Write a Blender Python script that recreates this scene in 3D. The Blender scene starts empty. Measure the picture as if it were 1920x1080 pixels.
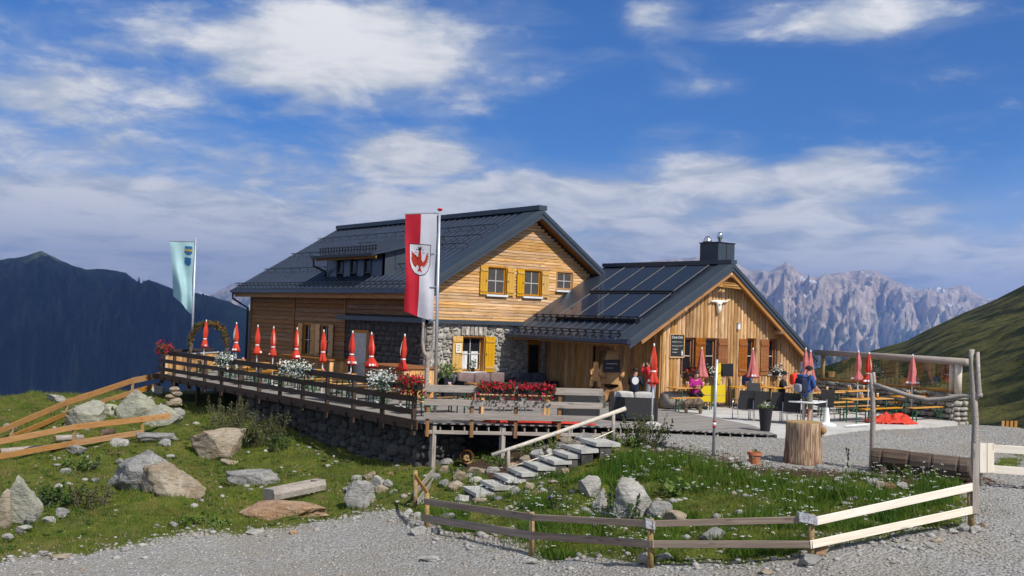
import bpy, bmesh, math, random
import numpy as np
from mathutils import Vector, Matrix, noise as mnoise
random.seed(7); rng = np.random.default_rng(11)
scn = bpy.context.scene
COL = scn.collection
# ------------------------------------------------------------------ camera
# world frame: +Y runs along the ridge of the hut (away), +X along its gable wall; z = 0 is the terrace
FPX, TILT, HORIZON, EYE = 1950.0, 0.034, 596.0, 3.0
YAW = math.atan2(1510, FPX)
_p = math.atan2((HORIZON-540)*math.cos(TILT), FPX); _a = math.atan(TILT)
FH = Vector((math.sin(YAW), math.cos(YAW), 0)); R0 = Vector((math.cos(YAW), -math.sin(YAW), 0)); UP = Vector((0, 0, 1))
FW = FH*math.cos(_p)+UP*math.sin(_p); _u = -FH*math.sin(_p)+UP*math.cos(_p)
CR = R0*math.cos(_a)+_u*math.sin(_a); CU = _u*math.cos(_a)-R0*math.sin(_a)
EYEP = Vector((0, 0, EYE))
cam = bpy.data.cameras.new('camera'); camo = bpy.data.objects.new('camera', cam); COL.objects.link(camo)
cam.sensor_width = 36; cam.lens = 36*FPX/1920; cam.clip_start = 0.2; cam.clip_end = 90000
camo.matrix_world = Matrix(((CR.x, CU.x, -FW.x, 0), (CR.y, CU.y, -FW.y, 0), (CR.z, CU.z, -FW.z, EYE), (0, 0, 0, 1)))
scn.camera = camo
# ------------------------------------------------------------------ light, sky, exposure
SUN_AZ = math.radians(176.0); SUN_EL = math.radians(46)      # azimuth measured from +Y towards +X
sdir = Vector((math.sin(SUN_AZ)*math.cos(SUN_EL), math.cos(SUN_AZ)*math.cos(SUN_EL), math.sin(SUN_EL)))
sl = bpy.data.lights.new('sun', 'SUN'); sl.energy = 5.0; sl.angle = math.radians(0.53); sl.color = (1, .95, .87)
so = bpy.data.objects.new('sun', sl); COL.objects.link(so); so.rotation_euler = sdir.to_track_quat('Z', 'Y').to_euler()
vs = scn.view_settings; vs.view_transform = 'Standard'; vs.look = 'None'; vs.exposure = 0.06; vs.gamma = 1.0
scn.cycles.use_denoising = True
scn.cycles.max_bounces = 6; scn.cycles.diffuse_bounces = 2; scn.cycles.glossy_bounces = 3; scn.cycles.transmission_bounces = 4
scn.cycles.transparent_max_bounces = 8; scn.cycles.volume_bounces = 0; scn.cycles.sample_clamp_indirect = 4
scn.cycles.caustics_reflective = False; scn.cycles.caustics_refractive = False

class NT:
    """small node builder"""
    def __init__(s, tree): s.t = tree; s.n = tree.nodes; s.l = tree.links
    def node(s, kind, **kw):
        n = s.n.new(kind)
        for k, v in kw.items(): setattr(n, k, v)
        return n
    def put(s, sock, v):
        if isinstance(v, bpy.types.NodeSocket): s.l.new(v, sock)
        elif v is not None: sock.default_value = v
    def math(s, op, a, b=None, c=None, clamp=False):
        n = s.node('ShaderNodeMath', operation=op, use_clamp=clamp)
        for i, v in enumerate((a, b, c)):
            if v is not None: s.put(n.inputs[i], v)
        return n.outputs[0]
    def vmath(s, op, a, b=None):
        n = s.node('ShaderNodeVectorMath', operation=op); s.put(n.inputs[0], a)
        if b is not None: s.put(n.inputs[1], b)
        return n.outputs['Value'] if op in ('DOT_PRODUCT', 'LENGTH') else n.outputs[0]
    def noise(s, vec, scale, detail=4, rough=.55, dist=0):
        n = s.node('ShaderNodeTexNoise'); s.put(n.inputs['Vector'], vec)
        n.inputs['Scale'].default_value = scale; n.inputs['Detail'].default_value = detail
        n.inputs['Roughness'].default_value = rough; n.inputs['Distortion'].default_value = dist
        return n.outputs['Fac']
    def ramp(s, fac, stops):
        n = s.node('ShaderNodeValToRGB'); s.put(n.inputs[0], fac); e = n.color_ramp.elements
        while len(e) < len(stops): e.new(.5)
        for q, (p, c) in zip(e, stops):
            q.position = p; q.color = (*c, 1) if hasattr(c, '__len__') else (c, c, c, 1)
        return n.outputs[0]
    def mix(s, fac, a, b, mode='MIX'):
        n = s.node('ShaderNodeMix', data_type='RGBA', blend_type=mode); s.put(n.inputs[0], fac)
        for i, v in ((6, a), (7, b)):
            s.put(n.inputs[i], (*v, 1) if isinstance(v, tuple) and len(v) == 3 else v)
        return n.outputs[2]
    def smooth(s, x, lo, hi):
        n = s.node('ShaderNodeMapRange', interpolation_type='SMOOTHSTEP'); s.put(n.inputs[0], x)
        s.put(n.inputs[1], lo); s.put(n.inputs[2], hi); return n.outputs[0]

world = bpy.data.worlds.new('World'); scn.world = world; world.use_nodes = True
W = NT(world.node_tree); W.n.clear()
sky = W.node('ShaderNodeTexSky', sky_type='NISHITA'); sky.sun_disc = False
sky.sun_elevation = SUN_EL; sky.sun_rotation = SUN_AZ; sky.altitude = 2200; sky.air_density = 1.0; sky.dust_density = .3; sky.ozone_density = 3.0
bg = W.node('ShaderNodeBackground'); bg.inputs[1].default_value = 0.1
wo = W.node('ShaderNodeOutputWorld')
tc = W.node('ShaderNodeTexCoord').outputs['Generated']
dn = W.vmath('NORMALIZE', tc)
sep = W.node('ShaderNodeSeparateXYZ'); W.put(sep.inputs[0], dn); dz = sep.outputs[2]
front = W.vmath('DOT_PRODUCT', dn, tuple(FH)); side = W.vmath('DOT_PRODUCT', dn, tuple(R0))
az = W.math('ARCTAN2', side, front)                         # azimuth from the valley direction
el = W.math('ARCSINE', dz)
den = W.math('ADD', W.math('MAXIMUM', dz, 0.0), .16)
cx_ = W.math('DIVIDE', side, den); cy_ = W.math('DIVIDE', front, den)
cmb = W.node('ShaderNodeCombineXYZ'); W.put(cmb.inputs[0], cx_); W.put(cmb.inputs[1], cy_); W.put(cmb.inputs[2], W.math('MULTIPLY', el, 1.5))
big = W.noise(cmb.outputs[0], 1.15, 5, .55, .35)
fine = W.noise(cmb.outputs[0], 3.6, 7, .62, .5)
cmb2 = W.node('ShaderNodeCombineXYZ'); W.put(cmb2.inputs[0], W.math('MULTIPLY', az, 5.5)); W.put(cmb2.inputs[1], W.math('MULTIPLY', el, 15.0))
puff = W.noise(cmb2.outputs[0], 2.3, 10, .6, .2)
# cloud banks: (photo x, photo y, half width, half height, weight)
BANKS = [(640, 112, 290, 95, .66), (330, 90, 330, 90, .20), (120, 230, 330, 150, .33), (760, 300, 150, 62, .55), (480, 330, 300, 70, .30),
         (260, 420, 420, 80, .52), (1060, 375, 380, 58, .50), (1330, 345, 170, 55, .5), (1560, 345, 140, 50, .55), (1450, 415, 250, 40, .42), (820, 400, 300, 60, .45),
         (1590, 70, 190, 46, .50), (1208, 45, 70, 34, .44), (1530, 0, 230, 26, .42), (1300, 175, 90, 18, .28), (1780, 185, 70, 28, .2),
         (600, 480, 900, 70, .34), (1500, 490, 500, 60, .36), (1850, 520, 250, 60, .33), (1800, 410, 160, 14, .22)]
acc = None
for (bx, by, rx, ry, wt) in BANKS:
    a0 = math.atan((bx-960)/FPX); e0 = (HORIZON+TILT*(bx-960)-by)/FPX
    du = W.math('DIVIDE', W.math('SUBTRACT', az, a0), rx/FPX); dv = W.math('DIVIDE', W.math('SUBTRACT', el, e0), ry/FPX)
    r2 = W.math('ADD', W.math('MULTIPLY', du, du), W.math('MULTIPLY', dv, dv))
    g = W.math('MULTIPLY', W.math('EXPONENT', W.math('MULTIPLY', r2, -0.9)), wt)
    acc = g if acc is None else W.math('MAXIMUM', acc, g)
behind = W.math('MULTIPLY', W.smooth(W.math('ABSOLUTE', az), .55, .9), .30)      # the same broken cloud goes on all round
acc = W.math('MAXIMUM', acc, behind)
low = W.math('MULTIPLY', W.smooth(el, .16, .0), .38)                               # thin milky cloud low over the ranges
acc = W.math('ADD', acc, low)
field = W.math('ADD', acc, W.math('MULTIPLY', W.math('SUBTRACT', W.math('ADD', W.math('MULTIPLY', puff, .55), W.math('ADD', W.math('MULTIPLY', big, .25), W.math('MULTIPLY', fine, .20))), .5), 1.25))
cloud = W.smooth(field, .11, .45)
veil = W.math('MULTIPLY', W.smooth(W.math('ADD', acc, W.math('MULTIPLY', W.math('SUBTRACT', fine, .5), .8)), .02, .5), .46)
cov = W.math('MAXIMUM', W.math('MULTIPLY', cloud, .93), veil)
shade = W.smooth(W.math('ADD', field, W.math('MULTIPLY', W.math('SUBTRACT', fine, .5), 1.5)), .15, .75)
ccol = W.mix(shade, (5.7, 6.3, 7.1), (10.0, 9.9, 9.8))
gam = W.node('ShaderNodeGamma'); W.put(gam.inputs[0], sky.outputs[0]); gam.inputs[1].default_value = 1.0
skyc = W.mix(1.0, gam.outputs[0], (.40, .77, 1.22), 'MULTIPLY')
pale = W.math('MULTIPLY', W.smooth(el, .17, -.01), .68)          # the air whitens towards the horizon all round
skyc = W.mix(pale, skyc, (8.4, 9.0, 9.2))
W.put(bg.inputs[0], W.mix(cov, skyc, ccol)); W.l.new(bg.outputs[0], wo.inputs[0])

# ------------------------------------------------------------------ picture direction -> place
def ray(x, y): return (FW*FPX+CR*(x-960)-CU*(y-540)).normalized()
def onZ(x, y, z=0.0): d = ray(x, y); return EYEP+d*((z-EYE)/d.z)
def onY(x, y, Y): d = ray(x, y); return EYEP+d*(Y/d.y)
def onX(x, y, X): d = ray(x, y); return EYEP+d*(X/d.x)
def onD(x, y, D): d = ray(x, y); return EYEP+d*(D/d.dot(FW))
def onPlane(x, y, P, N): d = ray(x, y); return EYEP+d*((P-EYEP).dot(N)/d.dot(N))
def depth(p): return (Vector(p)-EYEP).dot(FW)
def ppm(p): return FPX/depth(p)      # photo pixels per metre at a place

# ------------------------------------------------------------------ mesh helpers
ORG = {}
def link(o, parent=None, loc=None):
    COL.objects.link(o)
    if parent is not None: o.parent = parent
    ORG[o] = Vector(loc) if loc is not None else Vector((0, 0, 0))
    return o
def tag(o, label=None, cat=None, group=None, kind=None):
    for k, v in (('label', label), ('category', cat), ('group', group), ('kind', kind)):
        if v: o[k] = v
    return o
def thing(name, loc, label=None, cat=None, group=None, rz=0):
    o = bpy.data.objects.new(name, None); link(o, None, loc); o.location = loc; o.rotation_euler = (0, 0, rz); o.empty_display_size = .2
    return tag(o, label, cat, group)
class MB:
    def __init__(s): s.v = []; s.f = []; s.m = []; s.mi = 0
    def add(s, vs, fs):
        b = len(s.v); s.v += [tuple(q) for q in vs]; s.f += [tuple(b+i for i in q) for q in fs]; s.m += [s.mi]*len(fs); return s
    def hexa(s, c8):      # bottom 4 ccw then top 4
        return s.add(c8, [(3, 2, 1, 0), (4, 5, 6, 7), (0, 1, 5, 4), (1, 2, 6, 5), (2, 3, 7, 6), (3, 0, 4, 7)])
    def box(s, x0, x1, y0, y1, z0, z1):
        return s.hexa([(x0, y0, z0), (x1, y0, z0), (x1, y1, z0), (x0, y1, z0), (x0, y0, z1), (x1, y0, z1), (x1, y1, z1), (x0, y1, z1)])
    def beam(s, p, q, w, h, up=UP):
        p = Vector(p); q = Vector(q); d = (q-p).normalized()
        sd = d.cross(up)
        if sd.length < 1e-4: sd = d.cross(Vector((1, 0, 0)))
        sd.normalize(); u = sd.cross(d); a = sd*w/2; b = u*h/2
        return s.hexa([p-a-b, p+a-b, q+a-b, q-a-b, p-a+b, p+a+b, q+a+b, q-a+b])
    def tube(s, pts, rad, n=8, caps=True):
        pts = [Vector(p) for p in pts]
        rad = rad if hasattr(rad, '__len__') else [rad]*len(pts)
        base = len(s.v); ref = None; vs = []; fs = []
        for i, p in enumerate(pts):
            d = (pts[min(i+1, len(pts)-1)]-pts[max(i-1, 0)]).normalized()
            if ref is None: ref = d.orthogonal().normalized()
            a = (ref-d*ref.dot(d))
            a = a.normalized() if a.length > 1e-5 else d.orthogonal().normalized()
            ref = a; b = d.cross(a)
            for k in range(n):
                t = 2*math.pi*k/n; vs.append(p+(a*math.cos(t)+b*math.sin(t))*rad[i])
        for i in range(len(pts)-1):
            for k in range(n):
                k2 = (k+1) % n; fs.append((i*n+k, i*n+k2, (i+1)*n+k2, (i+1)*n+k))
        if caps: fs.append(tuple(range(n-1, -1, -1))); fs.append(tuple((len(pts)-1)*n+k for k in range(n)))
        return s.add(vs, fs)
    def lathe(s, prof, c=(0, 0, 0), n=16, wob=None):
        c = Vector(c); vs = []; fs = []
        for i, (r, z) in enumerate(prof):
            for k in range(n):
                t = 2*math.pi*k/n; rr = r*(wob(t, z) if wob else 1)
                vs.append(c+Vector((rr*math.cos(t), rr*math.sin(t), z)))
        for i in range(len(prof)-1):
            for k in range(n):
                k2 = (k+1) % n; fs.append((i*n+k, i*n+k2, (i+1)*n+k2, (i+1)*n+k))
        if prof[0][0] > 1e-4: fs.append(tuple(range(n-1, -1, -1)))
        if prof[-1][0] > 1e-4: fs.append(tuple((len(prof)-1)*n+k for k in range(n)))
        return s.add(vs, fs)
    def prism(s, poly, off):          # poly: list of 3d points, off: thickness vector
        n = len(poly); off = Vector(off); vs = [Vector(p) for p in poly]+[Vector(p)+off for p in poly]
        return s.add(vs, [tuple(range(n)), tuple(range(2*n-1, n-1, -1))]+[((i+1) % n, i, n+i, n+(i+1) % n) for i in range(n)])
    def build(s, name, mat, parent=None, smooth=False, fix=True, loc=None):
        me = bpy.data.meshes.new(name); o = ORG.get(parent, Vector((0, 0, 0))) if parent is not None else Vector(loc or (0, 0, 0))
        me.from_pydata([(x-o.x, y-o.y, z-o.z) for x, y, z in s.v], [], s.f)
        for m in (mat if isinstance(mat, (list, tuple)) else [mat]): me.materials.append(m)
        if any(s.m): me.polygons.foreach_set('material_index', s.m)
        if fix:
            bm = bmesh.new(); bm.from_mesh(me); bmesh.ops.recalc_face_normals(bm, faces=bm.faces); bm.to_mesh(me); bm.free()
        if smooth: me.polygons.foreach_set('use_smooth', [True]*len(me.polygons))
        me.update()
        ob = bpy.data.objects.new(name, me); link(ob, parent, o)
        if parent is None: ob.location = o
        return ob
_bm = {}
def bar(name, p, q, w, h, mat, parent=None, up=UP):
    """a plank / beam as an object of its own: local x along its length, mesh shared between equal sizes"""
    p = Vector(p); q = Vector(q); d = q-p; L = d.length; d.normalize()
    sd = d.cross(up)
    if sd.length < 1e-4: sd = d.cross(Vector((1, 0, 0)))
    sd.normalize(); u = sd.cross(d)
    k = (round(L, 2), w, h, mat.name, name); me = _bm.get(k)
    if me is None:
        b = min(.006, w*.2, h*.2); lx = L/2; vs = []; fs = []
        me = bpy.data.meshes.new(name)
        ring = [(-w/2, -h/2+b), (-w/2+b, -h/2), (w/2-b, -h/2), (w/2, -h/2+b), (w/2, h/2-b), (w/2-b, h/2), (-w/2+b, h/2), (-w/2, h/2-b)]
        vs = [(-lx, y, z) for y, z in ring]+[(lx, y, z) for y, z in ring]
        fs = [tuple(range(7, -1, -1)), tuple(range(8, 16))]+[(i, (i+1) % 8, 8+(i+1) % 8, 8+i) for i in range(8)]
        me.from_pydata(vs, [], fs); me.materials.append(mat); me.update(); _bm[k] = me
    o = bpy.data.objects.new(name, me); c = (p+q)/2; off = ORG.get(parent, Vector((0, 0, 0))) if parent is not None else Vector((0, 0, 0))
    link(o, parent, c)
    m = Matrix((d, -sd, u)).transposed().to_4x4(); m.translation = c-off
    o.matrix_basis = m
    return o
def copy_tree(o, parent=None):
    c = o.copy(); COL.objects.link(c); c.parent = parent
    for ch in list(o.children): copy_tree(ch, c)
    return c
def put(o, loc, rz=0, label=None, group=None):
    o.location = loc; o.rotation_euler = (0, 0, rz)
    if label: o['label'] = label
    if group: o['group'] = group
    return o
NTH = ['first', 'second', 'third', 'fourth', 'fifth', 'sixth', 'seventh', 'eighth', 'ninth', 'tenth', 'eleventh', 'twelfth', 'thirteenth']

# ------------------------------------------------------------------ materials
MAT = {}
def mat(name, col, rough=.7, metal=0, var=.12, scale=6, bump=.15, bscale=40, spec=.5, stretch=None, dark=None, rnd=.0, coord='Object', trans=0):
    """plain surface: colour with two scales of mottling, a little relief; rnd = tone change between objects"""
    m = bpy.data.materials.new(name); m.use_nodes = True; t = NT(m.node_tree); b = t.n['Principled BSDF']; MAT[name] = m
    co = t.node('ShaderNodeTexCoord').outputs[coord]
    inf = t.node('ShaderNodeObjectInfo')
    off = t.vmath('ADD', co, t.vmath('MULTIPLY', (37., 19., 11.), inf.outputs['Random']))
    if stretch: off = t.vmath('MULTIPLY', off, stretch)
    n1 = t.noise(off, scale, 5, .6); n2 = t.noise(off, bscale, 3, .6)
    dk = dark or tuple(c*(1-var*2.2) for c in col); lt = tuple(min(1, c*(1+var)) for c in col)
    c = t.mix(t.smooth(n1, .3, .72), dk, lt)
    c = t.mix(t.math('MULTIPLY', n2, .35), c, dk)
    if rnd:
        hv = t.node('ShaderNodeHueSaturation'); t.put(hv.inputs['Color'], c)
        t.put(hv.inputs['Value'], t.math('ADD', t.math('MULTIPLY', inf.outputs['Random'], 2*rnd), 1-rnd)); c = hv.outputs[0]
    t.put(b.inputs['Base Color'], c)
    t.put(b.inputs['Roughness'], t.math('ADD', t.math('MULTIPLY', n2, .2), rough-.1)); b.inputs['Metallic'].default_value = metal
    b.inputs['Specular IOR Level'].default_value = spec
    if bump:
        bp = t.node('ShaderNodeBump'); bp.inputs['Strength'].default_value = bump; bp.inputs['Distance'].default_value = .02
        t.put(bp.inputs['Height'], t.math('ADD', n2, t.math('MULTIPLY', n1, .7))); t.l.new(bp.outputs[0], b.inputs['Normal'])
    if trans:
        tr = t.node('ShaderNodeBsdfTranslucent'); t.put(tr.inputs[0], c); ms = t.node('ShaderNodeMixShader'); ms.inputs[0].default_value = trans
        out = t.n['Material Output']; t.l.new(b.outputs[0], ms.inputs[1]); t.l.new(tr.outputs[0], ms.inputs[2]); t.l.new(ms.outputs[0], out.inputs[0])
    return m
def wood(name, col, dark, rough=.7, knots=True, rnd=.16, patch=.45):
    """board with grain along local x, knots, and a tone of its own"""
    m = bpy.data.materials.new(name); m.use_nodes = True; t = NT(m.node_tree); b = t.n['Principled BSDF']; MAT[name] = m
    co = t.node('ShaderNodeTexCoord').outputs['Object']; inf = t.node('ShaderNodeObjectInfo')
    off = t.vmath('ADD', co, t.vmath('MULTIPLY', (53., 17., 29.), inf.outputs['Random']))
    g = t.noise(t.vmath('MULTIPLY', off, (.9, 22., 22.)), 1.6, 5, .6, .6)
    pat = t.noise(t.vmath('MULTIPLY', off, (.7, 3., 3.)), 1.3, 3, .5)
    c = t.mix(t.smooth(g, .32, .7), dark, col)
    c = t.mix(t.math('MULTIPLY', t.smooth(pat, .5, .75-.12*(patch > .5)), patch), c, dark)
    if knots:
        v = t.node('ShaderNodeTexVoronoi', feature='F1'); t.put(v.inputs['Vector'], t.vmath('MULTIPLY', off, (1.6, 7., 7.))); v.inputs['Scale'].default_value = 1.1
        c = t.mix(t.math('MULTIPLY', t.smooth(v.outputs['Distance'], .2, .09), .6), c, tuple(x*.45 for x in dark))
    hv = t.node('ShaderNodeHueSaturation'); t.put(hv.inputs['Color'], c)
    t.put(hv.inputs['Value'], t.math('ADD', t.math('MULTIPLY', inf.outputs['Random'], 2*rnd), 1-rnd))
    t.put(hv.inputs['Saturation'], t.math('ADD', t.math('MULTIPLY', t.math('FRACT', t.math('MULTIPLY', inf.outputs['Random'], 7.3)), .3), .85))
    t.put(b.inputs['Base Color'], hv.outputs[0]); b.inputs['Roughness'].default_value = rough; b.inputs['Specular IOR Level'].default_value = .3
    bp = t.node('ShaderNodeBump'); bp.inputs['Strength'].default_value = .25; bp.inputs['Distance'].default_value = .01
    t.put(bp.inputs['Height'], g); t.l.new(bp.outputs[0], b.inputs['Normal'])
    return m
# ------------------------------------------------------------------ material list
M = {}
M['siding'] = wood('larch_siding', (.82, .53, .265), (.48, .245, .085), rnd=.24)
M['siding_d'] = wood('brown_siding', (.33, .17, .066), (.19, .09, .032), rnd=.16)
M['log'] = wood('log_boards', (.68, .44, .205), (.35, .18, .065), rnd=.3, patch=.7)
M['soffit'] = wood('soffit_boards', (.42, .21, .07), (.26, .12, .04))
M['frame'] = wood('window_timber', (.52, .25, .06), (.36, .16, .035), knots=False, rnd=.08)
M['shutter'] = wood('honey_shutters', (.66, .39, .085), (.52, .29, .055), knots=False, rnd=.07)
M['shutter_d'] = wood('red_brown_shutters', (.34, .13, .04), (.2, .07, .02), knots=False, rnd=.1)
M['rail_dark'] = wood('dark_rail', (.085, .052, .036), (.045, .028, .02), rnd=.2)
M['rail_grey'] = wood('weathered_rail', (.40, .36, .32), (.25, .215, .185), rnd=.12)
M['rail_brown'] = wood('garden_rail', (.34, .27, .21), (.22, .165, .125), rnd=.12)
M['rail_white'] = wood('fresh_rail', (.86, .80, .69), (.74, .65, .52), rnd=.05)
M['rail_orange'] = wood('orange_rail', (.52, .27, .09), (.36, .17, .05), rnd=.1)
M['post'] = wood('fence_posts', (.40, .28, .12), (.25, .16, .06), rnd=.12)
M['deck'] = wood('deck_boards', (.30, .28, .26), (.19, .175, .16), rnd=.18)
M['grey_log'] = wood('bare_grey_wood', (.46, .41, .36), (.26, .22, .19), rnd=.1)
M['birch'] = wood('pale_pole', (.68, .62, .52), (.48, .42, .33), rnd=.05)
M['table'] = wood('beer_table_wood', (.66, .33, .06), (.52, .24, .04), knots=False, rnd=.1)
M['oldlog'] = wood('split_log', (.17, .115, .08), (.06, .045, .035), rnd=.15, patch=.7)
M['stump'] = wood('peeled_trunk', (.54, .37, .19), (.14, .05, .022), rnd=.03, patch=.97)
M['carve'] = wood('carved_pine', (.56, .29, .07), (.34, .15, .035), rnd=.05)
M['roof'] = mat('anthracite_roof', (.06, .078, .115), rough=.33, metal=.5, var=.1, scale=1.2, bump=.04, bscale=9, spec=.6)
M['fascia'] = mat('anthracite_fascia', (.05, .066, .085), rough=.45, metal=.2, var=.06, scale=2, bump=.02, bscale=9)
M['black'] = mat('black_metal', (.012, .012, .015), rough=.5, bump=0)
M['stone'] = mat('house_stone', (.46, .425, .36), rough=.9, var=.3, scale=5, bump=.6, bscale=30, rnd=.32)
M['stone_d'] = mat('shade_dark_stone', (.085, .078, .07), rough=.92, var=.25, scale=5, bump=.6, bscale=30, rnd=.35)  # dark stone, darkened further: deep shade is put into its colour
M['mortar'] = mat('lime_mortar', (.50, .475, .42), rough=.95, var=.2, scale=7, bump=.5, bscale=45)
M['gap'] = mat('wall_core', (.07, .065, .06), rough=.95, bump=.2)
M['conc'] = mat('terrace_concrete', (.53, .515, .485), rough=.9, var=.1, scale=1.1, bump=.12, bscale=50)
M['slab'] = mat('step_slab', (.46, .455, .42), rough=.9, var=.14, scale=3, bump=.2, bscale=50, rnd=.1)
M['rock'] = mat('grey_rock', (.37, .35, .31), rough=.92, var=.3, scale=2.6, bump=.8, bscale=22, rnd=.22)
M['rock_o'] = mat('tan_rock', (.43, .33, .225), rough=.92, var=.3, scale=2.4, bump=.8, bscale=20, rnd=.18)
M['chrome'] = mat('chrome', (.75, .75, .76), rough=.2, metal=1, bump=0)
M['galv'] = mat('galvanised_pole', (.52, .55, .58), rough=.42, metal=.6, var=.06, bump=0)
M['white'] = mat('white_paint', (.80, .80, .79), rough=.5, var=.04, bump=0)
M['sillw'] = mat('white_sill', (.72, .74, .76), rough=.45, var=.04, bump=0)
M['red'] = mat('red_canvas', (.72, .045, .022), rough=.75, var=.1, scale=5, bump=.1, bscale=60, trans=.22)
M['orange'] = mat('orange_canvas', (.76, .06, .025), rough=.75, var=.1, scale=5, bump=.1, bscale=60, trans=.22)
M['pink'] = mat('faded_pink_canvas', (.70, .21, .20), rough=.8, var=.1, scale=5, bump=.1, bscale=60, trans=.2)
M['cream'] = mat('pale_print', (.78, .70, .56), rough=.75, var=.06, bump=0)
M['yellow'] = mat('sign_yellow', (.86, .62, .012), rough=.42, var=.03, bump=0)
M['olive'] = M['yellow']
M['blue_s'] = mat('sign_blue', (.03, .27, .42), rough=.45, bump=0)
M['wicker'] = mat('black_wicker', (.022, .023, .026), rough=.6, var=.2, scale=30, bump=.6, bscale=120)
M['cushion_w'] = mat('pale_cushion', (.52, .50, .47), rough=.95, var=.1, bump=.2)
M['cushion_m'] = mat('mauve_cushion', (.22, .155, .15), rough=.95, var=.14, bump=.2)
M['cushion_b'] = mat('slate_cushion', (.075, .085, .105), rough=.95, var=.14, bump=.2)
M['greenleg'] = mat('green_frame', (.02, .13, .055), rough=.5, bump=0)
M['terra'] = mat('terracotta', (.50, .165, .07), rough=.8, var=.1, bump=.1)
M['slate'] = mat('chalkboard', (.016, .019, .02), rough=.7, var=.2, bump=0)
M['chalk'] = mat('chalk', (.75, .74, .70), rough=.9, bump=0)
M['tape'] = mat('silver_tape', (.58, .60, .63), rough=.35, metal=.4, var=.2, scale=18, bump=.7, bscale=28)
M['bone'] = mat('bone', (.80, .75, .64), rough=.7, var=.08, bump=.2)
M['skin'] = mat('skin', (.52, .28, .19), rough=.6, var=.05, bump=0)
M['hair'] = mat('dark_hair', (.025, .018, .014), rough=.7, bump=.2)
M['bark'] = mat('bark', (.16, .12, .09), rough=.95, var=.25, bump=.5)
def cloth(n, c): M[n] = mat(n, c, rough=.9, var=.1, scale=8, bump=.2, bscale=50); return M[n]
for n, c in dict(c_red=(.55, .015, .02), c_navy=(.012, .018, .05), c_blue=(.035, .09, .29), c_black=(.012, .012, .014), c_khaki=(.20, .185, .12), c_grey=(.30, .31, .33), c_magenta=(.40, .012, .20), c_purple=(.13, .02, .12), c_orangered=(.78, .055, .02), c_rose=(.55, .25, .36)).items(): cloth(n, c)
def leafm(n, c, c2, tr=.35):
    m = bpy.data.materials.new(n); m.use_nodes = True; t = NT(m.node_tree); b = t.n['Principled BSDF']; M[n] = m
    g = t.node('ShaderNodeNewGeometry'); pn = t.noise(g.outputs['Position'], 1.7, 4, .6); p2 = t.noise(g.outputs['Position'], 14, 2, .6)
    col = t.mix(t.smooth(t.math('ADD', t.math('MULTIPLY', pn, .65), t.math('MULTIPLY', p2, .35)), .36, .64), c, c2)
    t.put(b.inputs['Base Color'], col); b.inputs['Roughness'].default_value = .6; b.inputs['Specular IOR Level'].default_value = .25
    tr_ = t.node('ShaderNodeBsdfTranslucent'); t.put(tr_.inputs[0], col); ms = t.node('ShaderNodeMixShader'); ms.inputs[0].default_value = tr
    t.l.new(b.outputs[0], ms.inputs[1]); t.l.new(tr_.outputs[0], ms.inputs[2]); t.l.new(ms.outputs[0], t.n['Material Output'].inputs[0])
leafm('grass', (.075, .12, .012), (.175, .18, .032)); leafm('grass_d', (.055, .125, .012), (.135, .21, .022)); leafm('leaf', (.04, .085, .018), (.085, .15, .03)); leafm('leaf_l', (.10, .17, .03), (.17, .24, .05))
leafm('dry', (.20, .155, .06), (.30, .24, .10)); leafm('scrub', (.075, .085, .028), (.13, .135, .055)); leafm('autumn', (.26, .10, .03), (.14, .13, .035)); leafm('conifer', (.05, .08, .018), (.11, .13, .03))
leafm('petal_w', (.80, .80, .74), (.84, .84, .80), .25); leafm('petal_r', (.42, .01, .035), (.55, .02, .05), .25); leafm('petal_y', (.70, .48, .03), (.6, .42, .05), .25); leafm('petal_p', (.16, .06, .35), (.2, .1, .42), .25); leafm('soilchip', (.075, .042, .028), (.13, .08, .055), .0)
def glassm(n, col, rough=.05, alpha=1.0):
    m = bpy.data.materials.new(n); m.use_nodes = True; t = NT(m.node_tree); b = t.n['Principled BSDF']; M[n] = m
    nn = t.noise(t.node('ShaderNodeTexCoord').outputs['Object'], 1.3, 2, .5)
    t.put(b.inputs['Base Color'], t.mix(nn, col, tuple(c*1.3 for c in col))); b.inputs['Roughness'].default_value = rough; b.inputs['Specular IOR Level'].default_value = .45 if n == 'solar' else .22
    if alpha < 1:
        gl = t.node('ShaderNodeBsdfGlossy'); gl.inputs['Roughness'].default_value = .02; tp = t.node('ShaderNodeBsdfTransparent'); tp.inputs[0].default_value = (.80, .85, .83, 1)
        fr = t.node('ShaderNodeFresnel'); fr.inputs[0].default_value = 1.5
        ms = t.node('ShaderNodeMixShader'); t.put(ms.inputs[0], t.math('ADD', t.math('MULTIPLY', fr.outputs[0], .3), .02)); t.l.new(tp.outputs[0], ms.inputs[1]); t.l.new(gl.outputs[0], ms.inputs[2])
        t.l.new(ms.outputs[0], t.n['Material Output'].inputs[0])
glassm('glass', (.012, .014, .018)); glassm('solar', (.02, .03, .055), .08); glassm('clear', (.5, .5, .5), .02, .1)

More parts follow.
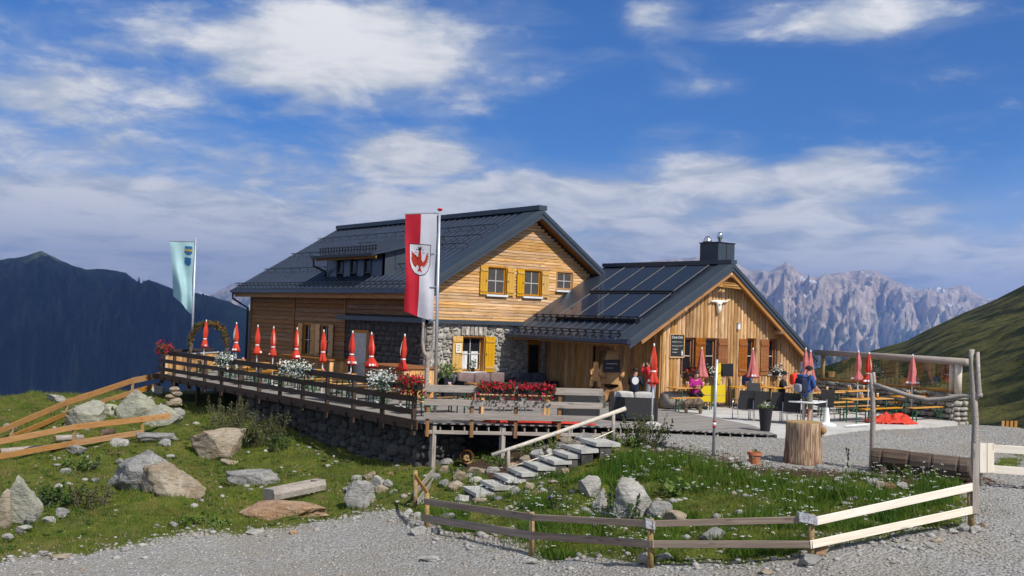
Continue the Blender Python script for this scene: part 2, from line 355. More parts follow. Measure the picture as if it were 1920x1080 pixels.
# ------------------------------------------------------------------ terrain
CP = [  # (photo x, photo y, height) of ground seen in the photograph
 (1250, 832, -.16), (1350, 838, -.16), (1480, 832, -.12), (1600, 860, -.2), (1750, 830, -.16), (1640, 812, -.06), (1900, 802, -.12), (1915, 880, -.3), (1790, 800, -.1), (1440, 872, -.24), (1340, 858, -.24), (1205, 838, -.2), (1560, 885, -.24), (1650, 893, -.24), (1810, 893, -.26),
 (800, 985, -1.5), (997, 1038, -1.3), (1220, 1060, -1.0), (1520, 1048, -.65), (1822, 990, -.27),
 (760, 1010, -1.6), (1000, 1078, -1.36), (1500, 1079, -.78), (1900, 1070, -.5), (1915, 960, -.36), (640, 990, -1.72), (300, 1040, -1.9), (0, 1070, -2.1), (600, 1078, -1.75), (300, 1078, -1.95),
 (1000, 940, -1.02), (1180, 930, -.78), (1400, 945, -.45), (1600, 960, -.4), (1100, 880, -.55), (1300, 900, -.42), (1000, 1000, -1.2), (1250, 1010, -.9), (1450, 1010, -.6),
 (925, 925, -1.18), (1020, 880, -.78), (1130, 838, -.22), (860, 940, -1.38),
 (815, 898, -1.36), (880, 872, -1.15), (970, 852, -.8), (1060, 828, -.42),
 (545, 950, -1.8), (310, 930, -1.85), (410, 858, -1.75), (30, 965, -1.95), (139, 837, -1.5), (0, 862, -1.55), (0, 757, -.9), (120, 739, -.9), (248, 738, -.9), (310, 742, -.95), (340, 790, -1.35), (250, 800, -1.4), (480, 850, -1.6), (620, 905, -1.7), (700, 930, -1.62), (150, 920, -1.8), (200, 985, -1.9), (400, 1000, -1.85)]
cps = [onZ(*c) for c in CP]
cps += [Vector(p) for p in ((16.1, 24.5, -1.33), (16.1, 26.1, -1.36), (16.1, 30.5, -1.24), (16.1, 33.5, -1.05), (16.1, 38.0, -.9), (15.8, 45, -.95), (19, 30, -1.2), (20, 40, -1.0), (19, 48, -1.0), (18.5, 24, -.9), (21, 24, -.45), (26, 30, -.5), (30, 40, -.8), (26, 22, -.35), (30, 22, -.35), (33, 24, -.4), (36, 30, -.8), (36, 20, -.45), (40, 18, -1.6), (44, 26, -3), (36, 12, -.6), (30, 6, -.5), (24, 5, -.4), (17, 5, -.45), (13, 4, -.3), (8, 8, -.6), (4, 14, -1.4), (0, 20, -2.2), (0, 0, 1.3), (3, 3, .9), (-6, 10, -1.2), (-10, 26, -2.6), (6, 0, 1.0), (12, -4, .8), (22, -6, .6), (36, -4, .4))]
# beyond the shoulder the ground drops into the valley
for (x, y, z) in ((0, 52, -3.6), (8, 60, -7), (-10, 45, -4), (18, 66, -9), (30, 70, -9), (42, 60, -7), (50, 40, -5), (54, 20, -3.5), (56, 0, -2), (-14, 62, -12), (12, 78, -16), (40, 78, -16)): cps.append(Vector((x, y, z)))
P = np.array([tuple(c) for c in cps])
def _k(r2): return np.where(r2 > 1e-9, .5*r2*np.log(r2+1e-12), 0)
_A = P[:, :2]; _d2 = ((_A[:, None]-_A[None])**2).sum(-1); n_ = len(P)
_S = np.zeros((n_+3, n_+3)); _S[:n_, :n_] = _k(_d2)+np.eye(n_)*.35; _S[:n_, n_] = 1; _S[:n_, n_+1:] = _A; _S[n_:, :n_] = _S[:n_, n_:].T
_w = np.linalg.solve(_S, np.concatenate([P[:, 2], np.zeros(3)]))
def hgt(x, y):
    x = np.atleast_1d(np.asarray(x, float)); y = np.atleast_1d(np.asarray(y, float)); out = np.zeros(len(x))
    for i in range(0, len(x), 20000):
        a = np.stack([x[i:i+20000], y[i:i+20000]], 1); d2 = ((a[:, None]-_A[None])**2).sum(-1)
        out[i:i+20000] = _k(d2)@_w[:n_]+_w[n_]+a@_w[n_+1:]
    return out
def H1(x, y): return float(hgt(x, y)[0])
def gpx(x, y, dz=0.0):
    """where the sight line through a photo point meets the ground"""
    d = ray(x, y); t = np.arange(9, 75, .1); pts = np.array(EYEP)[None]+t[:, None]*np.array(d)[None]
    below = pts[:, 2] < hgt(pts[:, 0], pts[:, 1])+dz
    i = int(np.argmax(below)) if below.any() else len(t)-1
    p = Vector(pts[i]); p.z = H1(p.x, p.y); return p
def poly_in(x, y, poly):
    c = np.zeros(len(x), bool); n = len(poly)
    for i in range(n):
        x1, y1 = poly[i]; x2, y2 = poly[(i+1) % n]
        c ^= ((y1 > y) != (y2 > y)) & (x < (x2-x1)*(y-y1)/(y2-y1+1e-12)+x1)
    return c
def poly_dist(x, y, poly, closed=True):
    d = np.full(len(x), 1e9); n = len(poly)
    for i in range(n if closed else n-1):
        a = np.array(poly[i]); b = np.array(poly[(i+1) % n]); ab = b-a
        t = np.clip(((x-a[0])*ab[0]+(y-a[1])*ab[1])/(ab@ab), 0, 1); d = np.minimum(d, np.hypot(x-a[0]-t*ab[0], y-a[1]-t*ab[1]))
    return d
def g2(x, y): p = gpx(x, y); return (p.x, p.y)
FENCE_PX = [(800, 985), (997, 1038), (1220, 1060), (1520, 1048), (1822, 990)]
FEN = [g2(*q) for q in FENCE_PX]
ROAD_EDGE = [g2(*q) for q in ((-60, 1062), (60, 1042), (200, 1030), (340, 1012), (480, 1000), (600, 985), (690, 962), (765, 965))]
road = ROAD_EDGE+FEN+[(19, 10.2), (21.5, 11.5), (22.8, 12.0), (23.5, 12.4), (60, 22), (60, -12), (-14, -12), (-14, ROAD_EDGE[0][1])]
garden_top = [g2(*q) for q in ((1195, 836), (1280, 850), (1340, 862), (1440, 882), (1500, 886), (1560, 890), (1660, 898), (1760, 905), (1820, 900))]
yard = garden_top+[(22.8, 12.4), (40, 17.5), (45, 30), (36.5, 33), (24, 33), (18.5, 24), (18.9, 20.6)]
nx, ny = 256, 300
gx = np.linspace(-14, 62, nx); gy = np.linspace(-12, 78, ny); GX, GY = np.meshgrid(gx, gy); fx, fy = GX.ravel(), GY.ravel()
hz = hgt(fx, fy)
def vnoise(x, y, s, seed=0):
    return np.array([mnoise.noise((a*s, b*s, seed*7.7)) for a, b in zip(x, y)])
n_a = vnoise(fx, fy, .55, 1); n_b = vnoise(fx, fy, 1.9, 2)
sd_road = poly_dist(fx, fy, road)*np.where(poly_in(fx, fy, road), 1, -1); sd_yard = poly_dist(fx, fy, yard)*np.where(poly_in(fx, fy, yard), 1, -1)
grav = np.clip(np.maximum(sd_road, sd_yard)/.9+.5+n_a*.35, 0, 1)
gtop_d = poly_dist(fx, fy, garden_top, False)
soil = np.clip(1.3-gtop_d/1.0+n_b*.6, 0, 1)
BANK = [g2(*q) for q in ((850, 868), (905, 862), (985, 838), (1075, 818), (1150, 818), (1150, 832), (1080, 850), (1000, 885), (930, 912), (900, 890))]
soil = np.maximum(soil, np.clip(poly_dist(fx, fy, BANK)*np.where(poly_in(fx, fy, BANK), 1, -1)/.35+.55+n_b*.5, 0, 1))
STEPS = [g2(*q) for q in ((880, 930), (930, 938), (1000, 905), (1080, 868), (1150, 845), (1130, 825), (1060, 850), (960, 892))]
gs = 1-grav
n_c = vnoise(fx, fy, 4.1, 17); rut = np.exp(-((sd_road-1.15-n_a*.25)/.22)**2)+np.exp(-((sd_road-2.7-n_a*.25)/.22)**2); hz2 = hz-grav*rut*.03+gs*(n_a*.20+n_b*.13+n_c*.05)+grav*(n_b*.015+n_a*.03)
me = bpy.data.meshes.new('ground'); ids = np.arange(nx*ny).reshape(ny, nx)
quads = np.stack([ids[:-1, :-1], ids[:-1, 1:], ids[1:, 1:], ids[1:, :-1]], -1).reshape(-1, 4)
me.from_pydata(np.stack([fx, fy, hz2], 1).tolist(), [], quads.tolist())
for nm, arr in (('gravel', grav), ('soil', soil), ('rut', rut)):
    at = me.attributes.new(nm, 'FLOAT', 'POINT'); at.data.foreach_set('value', arr.astype(np.float32))
me.polygons.foreach_set('use_smooth', [True]*len(me.polygons)); me.update()
gm = bpy.data.materials.new('alpine_ground'); gm.use_nodes = True; t = NT(gm.node_tree); b = t.n['Principled BSDF']
pos = t.node('ShaderNodeNewGeometry').outputs['Position']
av = t.node('ShaderNodeAttribute', attribute_name='gravel').outputs['Fac']; sv = t.node('ShaderNodeAttribute', attribute_name='soil').outputs['Fac']
nA = t.noise(pos, .5, 6, .6); nB = t.noise(pos, 3.2, 6, .65); nC = t.noise(pos, 17, 5, .7); nD = t.noise(pos, 60, 3, .7)
grc = t.mix(t.smooth(nB, .35, .68), (.06, .095, .010), (.135, .15, .022)); grc = t.mix(t.math('MULTIPLY', t.smooth(nA, .5, .7), .6), grc, (.17, .145, .045))
grc = t.mix(t.math('MULTIPLY', t.smooth(nC, .52, .7), .6), grc, (.075, .06, .024)); nE = t.noise(pos, 1.1, 6, .7); grc = t.mix(t.math('MULTIPLY', t.smooth(nE, .57, .68), .75), grc, (.16, .115, .055))
vor = t.node('ShaderNodeTexVoronoi', feature='F1'); t.put(vor.inputs['Vector'], pos); vor.inputs['Scale'].default_value = 16
vor2 = t.node('ShaderNodeTexVoronoi', feature='F1'); t.put(vor2.inputs['Vector'], pos); vor2.inputs['Scale'].default_value = 42
bw = t.node('ShaderNodeRGBToBW'); t.put(bw.inputs[0], vor.outputs['Color']); bw2 = t.node('ShaderNodeRGBToBW'); t.put(bw2.inputs[0], vor2.outputs['Color'])
gvc = t.ramp(t.math('ADD', t.math('MULTIPLY', bw.outputs[0], .5), t.math('MULTIPLY', bw2.outputs[0], .5)), [(.15, (.20, .195, .185)), (.5, (.31, .302, .285)), (.85, (.47, .46, .44))])
gvc = t.mix(t.math('MULTIPLY', t.smooth(nA, .42, .62), .55), gvc, (.29, .255, .20)); gvc = t.mix(t.math('MULTIPLY', t.smooth(t.noise(pos, 1.3, 6, .7), .55, .7), .45), gvc, (.19, .18, .155)); gvc = t.mix(t.math('MULTIPLY', t.smooth(nB, .55, .72), .25), gvc, (.42, .42, .42))
gvc = t.mix(t.math('MULTIPLY', t.node('ShaderNodeAttribute', attribute_name='rut').outputs['Fac'], .5), gvc, t.mix(nC, (.24, .22, .19), (.36, .345, .31)))
m1 = t.smooth(t.math('ADD', av, t.math('MULTIPLY', t.math('SUBTRACT', t.math('ADD', t.math('MULTIPLY', nB, .6), t.math('MULTIPLY', nC, .4)), .5), 1.5)), .38, .62)
col = t.mix(m1, grc, gvc)
m2 = t.smooth(t.math('ADD', sv, t.math('MULTIPLY', t.math('SUBTRACT', nC, .5), .9)), .45, .65)
col = t.mix(t.math('MULTIPLY', m2, t.math('SUBTRACT', 1.0, t.math('MULTIPLY', m1, .8))), col, (.075, .045, .032))
t.put(b.inputs['Base Color'], col); b.inputs['Roughness'].default_value = .95; b.inputs['Specular IOR Level'].default_value = .15
bp = t.node('ShaderNodeBump'); bp.inputs['Strength'].default_value = .9; bp.inputs['Distance'].default_value = .035
t.put(bp.inputs['Height'], t.math('ADD', t.math('ADD', nC, t.math('MULTIPLY', nD, .5)), t.math('MULTIPLY', vor.outputs['Distance'], -1.2))); t.l.new(bp.outputs[0], b.inputs['Normal'])
me.materials.append(gm); M['ground'] = gm
ground = bpy.data.objects.new('ground', me); link(ground); tag(ground, kind='structure')

# ------------------------------------------------------------------ far land
def fbm(p, oct=5, ridge=False):
    s, a, f = 0, 1, 1
    for _ in range(oct):
        v = mnoise.noise((p[0]*f, p[1]*f, p[2]*f)); v = (1-abs(v)*2) if ridge else v
        s += a*v; a *= .5; f *= 2.03
    return s
def interp(tab, x): return float(np.interp(x, [q[0] for q in tab], [q[1] for q in tab]))
def range_mesh(name, sky_px, dist, near, zbase, amp, m, step, rows=56, gully=1.0, seed=0, jag=0.0, curve=1.25, aspect=1.0):
    """a mountain flank: crest at the heights seen on the skyline, falling towards the valley, cut by gullies"""
    xs = np.arange(sky_px[0][0], sky_px[-1][0]+.1, step); vs = []; fs = []
    for i, x in enumerate(xs):
        R = interp(dist, x); sy = interp(sky_px, x)+jag*fbm((x*.05, seed, 3.1), 5); h = HORIZON+TILT*(x-960)
        az_ = math.atan((x-960)/FPX); dirv = FH*math.cos(az_)+R0*math.sin(az_); rr = R/math.cos(az_)
        zc = EYE+(h-sy)/FPX*R
        for j in range(rows+5):
            tt = j/rows                              # 0 valley .. 1 crest .. beyond
            if tt <= 1:
                rad = rr*(near+(1-near)*tt); z = zbase+(zc-zbase)*tt**curve
            else:
                rad = rr*(1+(tt-1)*1.2); z = zc-(tt-1)*(zc-zbase)*1.4
            env = 4*tt*(1-tt) if tt < 1 else 0; env = min(1, env*1.3)
            w = fbm((x*.0085*gully+.35*fbm((x*.008, tt*2, seed), 3), tt*1.9*aspect+.3*fbm((x*.012, tt*3, seed+3), 2), seed+1.5), 6, True)-.9
            w2 = fbm((x*.03*gully, tt*5*aspect, seed+8.2), 5, True)-.9
            z += amp*env*(w*.75+w2*.35); rad -= amp*1.4*env*(w*.6+w2*.3)
            q = dirv*rad; vs.append((q.x, q.y, z))
    n = rows+5
    for i in range(len(xs)-1):
        for j in range(n-1): fs.append((i*n+j, (i+1)*n+j, (i+1)*n+j+1, i*n+j+1))
    b = MB(); b.v = vs; b.f = fs; b.m = [0]*len(fs)
    o = b.build(name, m, None, smooth=True, fix=False); return tag(o, kind='structure')
def landm(n, low, high, rockc, rock_lo, rock_hi, s1, s2, steep=True, snow=False):
    m = bpy.data.materials.new(n); m.use_nodes = True; t = NT(m.node_tree); b = t.n['Principled BSDF']
    g = t.node('ShaderNodeNewGeometry'); pos = g.outputs['Position']; sp = t.node('ShaderNodeSeparateXYZ'); t.put(sp.inputs[0], pos)
    a = t.noise(pos, s1, 8, .65); c = t.noise(pos, s2, 6, .65)
    gcol = t.mix(t.smooth(a, .38, .64), low, high)
    sn = t.node('ShaderNodeSeparateXYZ'); t.put(sn.inputs[0], g.outputs['Normal'])
    f = t.math('ADD', t.math('ADD', sp.outputs[2], t.math('MULTIPLY', t.math('SUBTRACT', a, .5), (rock_hi-rock_lo)*3.2)), t.math('MULTIPLY', t.math('SUBTRACT', .62, sn.outputs[2]), (rock_hi-rock_lo)*(1.6 if steep else .2)))
    rc = t.mix(t.smooth(c, .35, .66), tuple(q*.62 for q in rockc), tuple(min(1, q*1.25) for q in rockc))
    fin = t.mix(t.smooth(f, rock_lo, rock_hi), gcol, rc)
    if snow: fin = t.mix(t.smooth(t.math('ADD', t.noise(pos, s1*3.1, 4, .5), t.math('MULTIPLY', t.math('SUBTRACT', sn.outputs[2], .6), .35)), .735, .75), fin, (.85, .87, .9))
    t.put(b.inputs['Base Color'], fin); b.inputs['Roughness'].default_value = .95; b.inputs['Specular IOR Level'].default_value = .1
    bp = t.node('ShaderNodeBump'); bp.inputs['Strength'].default_value = 1.0; bp.inputs['Distance'].default_value = 1/s2*.5
    t.put(bp.inputs['Height'], t.math('ADD', c, a)); t.l.new(bp.outputs[0], b.inputs['Normal'])
    return m
m_far = landm('limestone_range', (.07, .10, .05), (.12, .15, .07), (.54, .44, .35), -420, 160, 1/900, 1/160, snow=True)
m_left = landm('forest_ridge', (.012, .02, .014), (.085, .10, .05), (.10, .095, .08), 250, 900, 1/420, 1/60)
m_leftr = landm('green_spur', (.02, .034, .014), (.07, .10, .03), (.10, .10, .07), 700, 2400, 1/420, 1/80)
m_hill = landm('hill_turf', (.013, .019, .006), (.10, .095, .028), (.24, .225, .19), 26, 58, 1/9, 1/1.3, steep=False)
m_val = landm('valley_floor', (.03, .05, .02), (.07, .09, .03), (.1, .1, .08), 2000, 3000, 1/800, 1/150)
RIGHT = [(1150, 500), (1250, 486), (1330, 480), (1380, 494), (1402, 506), (1440, 509), (1452, 501), (1466, 497), (1474, 491), (1482, 497), (1496, 509), (1514, 519), (1532, 519), (1560, 515), (1590, 510), (1615, 505), (1640, 508), (1668, 521), (1700, 536), (1722, 543), (1750, 541), (1790, 538), (1806, 534), (1816, 536), (1826, 549), (1846, 558), (1880, 561), (1960, 566), (2300, 560), (2700, 540)]
range_mesh('mountain_range', RIGHT, [(1150, 12500), (2700, 12500)], .60, -760, 300, m_far, 2.6, rows=120, gully=1.25, seed=2, jag=2.6, curve=.95, aspect=1.15)
FARL = [(250, 560), (330, 552), (370, 547), (400, 552), (418, 541), (436, 531), (450, 529), (470, 533), (520, 520), (600, 525), (750, 540)]
range_mesh('mountain_range', FARL, [(250, 14500), (750, 14500)], .7, -760, 260, m_far, 3, rows=50, gully=1.6, seed=5, jag=2.5)
LEFT = [(-900, 420), (-500, 440), (-200, 470), (-60, 490), (0, 487), (40, 481), (62, 474), (75, 470.5), (86, 475), (110, 487), (140, 500), (160, 505), (185, 504), (215, 507), (236, 512), (250, 524), (263, 531), (285, 528), (300, 532), (330, 544), (365, 549), (400, 557)]
range_mesh('dark_mountain', LEFT, [(-900, 4300), (400, 5300)], .42, -760, 240, m_left, 4, rows=90, gully=1.3, seed=9, jag=1.2, curve=1.0, aspect=1.3)
SPUR = [(180, 640), (300, 585), (365, 557), (400, 556), (430, 566), (470, 582), (520, 606), (600, 640), (760, 690), (900, 740)]
range_mesh('green_spur', SPUR, [(180, 4900), (900, 4300)], .5, -760, 110, m_leftr, 4, rows=50, gully=1.2, seed=12, jag=1.5, curve=1.0)
vf = MB(); vf.add([(-30000, -30000, -720), (30000, -30000, -720), (30000, 30000, -720), (-30000, 30000, -720)], [(0, 1, 2, 3)]); tag(vf.build('valley_floor', m_val, fix=False), kind='structure')
# green hillside rising beyond the terrace
HS = [(1380, 726), (1480, 704), (1560, 683), (1600, 669), (1640, 656), (1700, 640), (1740, 619), (1800, 591), (1860, 566), (1920, 536), (2050, 478), (2300, 390), (2700, 300)]
xs = np.arange(1380, 2701, 5.0); rows = 90; vs = []; fs = []
for x in xs:
    e_s = (HORIZON+TILT*(x-960)-interp(HS, x))/FPX; e0 = -5.6/42
    for j in range(rows+8):
        tt = j/rows; D = 42*(330/42)**tt; e = e0+(e_s-e0)*min(tt, 1)**.75
        z = EYE+D*e
        if tt > 1: z -= (tt-1)*120
        env = min(1, tt*3)*min(1, max(0, 1.02-tt)*5)
        p = EYEP+(FH+R0*((x-960)/FPX))*D
        z += env*(2.6*fbm((p.x*.022, p.y*.022, 4.4), 4)+.5*fbm((p.x*.15, p.y*.15, 1.4), 3))
        vs.append((p.x, p.y, z))
n = rows+8
for i in range(len(xs)-1):
    for j in range(n-1): fs.append((i*n+j, (i+1)*n+j, (i+1)*n+j+1, i*n+j+1))
b_ = MB(); b_.v = vs; b_.f = fs; b_.m = [0]*len(fs); tag(b_.build('hillside', m_hill, smooth=True, fix=False), kind='structure')
# unseen cloud added above the view so its shadow darkens the left mountain
def lumpy(name, c, r, m, seed, sub=5):
    bm = bmesh.new(); bmesh.ops.create_icosphere(bm, subdivisions=sub, radius=1)
    for v in bm.verts:
        k = 1+.28*fbm((v.co.x*2+seed, v.co.y*2, v.co.z*2), 4); v.co = Vector((v.co.x*r[0]*k, v.co.y*r[1]*k, v.co.z*r[2]*k*(.45 if v.co.z < 0 else 1)))
    me = bpy.data.meshes.new(name); bm.to_mesh(me); bm.free(); me.materials.append(m); me.polygons.foreach_set('use_smooth', [True]*len(me.polygons))
    o = bpy.data.objects.new(name, me); link(o, None, c); o.location = c; return o
cm = mat('shade_cloud_white', (.82, .83, .85), rough=1, var=.03, scale=.002, bump=0, spec=0)
# haze: one box of even air
hv = bpy.data.materials.new('haze_air'); hv.use_nodes = True; t = NT(hv.node_tree); t.n.remove(t.n['Principled BSDF'])
pv = t.node('ShaderNodeVolumePrincipled'); pv.inputs['Color'].default_value = (.26, .47, 1.0, 1); pv.inputs['Density'].default_value = 8.2e-5; pv.inputs['Anisotropy'].default_value = .1
t.l.new(pv.outputs[0], t.n['Material Output'].inputs['Volume'])
hb = MB(); hb.box(-19000, 19000, -19000, 19000, -1000, 960); hz_o = hb.build('haze', hv, fix=True); tag(hz_o, kind='stuff')
mid = EYEP+(FH*math.cos(-.28)+R0*math.sin(-.28))*3700
lift = sdir*(2300/sdir.z)
tag(lumpy('shade_cloud', Vector((mid.x, mid.y, 0))+lift, (2300, 2000, 420), cm, 3.3), kind='structure')  # out of sight, added towards the sun to shade the ridge
# ================================================================== the hut
X0, Y0, XR, YB = 20.98, 32.21, 31.0, 47.75          # walls of the main house
RX, RZ, SL, SR = 25.93, 7.30, .60, .66               # ridge and roof slopes
YF, YBK, XE = 31.68, 48.35, 20.25                    # roof: front verge, back verge, left eave
def roofz(x): return RZ-SL*(RX-x) if x < RX else RZ-SR*(x-RX)
_stone_meshes = {}
def stone_meshes(m, n=9):
    k = m.name
    if k in _stone_meshes: return _stone_meshes[k]
    out = []
    for i in range(n):
        bm = bmesh.new(); bmesh.ops.create_cube(bm, size=1.0); bmesh.ops.subdivide_edges(bm, edges=bm.edges[:], cuts=1, use_grid_fill=True)
        for v in bm.verts:
            c = v.co; l = max(abs(c.x), abs(c.y), abs(c.z)); k_ = .5/max(1e-6, (abs(c.x)**4+abs(c.y)**4+abs(c.z)**4)**.25)
            v.co = c*k_*(.93+.0*l)+Vector((random.uniform(-.07, .07), random.uniform(-.05, .05), random.uniform(-.07, .07)))
        me = bpy.data.meshes.new('stone'); bm.to_mesh(me); bm.free(); me.materials.append(m); me.polygons.foreach_set('use_smooth', [True]*len(me.polygons)); out.append(me)
    _stone_meshes[k] = out; return out
def stones(parent, O, U, N, W_, H_, sw, sh, m, depth_=.16, holes=(), cap=300, ztop=None, jit=.5, zbot=None, proud=.05):
    """rows of separate uneven stones on a wall face; O lower corner, U along, N outward"""
    O = Vector(O); U = Vector(U).normalized(); N = Vector(N).normalized(); ms = stone_meshes(m); cnt = 0; v = 0; off = ORG[parent]
    ang = math.atan2(U.y, U.x)
    while v < H_-.03 and cnt < cap:
        h = sh*random.uniform(1-jit*.6, 1+jit*.7); h = min(h, H_-v); u = random.uniform(-.3, 0)*sw
        while u < W_ and cnt < cap:
            w = sw*random.uniform(1-jit, 1+jit*1.2); a, b = max(u, 0), min(u+w, W_); u += w
            if b-a < .06: continue
            cu, cv = (a+b)/2, v+h/2
            if any(h0 < cu+(b-a)*.35 and cu-(b-a)*.35 < h1 and g0 < cv+h*.3 and cv-h*.3 < g1 for (h0, h1, g0, g1) in holes): continue
            if ztop is not None and cv > ztop(cu): continue
            if zbot is not None and cv+h/2 < zbot(cu): continue
            o = bpy.data.objects.new('stone', random.choice(ms)); link(o, parent)
            p = O+U*cu+UP*cv+N*(proud-depth_/2+random.uniform(-.02, .02)); o.location = p-off
            o.rotation_euler = (random.uniform(-.05, .05), random.uniform(-.08, .08), ang+random.uniform(-.05, .05)); o.scale = ((b-a)*1.0, depth_, h*1.0); cnt += 1
        v += h
    return cnt
def rubble(parent, O, U, N, W_, H_, count, m, holes=(), big=1.0, n0=-.035, dp=.13, zlow=None):
    """field stones of every size set irregularly in mortar"""
    O = Vector(O); U = Vector(U); N = Vector(N); ms = stone_meshes(m); off = ORG[parent]; got = []; rs = random.Random(3); tries = 0; size = .30
    while len(got) < count and tries < 14000:
        tries += 1; size = big*(.30 if tries < 900 else .22 if tries < 3500 else .15 if tries < 8000 else .10)
        w = size*rs.uniform(.75, 1.5); h = w*rs.uniform(.42, .85); u, v = rs.uniform(w*.4, W_-w*.4), rs.uniform(h*.5, H_-h*.5)
        if any(h0 < u+w*.45 and u-w*.45 < h1 and g0 < v+h*.4 and v-h*.4 < g1 for (h0, h1, g0, g1) in holes): continue
        if zlow is not None and v+h/2 < zlow(u): continue
        if any(abs(u-a) < (w+b_)*.46 and abs(v-c) < (h+d)*.46 for a, c, b_, d in got): continue
        got.append((u, v, w, h)); o = bpy.data.objects.new('stone', rs.choice(ms)); link(o, parent)
        o.location = O+U*u+UP*v+N*(rs.uniform(n0, n0+.03))-off; o.rotation_euler = (rs.uniform(-.1, .1), rs.uniform(-.35, .35), math.atan2(U.y, U.x)+rs.uniform(-.1, .1)); o.scale = (w, dp, h)
def cut(a, b, holes):
    segs = [(a, b)]
    for h0, h1 in holes:
        segs = [s for p, q in segs for s in ((p, min(q, h0)), (max(p, h1), q)) if s[1]-s[0] > .03]
    return segs
class Face:
    """a wall face: o origin, u along, n outward"""
    def __init__(s, o, u, n): s.o = Vector(o); s.u = Vector(u); s.n = Vector(n)
    def p(s, u, z, n=0): return s.o+s.u*u+UP*z+s.n*n
    def box(s, mb, u0, u1, z0, z1, n0, n1):
        return mb.hexa([s.p(u0, z0, n1), s.p(u1, z0, n1), s.p(u1, z0, n0), s.p(u0, z0, n0), s.p(u0, z1, n1), s.p(u1, z1, n1), s.p(u1, z1, n0), s.p(u0, z1, n0)])
    def obj(s, name, u0, u1, z0, z1, n0, n1, m, parent): return s.box(MB(), u0, u1, z0, z1, n0, n1).build(name, m, parent)
def window(parent, F, u0, u1, z0, z1, frame=None, deep=.14, cols=2, rws=2, sill=None, shutters=None, sw=.42, curtains=False, open_=None, red=False):
    """recessed window: casing, glazed panes between bars, sill; shutters folded back on the wall"""
    frame = frame or M['frame']; w = .06
    wf = MB(); 
    F.box(wf, u0, u0+w, z0, z1, -deep, -deep+.06); F.box(wf, u1-w, u1, z0, z1, -deep, -deep+.06); F.box(wf, u0+w, u1-w, z0, z0+w, -deep, -deep+.06); F.box(wf, u0+w, u1-w, z1-w, z1, -deep, -deep+.06)
    F.box(wf, u0-.05, u0, z0-.02, z1+.05, -deep, .02); F.box(wf, u1, u1+.05, z0-.02, z1+.05, -deep, .02); F.box(wf, u0, u1, z1, z1+.05, -deep, .02)
    wo_ = wf.build('window', frame, parent)
    pw = (u1-u0-2*w)/cols; ph = (z1-z0-2*w)/rws; mbar = MB()
    for i in range(1, cols): F.box(mbar, u0+w+i*pw-.016, u0+w+i*pw+.016, z0+w, z1-w, -deep+.005, -deep+.055)
    for i in range(1, rws): F.box(mbar, u0+w, u1-w, z0+w+i*ph-.016, z0+w+i*ph+.016, -deep+.003, -deep+.057)
    if mbar.v: mbar.build('glazing_bar', M['cushion_w'] if not red else frame, wo_)
    for i in range(cols):
        for j in range(rws):
            F.box(MB(), u0+w+i*pw+.004, u0+w+(i+1)*pw-.004, z0+w+j*ph+.004, z0+w+(j+1)*ph-.004, -deep+.012, -deep+.022).build('pane', M['glass'], wo_)
    if curtains:
        for a in (0, 1):
            cb = MB(); n = 14; ua = u0+w+.03 if a == 0 else u1-w-(u1-u0)*.36; ub = ua+(u1-u0)*.30
            pts = [F.p(ua+(ub-ua)*k/n, z0+w+.01, -deep+.03+.012*math.sin(k*1.9)) for k in range(n+1)]; pt2 = [p+UP*((z1-z0)*.52) for p in pts]
            cb.add(pts+pt2, [(k, k+1, n+2+k, n+1+k) for k in range(n)]); cb.build('curtain', M['white'], wo_, fix=False)
    if sill: F.box(MB(), u0-.08, u1+.08, z0-.1, z0-.025, -deep+.02, .12).build('sill', sill, wo_)
    if shutters:
        for sx in (0, 1):
            a = u0-sw-.03 if sx == 0 else u1+.03
            n0 = .055; zb = z0-.04; zt = z1+.03
            sb = MB(); k = 3
            for q in range(k): F.box(sb, a+sw*q/k+.004, a+sw*(q+1)/k-.004, zb, zt, n0, n0+.035)
            so_ = sb.build('shutter', shutters, parent)
            [F.box(MB(), a+.02, a+sw-.02, zb+(zt-zb)*k_, zb+(zt-zb)*k_+.075, n0+.035, n0+.06).build('shutter_brace', shutters, so_) for k_ in (.10, .83)]
            hb_ = MB(); F.box(hb_, a+(sw-.09 if sx == 0 else .03), a+(sw-.06 if sx == 0 else .06), zb+(zt-zb)*.46, zb+(zt-zb)*.53, n0+.036, n0+.05); hb_.build('shutter_latch', M['black'], so_)
    return wo_

hut = thing('mountain_hut', (26, 40, 0), 'large alpine hut of stone and larch boards under a dark metal gable roof', 'building')
GF = Face((0, Y0, 0), (1, 0, 0), (0, -1, 0)); LF = Face((X0, 0, 0), (0, 1, 0), (-1, 0, 0))
# -- gable: wall core, stone storey, boards above
BELT = 2.80
win_g = [(23.73, 24.60, 3.90, 4.92), (25.52, 26.36, 3.90, 4.90), (27.22, 28.05, 4.22, 4.92)]
win_s = (22.66, 23.66, .93, 2.22); door_g = (25.85, 26.62, 0, 2.15)
